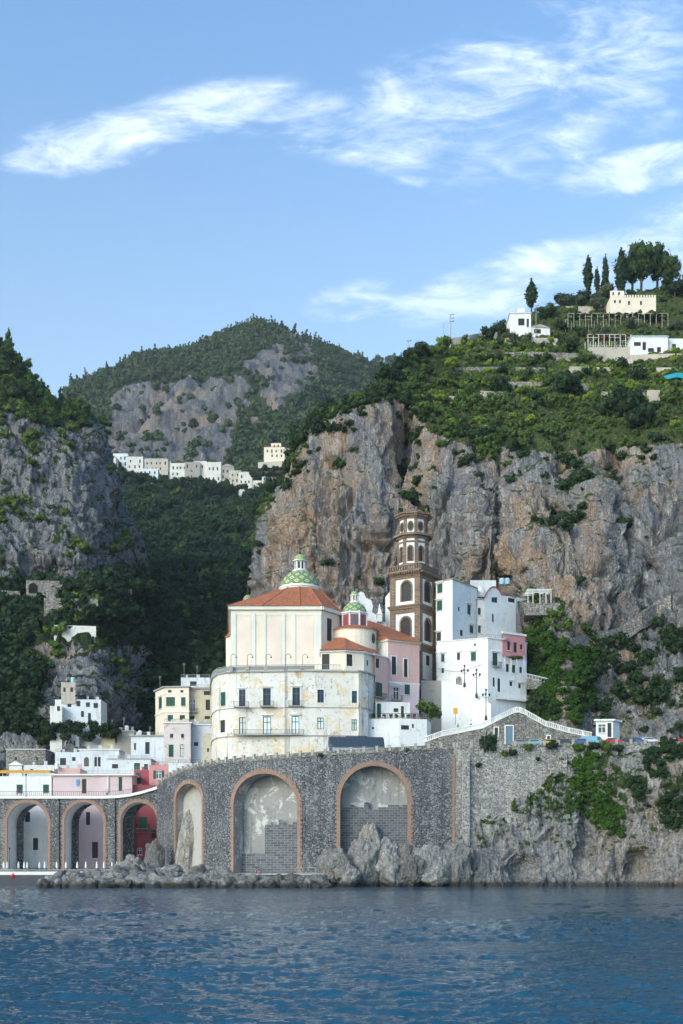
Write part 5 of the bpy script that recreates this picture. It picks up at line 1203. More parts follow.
# bell tower
th = rad(32.4); wS = 7.5; C0 = Vector((X(419.3, 279), 279, 0)); Lc = C0+Vector((-math.cos(th), math.sin(th), 0))*wS; Rc = C0+Vector((math.sin(th), math.cos(th), 0))*wS; Bc = Lc+Rc-C0
zT = lambda y: 4+(866-y)*.2333
H = House('bell_tower', 'tall brown tufa and white bell tower with octagonal upper storeys', 'tower'); H.headmat = white_p; H.ringmat = brown_st; H.ringw = .42
Wt = {0: [(401.8, 581.6, 411.2, 601.5, 'a'), (401.2, 617.5, 410.4, 641, 'a')], 1: [(424.6, 582, 430.4, 602.5, 'a'), (425, 619.5, 430.5, 641.5, 'a'), (425.8, 655.5, 429.8, 665.5, 'kt')]}
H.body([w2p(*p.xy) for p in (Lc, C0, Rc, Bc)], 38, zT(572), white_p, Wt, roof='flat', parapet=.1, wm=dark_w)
sq4 = [Vector(p) for p in (Lc, C0, Rc, Bc)]; cen = (Lc+Rc)/2
def offs(pts, o): 
    c = sum(pts, Vector())/len(pts); return [c+(p-c)*(1+o/((p-c).length)) for p in pts]
def slab(mb, pts, z0, z1, o): q = offs(pts, o*1.3); mb.prism([(p.x, p.y) for p in q], z0, z1)
m = MB()
for p in sq4[:]:
    d = (cen-p).normalized(); 
    q = p+d*.62; u = (C0-Lc).normalized(); m.box((q.x, q.y, (38+zT(572))/2), (1.25+.16, 1.25+.16, zT(572)-38), ax=(u, Vector((-u.y, u.x, 0))))
m.build('corner_pilaster', brown_st, H.root)
m = MB()
for grp in (((606, 604.3, .75), (608, 606, .5), (612.5, 608, .2)), ((645.5, 643.6, .75), (647.3, 645.5, .45), (651, 647.3, .2)), ((578, 575, .2), (575, 571.5, .45), (571.5, 569.6, .95)), ((681, 679, .3),)):
    m = MB()
    for (ya, yb, o) in grp: slab(m, sq4, zT(ya), zT(yb), o)
    m.build('cornice', brown_st, H.root)
m = MB()    # balustrade on corbels under the octagon
q = offs(sq4, .95)
for a, b in zip(q, q[1:]+q[:1]):
    L = (b-a).length; u = (b-a).normalized(); k = int(L/.62)
    for i in range(k): c = a+u*(i+.5)*L/k; m.box(c+Vector((0, 0, zT(567.2))), (.32, .34, .9), ax=(u, Vector((-u.y, u.x, 0)))); m.box(c+Vector((0, 0, zT(572.6))), (.3, .9, .5), ax=(u, Vector((-u.y, u.x, 0))))
    m.box((a+b)/2+Vector((0, 0, zT(564.9))), (L, .4, .25), ax=(u, Vector((-u.y, u.x, 0))))
m.build('balustrade', brown_st, H.root)
def octa(r, ro=0.0): return [Vector((cen.x+r*math.cos(rad(22.5+45*k)+ro), cen.y+r*math.sin(rad(22.5+45*k)+ro), 0)) for k in range(8)]
RO = rad(-14)
for (r, ya, yb, kind) in ((3.62, 570, 534, 'arch'), (3.35, 534, 514.5, 'oculus')):
    O = octa(r, RO); sd = (O[1]-O[0]).length; z0, z1 = zT(ya), zT(yb)
    ho = House('x', '', ''); ho.root = H.root; ho.headmat = white_p; ho.ringmat = brown_st; ho.ringw = .3
    wins = {k: [(sd/2-.52, sd/2+.52, zT(560), zT(545), 'a', 1)] for k in range(8)} if kind == 'arch' else {}
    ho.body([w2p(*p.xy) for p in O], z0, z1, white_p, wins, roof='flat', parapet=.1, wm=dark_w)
    m = MB()
    for p in O: d = (Vector((cen.x, cen.y, 0))-p).normalized(); a = math.atan2(d.y, d.x); m.box((p.x+d.x*.22, p.y+d.y*.22, (z0+z1)/2), (.62, .78, z1-z0), rz=a)
    m.build('corner_pilaster', brown_st, H.root)
    m = MB()
    for grp in ((((536.5, 534.4, .35), (534.4, 532, .85)), ((541, 539.2, .12),), ((565.2, 562, .12),)) if kind == 'arch' else (((516.6, 514.8, .3), (514.8, 512.6, .65), (512.6, 511, .95)),)):
        m = MB()
        for (y1_, y2_, o) in grp: slab(m, O, zT(y1_), zT(y2_), o)
        m.build('cornice', brown_st, H.root)
    if kind == 'oculus':
        for k in range(8):
            a, b = O[k], O[(k+1) % 8]; u = (b-a).normalized(); n = Vector((u.y, -u.x, 0)); c = (a+b)/2+Vector((0, 0, zT(524.5)))
            rg_ = MB(); rr = [(1.0, .3, .14), (.55, .3, .14)]; K = 16
            for i in range(K):
                t0, t1 = 2*math.pi*i/K, 2*math.pi*(i+1)/K; f = lambda r_, t, o: c+u*r_*math.cos(t)*.62+Vector((0, 0, r_*math.sin(t)))+n*o
                rg_.quad(f(.95, t0, .12), f(.95, t1, .12), f(1.25, t1, .12), f(1.25, t0, .12)); rg_.quad(f(.95, t0, .12), f(.95, t0, -.02), f(.95, t1, -.02), f(.95, t1, .12)); rg_.quad(f(1.25, t0, 0), f(1.25, t0, .12), f(1.25, t1, .12), f(1.25, t1, 0))
            ro_ = rg_.build('oculus', brown_st, H.root)
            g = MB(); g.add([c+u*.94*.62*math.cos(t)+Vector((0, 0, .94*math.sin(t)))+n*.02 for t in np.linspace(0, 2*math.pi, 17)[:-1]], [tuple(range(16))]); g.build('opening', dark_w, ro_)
m = MB(); zc = zT(511); m.lathe((cen.x, cen.y, zc), [(3.0, 0), (2.9, .5), (2.3, 1.1), (1.2, 1.55), (.3, 1.75)], 8, rz=rad(22.5)+RO); m.build('cupola', brown_st, H.root)
m = MB()
for p in octa(3.75, RO): m.lathe((p.x, p.y, zc-.05), [(.3, 0), (.3, .25), (.14, .35), (.34, .75), (.2, 1.1), (.05, 1.4)], 8)
m.build('vase_finials', brown_st, H.root)
m = MB(); m.prism([xy(*q) for q in ((421, 276), (441.5, 276.5), (441.5, 287), (421, 287))], 27, Z(681, 277)); o = m.build('tower_base_wall', tan_p); tag(o, 'grey streaked cement wall at the foot of the bell tower', 'wall')

# ================================================================== HOUSES RIGHT OF THE CHURCH
H = House('pink_palazzo', 'peach-pink upper house with red tiled roof between church apse and bell tower', 'house')
H.body([(374, 269.5), (388, 265.8), (419.4, 270), (419.4, 284), (374, 284)], 40, Z(639.2, 266), pink_p, {1: [(391.6, 656.5, 396.2, 674.5, 'kt'), (403.8, 659, 407.6, 677, 'kt')]}, roof='none', wallmats={0: 1}, cornice=(.4, .3, cream_p), band=[(Z(682.5, 266), .3, .15, trim_w)]) if False else H.body([(374, 269.5), (388, 265.8), (419.4, 270), (419.4, 284), (374, 284)], 40, Z(639.2, 266), [pink_p, white_old], {1: [(391.6, 656.5, 396.2, 674.5, 'kt'), (403.8, 659, 407.6, 677, 'kt')]}, roof='none', wallmats={0: 1}, cornice=(.4, .3, cream_p), band=[(Z(682.5, 266), .3, .15, trim_w)])
H = House('lilac_house', 'pale pink house under the peach palazzo with awning and green shuttered windows', 'house')
H.body([(388.3, 264.8), (419, 267.5), (419, 270), (388.3, 270)], 34, Z(682.6, 265), lilac_p, {0: [(393.2, 687, 399.2, 700, 'gB'), (404.6, 684.5, 410, 694.6, 's')]}, roof='flat', parapet=.05)
m = MB(); a, b = P(391, 682.8, 264.2), P(404, 685.4, 264.6); m.add([a, b, b+Vector((0, -1.6, -.7)), a+Vector((0, -1.6, -.7)), a+Vector((0, 0, -.08)), b+Vector((0, 0, -.08)), b+Vector((0, -1.6, -.78)), a+Vector((0, -1.6, -.78))], [(0, 1, 2, 3), (7, 6, 5, 4), (3, 2, 6, 7), (0, 3, 7, 4), (1, 5, 6, 2)]); m.build('awning', simple('awning_grey', (.30, .32, .34), .7), H.root)
H = House('narrow_pink_house', 'narrow worn pink and white house wedged beside the weathered convent corner', 'house')
H.body([(374.6, 259.2), (388, 263.6), (388, 269), (374.6, 269)], 30, Z(655.5, 261), pink_p, {0: [(375.8, 658.5, 379.4, 668, 'b'), (375.4, 682.5, 382.4, 697.5, 'sB')]}, roof='flat', parapet=.3, cornice=(.25, .25, trim_w))
H = House('terrace_house', 'low white house with plant-lined terrace below the pink houses', 'house')
H.body([(369, 256.6), (400, 256), (427, 257.5), (431, 264), (388, 263), (369, 262)], 27, Z(719, 257), white_p, {1: [(401, 725.2, 409.2, 729.6, 'k'), (412, 724, 414, 728, 'k')], 0: [(372, 727, 374, 729, 'k')]}, roof='flat', parapet=.1)
m = MB(); z_ = Z(719, 257); pth = [Vector((*xy(370, 256.7), z_)), Vector((*xy(400, 256.2), z_)), Vector((*xy(427, 257.7), z_))]; railing(m, pth, 1.1, .5, .04, top=.06); m.build('railing', trim_dark, H.root)
H = House('white_annex', 'small white annex with green door behind the plant terrace', 'house')
H.body([(375.5, 258.6), (410, 259.6), (410, 263.5), (375.5, 263)], 30, Z(702, 259), white_p, {0: [(377, 703.5, 381, 717.5, 's'), (393.6, 708.2, 398.4, 712, 'k'), (401, 706, 404, 717, 'v')]}, roof='flat', parapet=.2)
H = House('tall_white_house', 'tallest white house, directly right of the bell tower, with green shutters', 'house')
H.body([(436, 281), (452.5, 278), (477, 287), (477, 301), (436, 301)], 30, Z(578.6, 278), white_p, {0: [(437.2, 583.6, 442.4, 593.2, 's+'), (436.8, 600.4, 442.2, 610.8, 's+'), (436.4, 632.2, 441, 642, 'k+'), (437.2, 653.8, 441.8, 662.4, 's+'), (437.2, 676.8, 441, 681, 'k')], 1: [(467.4, 604.8, 471, 615, 's+'), (458, 607, 459.8, 611, 'k'), (460, 630, 463, 636, 'k'), (469.6, 625.4, 473.6, 633.4, 's+')]}, roof='flat', parapet=.4, cornice=(.22, .22, simple('cornice_tan', (.42, .33, .26), .8)))
H = House('middle_white_house', 'white house with small shuttered windows between tallest house and curved gable', 'house')
H.body([(477.3, 286), (493, 288.5), (493, 302), (477.3, 302)], 40, Z(598.3, 286), white_p, {0: [(475.8+2, 607.8, 481, 615, 's'), (486.6, 610, 488.6, 613.6, 'k'), (478, 625.4, 481, 633, 's'), (486, 627, 489.5, 629.6, 'k')]}, roof='flat', parapet=.4, cornice=(.2, .2, simple('cornice_tan', (.42, .33, .26), .8)))
m = MB(); m.lathe(P(479.5, 598, 291), [(1.5, 0), (1.5, 1.2), (1.35, 1.9), (.9, 2.5), (.2, 2.8)], 14); o = m.build('water_tank', trim_w); tag(o, 'white domed water tank on the roof between the white houses', 'tank')
H = House('curved_gable_house', 'white house with arched curved gable and blue-framed window under the cliff', 'house')
H.body([(484.5, 285.5), (516, 292), (516, 304), (484.5, 304)], 40, Z(596.5, 290), white_p, {0: [(491.6, 594.6, 497.6, 602.6, 'u'), (508, 598.2, 515, 602.4, 'k'), (492, 613.8, 494, 622, 'k')]}, roof='flat', parapet=.3)
m = MB(); cc = P(493, 598, 287); A_ = [P(484.5, 597.5, 285.5)]+[P(484.5+18*t, 597.5-10.5*math.sin(math.pi*min(1, t*1.0))**.8*1.0-(0), 285.5+3.7*t) for t in np.linspace(.04, .96, 14)]+[P(516, 597, 292)]
n_ = len(A_); m.add([tuple(p+Vector((0, -.03, 0))) for p in A_]+[tuple(p+Vector((0, .5, 0))) for p in A_], [tuple(range(n_)), tuple(range(2*n_-1, n_-1, -1))]+[(i, n_+i, n_+i+1, i+1) for i in range(n_-1)]); m.build('gable', white_p, H.root)
m = MB(); m.tube([p+Vector((0, -.1, .05)) for p in A_[:-1]], .16, 5); m.build('coping', tiles, H.root)
H = House('rear_white_house', 'white flat-roofed house rising behind the curved gable, against the cliff', 'house')
H.body([(470, 303), (496, 303), (496, 312), (470, 312)], 45, Z(580.2, 303), white_p, {}, roof='flat', parapet=.3)
H = House('end_white_house', 'rightmost white house under the cliff, beside the rooftop pergola', 'house')
H.body([(516.3, 294), (529, 297), (529, 306), (516.3, 306)], 45, Z(598, 295), white_p, {0: [(517.5, 601, 520, 608, 'u')]}, roof='flat', parapet=.3)
# pergola above
DPG = on(RC, 540, 606).y-3
t = thing('rooftop_pergola', P(540, 600, DPG), 'pale metal pergola on the terrace under the cliff', 'pergola'); m = MB()
for px_ in (528, 533, 540, 546, 551):
    m.tube([P(px_, 604, DPG), P(px_, 589.6, DPG)], .1, 5); m.tube([P(px_, 600, DPG+5), P(px_, 589.6, DPG+5)], .1, 5)
m.build('post', trim_w, t); m = MB(); a, b = P(527, 589.4, DPG-.5), P(552, 589.4, DPG-.5)
for d in (0, 1.5, 3, 4.5, 6): m.box(((a.x+b.x)/2, DPG-.5+d, a.z), (b.x-a.x, .18, .2))
m.build('beam', trim_w, t); m = MB(); m.prism([xy(524, DPG-1), xy(560, DPG-1), xy(566, DPG+9), xy(524, DPG+9)], Z(616,DPG), Z(604, DPG)); m.build('terrace_slab', rub_road, t)
for i, px_ in enumerate((502, 507.4)): p = P(px_, 584.6, 304); tag(MB().lathe(p, [(.65, 0), (.7, .2), (.7, 1.3), (.5, 1.6), (.1, 1.7)], 12).build('water_tank', simple('tank_blue', (.35, .52, .6), .5)), ['left one of the two pale blue water tanks above the curved gable', 'right one of the two pale blue water tanks above the curved gable'][i], 'tank', 'blue water tanks')
H = House('lower_white_house', 'big lower white house with roof terrace and long balcony above the stairs', 'house'); H.headmat = white_p
H.body([(437, 277), (488, 272.5), (526.5, 279), (527, 296), (437, 296)], 33, Z(638, 273), white_p, {0: [(470.8, 652, 476, 661, 's+'), (456, 676.5, 461.8, 685.2, 'a'), (441, 654, 444.5, 662, 's+'), (457, 653, 460, 660, 'k+'), (441.5, 668, 444, 673, 'k'), (474, 643.4, 476, 646, 'k')], 1: [(492.6, 653, 497.8, 666.4, 'sB+'), (492.8, 677.4, 495, 686.6, 'k'), (497.6, 678.4, 500.4, 691.8, 'k'), (506, 664, 509, 672, 'k'), (512, 665, 515.5, 673, 's'), (519.5, 667, 522, 673, 'k'), (509.6, 681.6, 512.4, 686, 'k+'), (518.4, 683.8, 521, 688.2, 'k+')]}, roof='flat', parapet=.5, cornice=(.18, .18, trim_w))
m = MB(); z_ = Z(638, 273); railing(m, [Vector((*xy(455, 276.2), z_)), Vector((*xy(488, 273), z_)), Vector((*xy(503, 275.4), z_))], .9, .5, .03); m.build('railing', trim_grey, H.root)
m = MB(); z_ = Z(697.5, 273); a = [Vector((*xy(496, 272.4), z_)), Vector((*xy(530, 278), z_)), Vector((*xy(530.5, 281), z_)), Vector((*xy(496, 275.5), z_))]; m.prism([(p.x, p.y) for p in a], z_-.3, z_); bo = m.build('balcony', white_p, H.root); f = MB(); railing(f, [a[3], a[0], a[1], a[2]], 1.05, .25, .025); f.build('railing', trim_w, bo)
m = MB(); m.lathe(P(505, 640, 274), [(.05, -.1), (.5, 0), (.95, .3), (.9, .33), (.4, .1)], 14); o = m.build('satellite_dish', trim_w); tag(o, 'round white satellite dish on the lower white house roof', 'satellite dish')
H = House('rose_house', 'small rose-pink house with dark windows on top of the lower white house', 'house')
H.body([(502.5, 274.4), (525.3, 278.2), (526, 290), (502.5, 290)], Z(657, 276), Z(632.6, 276), [rose_p, white_p], {0: [(507.4, 641.4, 510.2, 650.6, 'k_'), (513.6, 642.4, 517, 652.4, 'k'), (520, 644.4, 522.6, 650, 'k_')]}, roof='flat', parapet=.3, cornice=(.5, .2, trim_w))
t = thing('terrace_pergola', P(515, 668, 276), 'vine-covered pergola below the rose-pink house', 'pergola'); m = MB()
for px_ in (505, 511, 517, 524): m.tube([P(px_, 668, 274.6), P(px_, 656.5, 274.6)], .08, 5)
m.build('post', trim_w, t)
v = bpy.data.objects.new('vine', near_meshes('dryv', leafmat('foliage_vine', (.06, .07, .03), (.14, .13, .05)))[1]); COL.objects.link(v); v.parent = t; v.location = (0, -1.2, 1.7); v.scale = (2.3, 1.1, .8)
# garden wall stepping right with pale railing
GW = [(526.5, 674, 277), (540, 677, 277.5), (556, 681, 278)]
t = thing('garden_wall', P(530, 690, 276), 'stone garden wall with white railing running into the ivy', 'garden wall'); m = MB()
for (p0, y0, d0), (p1, y1, d1) in zip(GW[:-1], GW[1:]): q = [xy(p0, d0), xy(p1, d1), xy(p1, d1+1), xy(p0, d0+1)]; m.prism(q, 36 if p0 < 515 else Z(y0+15, d0), [Z(y0+4, d0), Z(y1+4, d1), Z(y1+4, d1), Z(y0+4, d0)])
m.build('wall', rub_road, t); m = MB(); railing(m, [P(p, y+4, d) for p, y, d in GW], 1.0, .35, .05, top=.1); m.build('railing', trim_w, t)

# white stair wall, plaza, zigzag ramp with balustrade
m = MB(); q = [xy(441.5, 268), xy(460, 267), xy(491, 264), xy(491, 265), xy(460, 268), xy(441.5, 269)]; zt_ = [Z(681, 268), Z(685, 267), Z(704, 264)]; m.prism(q, 27, zt_+zt_[::-1]); tag(m.build('stair_wall', white_p), 'smooth white wall sloping down beside the lower white house', 'wall')
m = MB(); q = [xy(430, 262), xy(441.5, 262), xy(441.5, 268), xy(430, 268)]; 
RB = [(386, 753, 257), (400, 746, 257.5), (420, 738.5, 257.5), (441, 731, 257), (462, 727, 256.6), (483, 722.8, 256.2), (499, 714.5, 256), (514.5, 707.2, 256), (519, 706.8, 256), (525, 709.2, 256), (545, 720.5, 256), (568, 727.2, 256.2), (592, 732.2, 256.5)]
t = thing('ramp_wall', P(500, 745, 256), 'zigzag stone ramp wall topped by a white balustrade behind the road', 'wall'); m = MB()
Wd = [(505.6, 726, 512.8, 747), (494.6, 727.6, 498, 735.6), (547, 736, 550, 741)]
for (p0, y0, d0), (p1, y1, d1) in zip(RB[:-1], RB[1:]): q = [xy(p0, d0), xy(p1, d1), xy(p1, d1+1.2), xy(p0, d0+1.2)]; m.prism(q, 26, [Z(y0+5.5, d0), Z(y1+5.5, d1), Z(y1+5.5, d1), Z(y0+5.5, d0)])
m.build('wall', rub_road, t)
m = MB()
for (p0, y0, d0), (p1, y1, d1) in zip(RB[:-1], RB[1:]):
    for (ya, yb, o0, o1) in ((5.6, 4.6, -.15, .5), (0.9, 0, -.12, .45)):
        q = [(X(p0, d0), d0+o0), (X(p1, d1), d1+o0), (X(p1, d1), d1+o1), (X(p0, d0), d0+o1)]; m.prism(q, [Z(y0+ya, d0), Z(y1+ya, d1), Z(y1+ya, d1), Z(y0+ya, d0)], [Z(y0+yb, d0), Z(y1+yb, d1), Z(y1+yb, d1), Z(y0+yb, d0)])
m.build('handrail', trim_w, t)
m = MB()
for (p0, y0, d0), (p1, y1, d1) in zip(RB[:-1], RB[1:]):
    a, b = P(p0, y0, d0), P(p1, y1, d1); k = max(2, int((b-a).length/.42))
    for i in range(k): c = a+(b-a)*(i+.5)/k+Vector((0, .1, -.55)); big = i % 7 == 0; m.box(c, (.34 if big else .19, .34 if big else .19, 1.0))
m.build('balusters', trim_w, t)
for (a, b, c, d), nm, mt in zip(Wd, ('door', 'window', 'window'), (simple('door_blue', (.13, .2, .27), .6), dark_w, dark_w)):
    p0, p1 = P(a, b, 255.9), P(c, d, 255.9); cx_, cz_ = (p0.x+p1.x)/2, (p0.z+p1.z)/2; w_, h_ = p1.x-p0.x, p0.z-p1.z
    o = MB().box((cx_, 255.96, cz_), (w_, .2, h_)).build(nm, mt, t); f = MB()
    for sx in (-1, 1): f.box((cx_+sx*(w_/2+.11), 255.93, cz_), (.22, .3, h_+.4))
    f.box((cx_, 255.93, cz_+h_/2+.11), (w_-.004, .3, .22)); f.build('frame', trim_w, o)
m = MB(); ps = [(p, Z(y+5.5, d)-.05, d+1.2) for p, y, d in RB]
for (p0, z0, d0), (p1, z1, d1) in zip(ps[:-1], ps[1:]): a, b = Vector((X(p0, d0), d0, z0)), Vector((X(p1, d1), d1, z1)); m.quad(a, b, (X(p1, 274), 274, z1+.6), (X(p0, 274), 274, z0+.6))
tag(m.build('pavement', concrete), kind='structure')
m = MB(); m.prism([xy(386, 258.5), xy(592, 257.8), xy(592, 262), xy(386, 262)], 24, 28); tag(m.build('ramp_ground', concrete), kind='structure')

# kiosk building at the bend of the road
H = House('roadside_kiosk', 'small white roadside building with shopfront glass at the road bend', 'kiosk')
H.body([(596, 252), (613, 251.5), (619.5, 254), (619.5, 258), (596, 258)], 30, Z(719.5, 252), white_p, {0: [(598, 724, 606, 733, 'g'), (607.5, 723, 611.5, 737, 'v')]}, roof='flat', parapet=.2, cornice=(.35, .45, trim_w), roofmat=tiles)
# path wall climbing the bluff
pw = [(498, 658), (516, 657), (545, 650), (560, 644), (590, 634), (606, 633), (620, 628), (640, 614), (655, 605), (672, 597), (700, 588)]
pts_ = [on(RC, a, b) for a, b in pw]; m = MB()
for a, b in zip(pts_[3:-1], pts_[4:]): d = (b-a); u = Vector((d.x, d.y, 0)).normalized(); n = Vector((u.y, -u.x, 0)); q = [a+n*1.2, b+n*1.2, b-n*1.5, a-n*1.5]; m.prism([(p.x, p.y) for p in q], [a.z-4, b.z-4, b.z-4, a.z-4], [a.z+.4, b.z+.4, b.z+.4, a.z+.4])
tag(m.build('path_wall', rub_road), 'pale stone path wall climbing diagonally across the bluff', 'wall')
# ================================================================== TOWN ON THE LEFT
def box4(p0, p1, D, dep, D1=None): D1 = D1 or D; return [(p0, D), (p1, D1), (p1+(CX-p1)*0, D1+dep), (p0, D+dep)]
def simple_house(name, label, p0, p1, yt, D, z0, wall, wins, dep=9, roof='flat', cat='house', side=None, **k):
    H = House(name, label, cat, k.pop('group', None)); H.headmat = wall
    if D > 260 and D < 360 and p0 < 215 and roof == 'flat' and p1-p0 > 12 and name not in ('white_terrace_house', 'pale_pink_house', 'crimson_house'):
        H.root = thing(name, (X((p0+p1)/2, D), D, z0), label, cat); z_ = Z(yt, D); H.rail([(X(p0+.6, D), D+.2, z_), (X(p1-.6, D), D+.2, z_)], trim_dark if len(name) % 2 else trim_grey, .85, .4)
        for c_ in range(int((p1-p0)/11)): cx_ = X(p0+5+c_*11+(len(label)*7 % 5), D); MB().box((cx_, D+2+c_ % 3, z_+.35), (.6+.3*(c_ % 2), .6, 1.3+.5*(c_ % 3))).build('chimney', wall, H.root)
    return H.body([(p0, D), (p1, D), (X(p1, D)/(D+dep)*FPX+CX, D+dep), (X(p0, D)/(D+dep)*FPX+CX, D+dep)], z0, Z(yt, D), wall, {0: wins, **(side or {})}, roof=roof, **k)
awn = simple('awning_yellow', (.62, .36, .07), .8)
G = 3.2
# deck-level row behind the viaduct; their lower storeys show through the arches
H = simple_house('white_terrace_house', 'long low white house with yellow canopy roof behind viaduct railing', -40, 51.5, 776.3, 303, G, white_p, [(16.5, 784.6, 22.8, 793, 's'), (43, 784.6, 49, 793, 's'), (-20, 784.6, -14, 793, 's'), (25, 812, 30, 822, 'k'), (33, 838, 38, 850, 'k')], dep=11, parapet=.1)
m = MB(); a, b = P(-40, 772, 303.5), P(51, 772, 303.5); m.box(((a.x+b.x)/2, 306, a.z+.3), (b.x-a.x, 6.5, .22)); m.box(((a.x+b.x)/2, 302.9, a.z+.02), (b.x-a.x, .12, .75)); m.build('canopy', awn, H.root)
m = MB()
for i in range(14): p = P(-38+i*6.8, 774, 303.2); m.box((p.x, 303.3, p.z-.3), (.14, .14, 1.7))
m.build('canopy_post', trim_w, H.root)
H = simple_house('pale_pink_house', 'pale pink single-storey front with brown door at viaduct level', 53, 132, 774.2, 301.5, G, lilac_p, [(82, 779, 86.4, 793.5, 'b'), (118.6, 777, 122.2, 791, 's'), (86, 812, 90, 825, 'k'), (92, 842, 98, 858, 'b')], dep=11, cornice=(.35, .7, trim_w), parapet=.6)
MB().box(P(77.6, 782.5, 301.3), (.7, .12, 1.6)).build('blue_panel', simple('panel_blue', (.12, .32, .6), .6), H.root)
H.rail([(X(54, 301.7), 301.8, Z(774, 301.5)), (X(131, 301.7), 301.8, Z(774, 301.5))], trim_grey, .9, .45)
m = MB(); m.box(P(108, 783, 301.3), (.3, .3, 4.6)); m.build('pilaster', trim_w, H.root)
H = simple_house('crimson_house', 'crimson house with shuttered windows seen through the third viaduct arch', 132.3, 168, 784.8, 303, G, red_p, [(138.5, 817, 147, 828, 'sB'), (137, 848, 142, 855, 'g'), (152, 830, 156, 838, 'k')], dep=10, parapet=.3)
H.rail([(X(133, 302), 302.2, Z(833, 303)), (X(157, 302), 302.2, Z(833, 303))], trim_grey, .9, .4)
H = simple_house('coral_house', 'coral pink square house with green shutters above the viaduct bend', 149, 168, 765, 305, 15, rose_p, [(153.2, 770.5, 164, 778.6, 'o_'), ][:1] and [(156, 770.5, 161.4, 779, 'o_')], dep=8, parapet=.3)
simple_house('dark_red_house', 'dark red recessed house behind the coral pink one', 134, 149, 770, 309, 15, red_p, [(136, 764+9, 141, 784, 's')], dep=8, parapet=.5)
simple_house('long_white_wall_house', 'low white house with terrace parapet between coral house and sea wall', 168.3, 201, 763, 303, 18, blue_p, [], dep=8, parapet=.5)
# second row
H = simple_house('white_arcade_house', 'white house with arched dark windows behind pale pink house', 79, 119, 749, 322, 12, blue_p, [(84, 757, 89, 766.5, 'a'), (94.4, 757, 97, 766.5, 'k'), (97.8, 757, 100.6, 766.5, 'k')], cornice=(.25, .3, trim_w), parapet=.8)
simple_house('grey_terrace_house', 'low bluish house with terrace of plants, left of the coral house', 108, 151, 758.6, 314, 12, blue_p, [(112, 764, 118, 768.4, 'k'), (134, 763, 140, 770, 's'), (144, 764, 148, 770, 'k')], parapet=.8, cornice=(.2, .2, trim_grey))
simple_house('blue_white_house', 'bluish white two-window house with grey eaves, centre of the town', 131, 164, 735.2, 336, 15, blue_p, [(145.2, 742, 149.6, 754, 'k'), (134, 743, 136, 750, 'k')], cornice=(.3, .5, trim_grey), parapet=.3)
H = simple_house('ochre_house', 'ochre and bare cement house with dark window and roof terrace', 101, 134, 730.6, 340, 20, grey_p, [(108, 735, 111, 744, 's'), (115, 735, 117, 743, 'k')], cornice=(.3, .4, trim_grey), parapet=1.0, wallmats=None)
MB().box(((P(101, 740, 339.95)+P(115, 740, 339.95))/2), (X(115, 340)-X(101.4, 340), .16, 5.4)).build('ochre_front', yellow_p, H.root)
H = simple_house('yellow_grey_house', 'house with ochre left front and large dark window under its eaves', 78, 101, 731, 343, 20, yellow_p, [(80, 736, 82, 744, 'k'), (84.4, 735.6, 87, 743, 'g'), (95.6, 737, 100, 742.6, 'k')], cornice=(.3, .5, trim_grey), parapet=.4)
simple_house('white_balcony_house', 'white house with two dark doors and balcony at the left end of town', 62.5, 79, 733.8, 340, 15, blue_p, [(66, 742, 68, 751.6, 'kB'), (73.4, 741, 75.4, 750, 'k')], parapet=.8)
simple_house('low_white_house', 'low white cottage below the balcony house', 55, 79, 752, 328, 12, blue_p, [(60, 758, 66, 765, 'k'), (72, 757, 75.6, 761, 'k')], parapet=.5)
H = simple_house('rubble_house', 'roofless-looking old grey stone house at the far left', 6, 45.4, 749, 330, 12, rub_road, [(15, 757, 17, 760, 'k'), (36, 757, 38, 760, 'k')], parapet=.3, cornice=(.15, .15, trim_w))
H = House('gabled_shed', 'small white gabled shed before the old grey stone house', 'shed'); H.body([(9, 318), (22, 318), (22, 324), (9, 324)], 15, Z(765.5, 318), white_old, {}, roof='gable', pitch=.6, roofmat=trim_w)
simple_house('white_cottage', 'tiny whitewashed cottage left of the arcade house', 24, 54, 765, 312, 14, blue_p, [(30, 769, 33, 773, 'k')], parapet=.4)
simple_house('terracotta_terrace', 'low wall with terracotta roof terrace in front of the old stone house', 58, 80, 768.4, 309, 14, pink_p, [], parapet=.5)
simple_house('street_house', 'small pale house squeezed between the town and the convent corner', 202.5, 213, 733.4, 276, 20, tan_p, [(207, 748, 209, 752, 'k')], dep=6, parapet=.3)
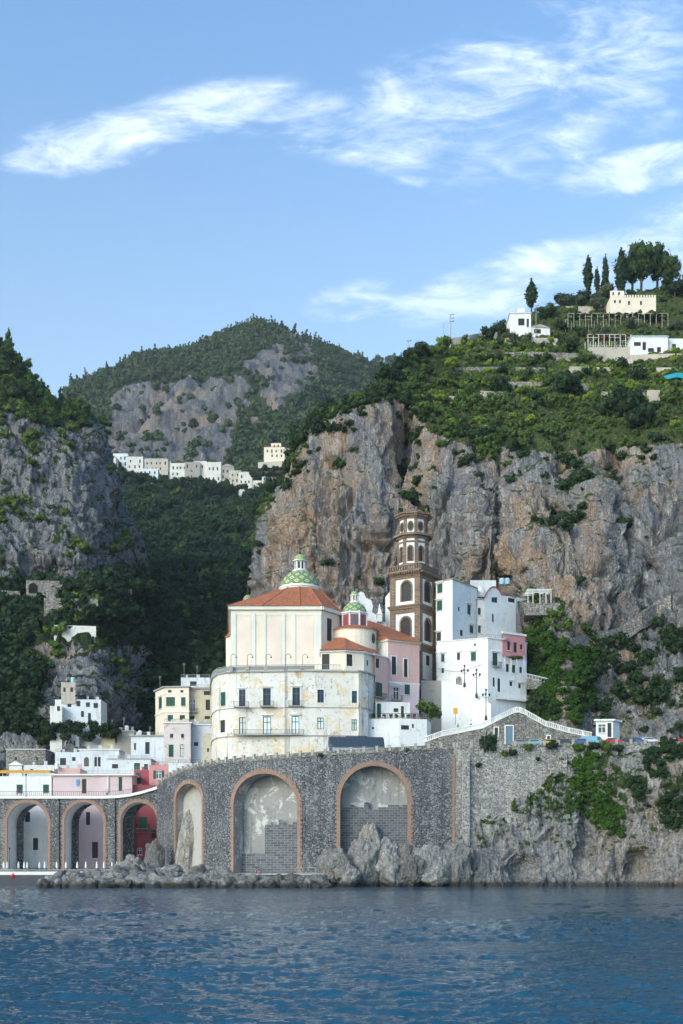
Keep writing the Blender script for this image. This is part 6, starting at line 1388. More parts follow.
# red patterned ruin, palazzo above
H = simple_house('peeling_house', 'white house with peeling reddish patches below the ochre palazzo', 164, 190.6, 722, 318, 18, plaster('peeling_pink', (.66, .60, .60), .4, patch=(.52, .26, .24), patch_amt=.55), [(170, 733.8, 173.2, 738, 'k_'), (181, 733.8, 184, 738, 'k_'), (168.6, 744.6, 173.6, 757, 's'), (180, 744.4, 184, 757, 'p')], cornice=(.35, .35, trim_w), parapet=.6)
simple_house('side_white_house', 'whitish house with rooftop rail right of the peeling house', 190.8, 212, 724, 321, 18, blue_p, [(194, 742, 198, 746, 'k'), (203, 745, 205, 749, 'k')], cornice=(.3, .3, trim_w), parapet=.8)
H = House('ochre_palazzo', 'three-storey cream palazzo with green shutters and balconies, highest in town', 'house'); H.headmat = cream_p
H.body([(155.4, 352), (164.2, 344), (189, 343), (189, 357), (160, 358)], 25, Z(686.5, 344), [cream_p, yellow_p], {0: [(158.6, 697, 161.8, 709, 's')], 1: [(166, 697, 175, 706.2, 's_'), (181, 697.2, 185.6, 706, 's_'), (168, 690, 171.6, 692.6, 'k'), (180.4, 690, 183.4, 692.6, 'k'), (167.6, 715, 173, 721, 's'), (179.6, 715, 185, 720, 'k'), (166, 726, 170, 731, 'k')]}, cornice=(.35, .5, trim_grey), parapet=.9, band=[(Z(712.5, 343.5), .3, .2, trim_w), (Z(694, 343.5), .15, .15, trim_w)])
simple_house('ochre_palazzo_wing', 'ochre wing of the hill palazzo with pale corner strips and balcony', 189.2, 213, 687.5, 345, 25, yellow_p, [(190.4, 699, 195.4, 712, 'gB'), (205.6, 699.6, 210, 710, 'k'), (203.8, 691, 210, 695, 'k'), (190, 716, 194.6, 719.6, 'k'), (204.6, 716, 210, 719, 'k')], cornice=(.4, .5, trim_grey), parapet=.9)
H = simple_house('roof_apartment', 'pale rooftop apartment with arched window behind the hill palazzo', 181, 210, 677.6, 352, 30, blue_p, [(190, 681.4, 196.6, 686, 'k')], parapet=.5); 
H.rail([(X(181, 352), 352.1, Z(677.6, 352)), (X(210, 352), 352.1, Z(677.6, 352))], trim_grey, .9, .5)
simple_house('terraced_front', 'white terrace front with balustrade under the hill palazzo', 165.5, 213, 716.6+6, 330, 20, blue_p, [], parapet=1.0, cornice=(.3, .4, trim_grey))
# villa on the bluff
DV = on(LC, 80, 722).y-7
H = simple_house('bluff_villa', 'bluish white villa with arched loggia alone under the left rock bluff', 55, 101, 699.5, DV, 25, blue_p, [(67.4, 700.8, 71.4, 707, 'k'), (76.4, 700.8, 80.4, 706.4, 'k'), (86, 702.4, 90, 707, 'k'), (93.6, 703, 98, 708, 'k'), (88, 713, 91, 723, 'k'), (81, 711, 84, 717, 'k')], parapet=.4)
H2 = House('x', '', ''); H2.root = H.root; H2.body([(61.2, DV-.3), (75.4, DV-.3), (75.4, DV+8), (61.2, DV+8)], Z(704, DV), Z(682.4, DV), tan_p, {0: [(63.4, 687.4, 65.6, 692, 'k'), (70.4, 687.4, 73, 692, 'k')]}, roof='flat', parapet=.3)
simple_house('villa_outbuilding', 'low white outbuilding at the left foot of the bluff villa', 50, 62, 706, DV-3, 28, white_old, [(57, 706, 60, 711, 'k')], parapet=.3)
# terrace ruins and walls on the left hill
def hillwall(label, p0, p1, yt, yb, D, mat=rub_road, th=4.0, arch=None):
    D = on(LC, (p0+p1)/2, yb).y-5
    t = thing('stone_wall', P((p0+p1)/2, yb, D), label, 'wall', 'old walls on the left hillside'); m = MB(); m.prism([xy(p0, D), xy(p1, D+1), xy(p1, D+th+6), xy(p0, D+th+6)], Z(yb+14, D), [Z(yt, D), Z(yt+.5, D), Z(yt+.5, D), Z(yt, D)]); m.build('wall', mat, t)
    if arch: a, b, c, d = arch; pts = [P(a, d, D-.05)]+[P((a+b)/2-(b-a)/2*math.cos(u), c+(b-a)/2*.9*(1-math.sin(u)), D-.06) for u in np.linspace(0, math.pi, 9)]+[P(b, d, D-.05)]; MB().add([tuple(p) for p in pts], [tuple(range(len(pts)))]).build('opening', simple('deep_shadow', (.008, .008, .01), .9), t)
hillwall('pale retaining wall on top of the small rock bluff', 54, 96, 625, 636, 398, white_old)
hillwall('old wall with dark arched opening on the left hill', 26, 68, 580, 596, 424, rub_road, arch=(28.6, 37, 583, 593))
hillwall('long low terrace wall below the arched opening', 44, 98, 598, 604, 414)
hillwall('grey stepped wall at the left edge of the hill', -10, 20, 590, 600, 424)
hillwall('terrace wall ending above the valley', 90, 132, 588, 594, 420)
def rcwall(label, p0, p1, yt, yb, mat=rub_road, name='retaining_wall'):
    a, b = on(RC, p0, yb), on(RC, p1, yb); D = min(a.y, b.y)-1.0; m = MB(); m.prism([xy(p0, D), xy(p1, D), xy(p1, D+5), xy(p0, D+5)], Z(yb, D)-1.5, [Z(yt, D)]*4); tag(m.build(name, mat), label, 'wall', 'retaining walls on the headland')
rcwall('tan retaining wall in the scrub of the headland', 480, 507, 391, 396, tan_p); rcwall('small pale retaining wall right of the big green tree', 647, 660, 390, 400, tan_p)


def terrace(label, pts, h=1.5, mat=tan_p):
    q = []
    for (a, b), (c, d) in zip(pts[:-1], pts[1:]):
        for k in range(4): q.append(on(RC, a+(c-a)*k/4, b+(d-b)*k/4, 3))
    q.append(on(RC, *pts[-1], 3)); v = [Vector((x.x, np.mean([y.y for y in q[max(0, i-2):i+3]]), np.mean([y.z for y in q[max(0, i-2):i+3]]))) for i, x in enumerate(q)]; m = MB()
    for a, b in zip(v[:-1], v[1:]):
        if abs(b.x-a.x) < .3: continue
        m.prism([(a.x, a.y-.8), (b.x, b.y-.8), (b.x, b.y+1.2), (a.x, a.y+1.2)], [a.z-2, b.z-2, b.z-2, a.z-2], [a.z+h, b.z+h, b.z+h, a.z+h])
    tag(m.build('terrace_wall', mat), label, 'wall', 'terrace walls on the headland')
terrace('pale path wall below the utility poles on the skyline', [(452, 341), (475, 339), (500, 335)], 1.6)
terrace('terrace wall under the white villa with the lone cypress', [(505, 343), (540, 342), (575, 347)], 1.5)
terrace('upper dry-stone wall of the crop terraces', [(470, 358), (510, 356), (560, 357), (600, 360)], 1.3, rub_road)
terrace('middle dry-stone wall of the crop terraces, left half', [(455, 372), (500, 371), (545, 373)], 1.3, rub_road)
terrace('middle dry-stone wall of the crop terraces, right half', [(570, 371), (620, 374), (680, 372)], 1.4, tan_p)
terrace('lower dry-stone wall above the big green tree', [(500, 386), (540, 387), (590, 389)], 1.3, rub_road)
terrace('lowest dry-stone wall at the right edge of the slope', [(600, 396), (640, 399), (690, 396)], 1.4, rub_road)
terrace('broken pale wall above the cliff lip', [(440, 400), (470, 404), (500, 402)], 1.5)
terrace('long wall beneath the long white villa', [(586, 359), (630, 361), (690, 358)], 1.6)
_Rb = random.Random(4)
for i in range(18):
    px = 44+i*4.2; py = 742+_Rb.uniform(-6, 5) if i % 3 else 733
    plant(near_meshes('towntree', leaf_dark)[i % 7], P(px, py-4, DV-4+_Rb.uniform(-1, 1)), _Rb.uniform(1.5, 2.6), _Rb.uniform(1.5, 2.4), 'garden_tree', 'dark garden tree between the bluff villa and the town roofs, %s' % ('left half' if px < 80 else 'right half'), 'tree', 'garden trees below the bluff villa')
# ================================================================== HAMLET ON THE SPUR
ham = [(102, 116, 457, 469, 1120, 0, 'white terraced house at the left end of the far hamlet'), (113, 128, 453.5, 468, 1125, 1, 'white house with blue shutters, second from the left in the far hamlet'), (126.5, 143, 456.6, 471, 1118, 0, 'wide white house third from the left in the far hamlet'),
 (137.6, 158, 468.5, 481, 1095, 1, 'white house standing lower, in front of the left hamlet row'), (144.5, 168, 458.6, 473, 1120, 2, 'pale grey-roofed house behind the lower white house of the hamlet'), (170, 188, 463, 478.5, 1105, 0, 'cream house with small square windows in the middle of the hamlet'),
 (160, 171, 461, 478, 1112, 2, 'narrow grey house left of the cream hamlet house'), (184.6, 200, 462, 475, 1112, 3, 'brownish house behind the middle of the hamlet'), (194, 206.6, 461, 472, 1120, 0, 'small white house left of the tall one in the hamlet'),
 (206.6, 221, 462, 485, 1098, 0, 'tallest bright white house of the far hamlet'), (220.6, 234, 466.6, 481, 1104, 3, 'bare grey house right of the tallest hamlet house'), (229, 241, 470.4, 485, 1096, 2, 'pale house with low roof right of the bare grey one in the hamlet'),
 (238.6, 252, 472, 486, 1092, 0, 'white house with two dark windows, right part of the hamlet'), (246, 262, 480.4, 491, 1078, 0, 'low white house on the slope at the right of the hamlet'), (256, 268, 484, 493, 1070, 2, 'pinkish pale lower house near the dark cliff edge tree'), (262, 276.6, 475, 487, 1074, 1, 'white house just before the headland cliff in the hamlet'),
 (264, 284.6, 447, 459.5, 1060, 4, 'ochre upper house above the hamlet on the right'), (271, 281, 443.2, 449, 1064, 4, 'small ochre top storey house over the upper ochre one'), (284, 299, 448.6, 455.5, 1058, 0, 'white upper house right of the ochre one'), (293, 308, 442.4, 451, 1062, 2, 'highest pale house next to the headland edge')]
hm = [plaster('village_white', (.66, .65, .62), .5, streak=.5, mold=.3), blue_p, plaster('village_beige', (.50, .46, .40), .5, streak=.5, mold=.3), grey_p, cream_p]
for i, (p0, p1, yt, yb, D, k, lab) in enumerate(ham):
    D -= 45-(i*7 % 4)*5; nx = max(2, int((p1-p0)/4.2)); ny = 2 if yb-yt > 11 else 1
    W = grid_wins(p0+1, p1-1, yt+1.8, yb-1.5, nx, ny, 1.5, 2.5, 'kkks', seed=i)
    simple_house('village_house', lab, p0, p1, yt, D, Z(yb, D)-(28 if i < 13 else 11), hm[k], W, dep=12, parapet=.6, group='houses of the far hamlet', roof=('hip', 'flat', 'gable', 'flat')[i % 4], pitch=.4, roofmat=(tiles if i % 8 == 0 else roof_flat))
for (p0, p1, y) in ((258, 290, 461.5),): m = MB(); m.prism([xy(p0, 1008), xy(p1, 1004), xy(p1, 1013), xy(p0, 1014)], Z(y, 1006)-5, Z(y, 1006)); tag(m.build('terrace_wall', MATS['village_beige']), {118: 'terrace wall under the left hamlet houses', 200: 'terrace wall under the right hamlet houses', 258: 'upper terrace wall below the ochre hamlet house', 250: 'lower terrace wall below the ochre hamlet house'}[p0], 'wall', 'terrace walls of the hamlet')

_R = random.Random(9)
for i in range(12):
    plant(near_meshes('villagetree', leaf_dark)[i % 7], P(252+i*3.4+_R.uniform(-1, 1), 477+_R.uniform(-8, 9), 1000), _R.uniform(2.6, 4.2), _R.uniform(2.6, 4.4), 'village_tree', 'dark tree on the terraces below the ochre houses of the far hamlet', 'tree', 'trees in the far hamlet')
for i in range(34):
    px = 104+i*5.2+_R.uniform(-2, 2); py = np.interp(px, [104, 150, 210, 262, 285], [470, 482, 487, 496, 474])+_R.uniform(-4, 2); D_ = 1018+_R.uniform(-4, 4)
    plant(near_meshes('villagetree', leaf_dark)[i % 7], P(px, py, D_), _R.uniform(2.4, 4.4), _R.uniform(2.6, 4.6), 'village_tree', 'dark tree among the houses of the far hamlet, %s' % ('at its left end' if px < 150 else 'left of its tallest house' if px < 205 else 'right of its tallest house' if px < 250 else 'at its right end'), 'tree', 'trees in the far hamlet')
# ================================================================== VILLAS ON THE HEADLAND
def hz(px, py): return on(RC, px, py, 6).y-2
D = hz(522, 336)-3
H = simple_house('hill_villa', 'white villa with dark windows beside the lone cypress', 510, 531, 313, D, Z(336, D)-4, white_p, [(518.2, 318.4, 524.6, 325.4, 'k'), (529, 318.6-.2, 530.6, 326, 'k')][:1]+[(526.6, 318.6, 529, 327, 's')], dep=9, parapet=.5, cornice=(.2, .3, trim_w))
H2 = House('x', '', ''); H2.root = H.root; H2.body([(531, D+.5), (550, D+1.5), (550, D+9), (531, D+9)], Z(336, D)-4, Z(326.5, D), white_p, {0: [(534, 329, 541, 333.5, 'v')]}, roof='shed', pitch=.3, roofmat=simple('roof_lilac', (.4, .36, .36), .8))
m = MB(); m.box(P(521, 311.6, D+4), (2.6, 2.2, 1.6)); m.build('stair_head', white_p, H.root)
D = hz(650, 352)-5
H = simple_house('terrace_villa', 'long white villa with pale blue roof line at the right edge', 631, 668, 336, D, Z(354, D)-5, white_p, [(634, 342, 641, 346, 'v'), (642.6, 342, 646, 350, 'k'), (648, 348, 654, 352, 'k'), (657, 347, 661, 352, 'k')], dep=9, parapet=.4, cornice=(.3, .3, simple('trim_bluish', (.45, .6, .68), .7)))
simple_house('villa_annex', 'lower white annex at the far right of the long villa', 668.3, 700, 338.6, D+2, Z(354, D)-5, white_p, [(672, 344, 676, 349, 'k')], dep=9, parapet=.4)
def pergola(label, p0, p1, yt, yb, D, n, mat=trim_w, top=leaf_mid, dep=5.0, slabm=tan_p):
    t = thing('vine_pergola', P((p0+p1)/2, yb, D), label, 'pergola', 'pergolas on the headland'); m = MB()
    for i in range(n):
        px_ = p0+(p1-p0)*i/(n-1); a, b = P(px_, yb, D), P(px_, yt, D); a.z -= 2
        for dd_ in (0, dep): m.tube([a+Vector((0, dd_, 0)), b+Vector((0, dd_, 0))], .10, 5)
    m.build('post', mat, t); m = MB(); a, b = P(p0, yt, D), P(p1, yt, D)
    for dd_ in (0, dep/2, dep): m.box(((a.x+b.x)/2, D+dd_, a.z+.05), (b.x-a.x, .12, .12))
    m.build('beam', mat, t)
    if top:
        sp_ = np.array([(a.x+(b.x-a.x)*random.random(), D+dep*random.random(), a.z-.2, random.uniform(.6, 1.0), random.uniform(.4, .7)) for _ in range(int((p1-p0)*1.1))])
        o = scatter('vine_canopy', sp_, 'near', top, None, None, 5); o.parent = t; o.location = -ORG[t.name]; del o['kind']; 
    return t
D = hz(610, 350)-6
t = pergola('pergola of thin posts with orange vines left of the long villa', 588, 631, 334.5, 349, D, 9, top=leafmat('foliage_orange', (.13, .11, .03), (.32, .2, .04)))
m = MB(); m.prism([xy(588, D-1), xy(634, D-1), xy(634, D+6), xy(588, D+6)], Z(362, D), Z(348.5, D)); m.build('terrace_slab', tan_p, t); m = MB(); railing(m, [P(588, 348.5, D-.8), P(631, 348.5, D-.8)], 1.1, .8, .05); m.build('railing', trim_w, t)
D = hz(640, 308)-2
H = simple_house('hilltop_villa', 'old pale villa with crenellated roofline among the hilltop pines', 610, 656, 297.5, D, Z(308, D)-5, cream_p, [(614, 300, 616, 303, 'k'), (619, 300, 621, 303, 'k'), (628, 301, 630, 305, 'k'), (640, 301, 642, 305, 'k')], dep=8, parapet=.5)
m = MB()
for i in range(17): p = P(611+i*2.75, 296.5, D+.2); m.box((p.x, D+.25, p.z), (.6, .4, 1.1))
m.build('merlons', cream_p, H.root)
H2 = House('x', '', ''); H2.root = H.root; H2.body([(610, D+1), (624, D+1), (624, D+8), (610, D+8)], Z(300, D), Z(289.5, D), cream_p, {0: [(612.4, 292, 614, 295.6, 'k'), (618, 292, 620, 295.6, 'k')]}, roof='flat', parapet=.4)
pergola('long upper pergola stretching below the hilltop villa', 568, 668, 313.6, 322, hz(615, 322)-2, 18, mat=tan_p, top=leaf_mid)
D = hz(585, 309)-1
tag(MB().prism([xy(566, D), xy(612, D), xy(612, D+3), xy(566, D+3)], Z(312, D)-3, Z(306.4, D)).build('garden_wall', tan_p), 'pale garden wall left of the hilltop villa', 'wall')
a, b = on(RC, 664, 380), on(RC, 690, 378); Dq = min(a.y, b.y)-2; m = MB()
c = [P(664, 376, Dq), P(676, 372.5, Dq), P(690, 373, Dq), P(690, 379, Dq-4), P(676, 377, Dq-4), P(665, 379.5, Dq-4)]; m.add([tuple(p) for p in c]+[tuple(p+Vector((0, 0, -.06))) for p in c], [(0, 1, 4, 5), (1, 2, 3, 4), (11, 10, 7, 6), (10, 9, 8, 7), (5, 4, 10, 11), (4, 3, 9, 10)])
t = thing('garden_tarp', P(675, 380, Dq), 'turquoise tarpaulin stretched over crops at the right edge', 'tarpaulin'); m.build('sheet', simple('tarp_teal', (.02, .30, .34), .6), t); m = MB()
for p in c: m.tube([p, p+Vector((0, 0, -3.5))], .06, 5)
m.build('pole', trim_dark, t)
def pole(px, yt, yb, label, D=None, arms=2, r=.16, name='utility_pole', L=RC):
    p = on(L, px, yb); D = p.y; b = Vector((X(px, D), D, Z(yb, D)-2)); h = Z(yt, D)-b.z; t = thing(name, b, label, 'pole', 'poles on the headland'); MB().tube([b, b+Vector((0, 0, h))], [r, r*.7], 7).build('pole', trim_grey, t); m = MB()
    for k in range(arms): m.box(b+Vector((.35, 0, h-.3-k*1.2)), (1.7, .14, .14)); m.lathe(b+Vector((1.0, 0, h-.2-k*1.2)), [(.1, 0), (.12, .2), (.05, .3)], 6)
    m.build('crossarm', trim_dark, t)
pole(450.7, 314, 343, 'tall utility pole with crossarms on the skyline', arms=3, r=.2); pole(443.6, 323, 343, 'thin pole just left of the tall skyline pole', arms=0, r=.08); pole(463, 333, 342, 'short post on the skyline path', arms=0, r=.12)
pole(408, 340, 358, 'utility pole at the left end of the headland skyline', arms=1); pole(536, 305, 341, 'lamp pole rising in front of the white villa', arms=1, r=.14); pole(612, 262, 290, 'thin antenna mast among the hilltop cypresses', arms=2, r=.1)
# ================================================================== ROCKS AT THE WATER
def rock_mesh(seed, k=22, planes=13, amp=.10, tall=1.0):
    """a fractured block: a ball cut by random planes, edges worn by noise"""
    rs = np.random.RandomState(seed+500); V, F = cubesphere(k); N = rs.randn(planes, 3); N /= np.linalg.norm(N, axis=1, keepdims=True); d = .62+.30*rs.rand(planes)
    c = V @ N.T; r = np.where(c > .05, d[None]/np.maximum(c, .05), 9).min(1); r = np.minimum(r, 1.15)
    e, v = vcell(V*r[:, None]*2.2+seed, seed); r = r*(1+.10*v*sstep(e, 0, .2)-.09*(1-sstep(e, 0, .1)))+fbm(V*3+seed, 4, .6)*amp
    o = np_mesh('boulder', V*r[:, None], F, rock_B, smooth=True); me = o.data; bpy.data.objects.remove(o); return me
rock_B = rockmat('boulder_limestone', tan_amt=0.25, sc=1.9, wet=True, objvar=True, streak=False, veg=False, grey=(0.38, 0.37, 0.36), pale=(0.60, 0.58, 0.55), dark=(.12,.12,.13), tan=(.40, .31, .22))
bm8 = [rock_mesh(i, 14) for i in range(9)]; big5 = [rock_mesh(40+i, 44, 22, .13) for i in range(6)]
R = random.Random(3)
def put_rock(me, px, py, D, r, label, group=None, name='boulder', rot=None):
    o = bpy.data.objects.new(name, me); COL.objects.link(o); o.location = P(px, py, D); o.scale = r
    o.rotation_euler = rot if rot else (R.uniform(-.5, .5), R.uniform(-.5, .5), R.uniform(0, 6.28)); tag(o, label, 'rock', group); return o
for row, (D, py0, n, s) in enumerate(((222, 885.2, 62, .95), (225, 880.5, 56, 1.05), (228.5, 876, 46, 1.0))):
    for i in range(n):
        px = 44+row*7+(330-44-row*7)*(i+R.uniform(-.3, .3))/n; ss = s*R.uniform(.75, 1.5)
        py = py0+R.uniform(-1.3, 1.3)+(1.5 if px > 200 else 0)
        if px > 232 and row == 2: continue
        put_rock(R.choice(bm8), px, py, D+R.uniform(-1, 1), (ss*1.3, ss*1.1, ss*.95), 'grey limestone boulder of the breakwater, %s, %s' % (('waterline row', 'middle row', 'top row')[row], 'at its left end' if px < 95 else 'in front of the viaduct end' if px < 165 else 'before the narrow arch' if px < 222 else 'along the quay'), 'breakwater boulders')
for i in range(26): px = 110+R.uniform(0, 118); put_rock(R.choice(bm8), px, 872+R.uniform(-2, 2), 236+R.uniform(0, 16), (1.4, 1.3, 1.1), 'pale boulder on the upper heap between breakwater and wall', 'upper breakwater boulders')
for args in ((big5[0], 131, 869, 258, (4.3, 3.2, 3.0), 'big pale rock lying before the third viaduct arch'), (big5[1], 118, 872, 254, (2.4, 2.2, 1.6), 'lower pale rock left of the big one at the viaduct'), (big5[2], 155, 862, 268, (2.4, 2.5, 5.8), 'tall rock leaning on the pier between viaduct and sea wall'),
    (big5[3], 188.5, 845, 269, (3.1, 2.2, 7.2), 'tall natural rock filling the narrow arch of the sea wall'), (big5[4], 336, 868, 233, (3.9, 3.2, 4.6), 'tall boulder at the right end of the quay'), (big5[5], 362, 864, 235.5, (4.2, 3.4, 5.6), 'high pointed boulder before the right arch of the sea wall'),
    (big5[0], 388, 866, 235.5, (4.6, 3.4, 5.4), 'broad boulder in the middle of the right arch'), (big5[1], 408, 869, 235, (4.2, 3.4, 5.0), 'boulder under the right side of the right arch'), (big5[2], 430, 868, 235.5, (4.8, 3.4, 5.6), 'boulder joining the sea cliff right of the arches'), (big5[3], 350, 880, 230, (2.2, 2, 2.4), 'small low boulder in the water by the quay end'),
    (big5[5], 455, 866, 237, (4.0, 3, 5.5), 'rounded rock hump at the foot of the grey road wall'), (big5[4], 371, 846, 243.5, (2.6, 1.8, 5.4), 'rock bulging out of the left side of the right arch'), (big5[0], 300, 884, 229.5, (4.6, 2, 1.4), 'long flat rock shelf under the quay')):
    put_rock(*args, name='large_boulder', rot=(0, 0, R.uniform(0, 6.28) if args[4][0] == args[4][1] else 0))

# ================================================================== GREENERY ON WALLS
def ivymask(boxes):
    def f(px, py, nz, r):
        m = np.zeros_like(px); n = nz2(px, py, 9, 21)
        for (cx, cy, rx, ry, sk) in boxes: m = np.maximum(m, (((px-cx-(py-cy)*sk)/rx)**2+((py-cy)/ry)**2 < 1+n*1.1)*1.0)
        return m
    return f
scatter('ivy', spots_on(SEA, 520, ivymask([(596, 800, 20, 30, .35), (586, 770, 9, 28, .15), (612, 815, 12, 24, .2)]), .35, .95, 61), 'mid', leaf_ivy, 'large mat of ivy hanging down the sea cliff below the road', 'ivy', 62)
scatter('ivy', spots_on(SEA, 160, ivymask([(566, 805, 6, 12, .2), (548, 808, 6, 5, 0), (568, 812, 4, 14, .1), (562, 780, 4, 3, 0)]), .3, .6, 63), 'mid', leaf_ivy, 'small ivy patches left of the large mat on the sea cliff', 'ivy', 64)
scatter('ivy', spots_on(SEA, 260, ivymask([(672, 812, 14, 18, 0), (655, 765, 10, 14, 0), (672, 752, 14, 12, 0), (640, 800, 5, 16, .4)]), .4, 1.2, 65), 'mid', leaf_dark, 'dark bushes and creepers at the right end of the sea cliff', 'ivy', 66)
scatter('ivy', spots_on(RC, 2200, ivymask([(556, 664, 30, 27, 0), (575, 680, 16, 42, .1), (545, 700, 22, 20, 0), (590, 650, 10, 20, 0), (538, 640, 14, 14, 0)]), .45, 1.3, 67), 'mid', leaf_ivy, 'thick bright ivy and vines covering the bank right of the white houses', 'ivy', 68)
scatter('bank_bushes', spots_on(RC, 420, ivymask([(545, 616, 20, 16, .1), (536, 610, 10, 10, 0), (560, 625, 12, 14, 0)]), .8, 2.0, 69), 'mid', leaf_mid, 'leafy bushes on the bank below the rooftop pergola', 'bushes', 70)
wb = near_meshes('wallbush', leaf_dark); wm_ = near_meshes('wallbush2', leaf_mid)
plant(wb[1], P(487.5, 757, 244.5), 2.3, 4.6, 'wall_bush', 'large dark bush growing on the parapet at the start of the grey wall', 'bush', None)
for i, (px, py, s, lab) in enumerate([(478, 768, .8, 'small bush on the grey wall under the large dark bush'), (503.6, 756, 1.0, 'round bush on the parapet right of the large dark bush'), (512, 756, 1.1, 'bush hanging over the parapet before the blue door'), (528, 751, 1.1, 'green bush on the parapet beside the first parked cars'), (551, 750, 1.5, 'wide low bush on the parapet beneath the yellow car'), (579.5, 752, 1.6, 'bush on the parapet above the large ivy'), (593, 750, 1.4, 'bush on the parapet before the van'), (605, 752, 1.7, 'tall bush on the parapet before the kiosk'),
      (618, 752, 1.3, 'bush on the parapet right of the kiosk'), (560.5, 762, .7, 'little bush on the wall below the wide low one'), (538, 761, .6, 'tiny tuft on the wall between the parapet bushes'), (540, 795, .9, 'bush half way down the grey wall'), (322-2, 757, .6, 'weed on the arcade parapet before the bus front'), (407, 751, .5, 'weed on the arcade parapet right of the bus')]):
    a = SW.at(px); plant((wb, wm_)[i % 2][i % 7], SW.pt(a, Z(py, SW.D(px)), .35), s, s*1.1, 'wall_bush', lab, 'bush', None)
plant(wm_[2], P(427, 714, 259), 2.6, 2.4, 'vine_bush', 'bushy green vine on the wall at the foot of the bell tower', 'bush', None); plant(wm_[4], P(435, 719, 260), 1.6, 2.4, 'vine_bush', 'smaller vine hanging right of the tower vine', 'bush', None)
for i in range(9):
    px = 373+i*5.9; p = Vector((*xy(px, 257.2), Z(719, 257))); t = thing('potted_plant', p, 'small potted plant behind the railing of the plant terrace, number %s from the left' % ('one two three four five six seven eight nine'.split()[i]), 'potted plant', 'pots on the plant terrace')
    MB().lathe(p, [(.2, 0), (.28, .42)], 10).build('pot', simple('clay_pot', (.36, .15, .08), .8), t); c = bpy.data.objects.new('foliage', wm_[i % 7]); COL.objects.link(c); c.parent = t; c.location = (0, 0, .38); c.scale = (.45, .45, .55)

# ================================================================== VEHICLES, LAMPS, BATHING PLACES
tyre = simple('tyre', (.02, .02, .02), .9); chrome = simple('rim_grey', (.45, .45, .46), .35, .6); lampg = simple('lamp_glass', (.7, .7, .66), .2)
def paint(n, c): 
    if n in MATS: return MATS[n]
    m, T, b, o = newmat(n); b.inputs['Base Color'].default_value = (*c, 1); b.inputs['Roughness'].default_value = .4; b.inputs['Coat Weight'].default_value = .15; MATS[n] = m; return m
def wheel(root, x, y, r=.32, side=-1):
    o = ORG[root.name]; m = MB(); k = 16
    def ring(r_, y_): return [o+Vector((x+r_*math.cos(2*math.pi*i/k), y+y_, r+r_*math.sin(2*math.pi*i/k))) for i in range(k)]
    prof = [(r*.6, -.1), (r*.95, -.11), (r, -.07), (r, .07), (r*.95, .11), (r*.6, .1)]; vs = sum([ring(*p) for p in prof], []); fs = [(a*k+i, a*k+(i+1) % k, (a+1)*k+(i+1) % k, (a+1)*k+i) for a in range(5) for i in range(k)]
    m.add(vs, fs); w_ = m.build('wheel', tyre, root, smooth=True); g = MB(); g.add(ring(r*.6, -.08), [tuple(range(k))]); g.add(ring(r*.6, .08), [tuple(range(k-1, -1, -1))]); g.build('rim', chrome, w_)
def extr(prof, o, y0, y1, inset=0.0):
    n = len(prof); c = sum(p[0] for p in prof)/n
    lay = [(y0+.0, .10), (y0+.12, 0), (y1-.12, 0), (y1, .10)]; vs = []
    zc = sum(p[1] for p in prof)/n
    for (y, s) in lay:
        for (x, z) in prof: vs.append(o+Vector((x+(c-x)*s*.4, y, z+(zc-z)*s*.4)))
    fs = [tuple(range(n-1, -1, -1)), tuple(range(3*n, 4*n))]+[(a*n+i, a*n+(i+1) % n, (a+1)*n+(i+1) % n, (a+1)*n+i) for a in range(3) for i in range(n)]
    return vs, fs
def car(px, D, col, label, van=False, flip=1, mat=None):
    a = SW.at(px); z = ztop_sw(a); p = Vector((X(px, D), D, z+.02)); t = thing('parked_van' if van else 'parked_car', p, label, 'van' if van else 'car', 'vehicles parked along the coast road'); m = MB(); f = flip
    if van: prof = [(-2.3, .35), (2.3, .35), (2.42, .8), (2.25, 1.15), (1.6, 1.95), (1.2, 2.1), (-2.2, 2.1), (-2.35, 1.9)]; cab = [(.9, 1.2), (2.0, 1.2), (1.5, 1.9), (.9, 1.95)]
    else: prof = [(-2.0, .3), (2.0, .3), (2.1, .6), (1.95, .85), (1.1, .98), (.45, 1.42), (-1.1, 1.46), (-1.75, 1.05), (-2.05, .95)]; cab = [(-1.45, 1.0), (.95, 1.0), (.42, 1.35), (-1.05, 1.38)]
    P_ = lambda q: [(x*f, z_) for x, z_ in q][::1 if f > 0 else -1]
    vs, fs = extr(P_(prof), p, -.85, .85); m.add(vs, fs); m.build('body', mat, t)
    g = MB(); vs, fs = extr(P_(cab), p, -.87, .87); g.add(vs, fs); g.build('side_windows', gl, t)
    if not van: q = [(.45, 1.36), (1.05, 1.0)]
    else: q = [(1.62, 1.88), (2.2, 1.2)]
    g = MB(); g.add([p+Vector((q[0][0]*f+.05*f, -.62, q[0][1])), p+Vector((q[0][0]*f+.05*f, .62, q[0][1])), p+Vector((q[1][0]*f+.05*f, .66, q[1][1])), p+Vector((q[1][0]*f+.05*f, -.66, q[1][1]))], [(0, 1, 2, 3)]); g.build('windscreen', gl, t)
    for x in (-1.3, 1.3):
        for y in (-.78, .78): wheel(t, x*f, y)
    for y in (-.6, .6): MB().box(p+Vector((2.02*f, y, .66)), (.14, .32, .16)).build('headlight', lampg, t)
cols = dict(white=(.7, .7, .7), red=(.5, .03, .03), blue=(.04, .12, .38), yellow=(.75, .45, .03), grey=(.25, .26, .28), dark=(.03, .035, .045), sky=(.2, .42, .55))
pm_ = {k: paint('paint_'+k, v) for k, v in cols.items()}
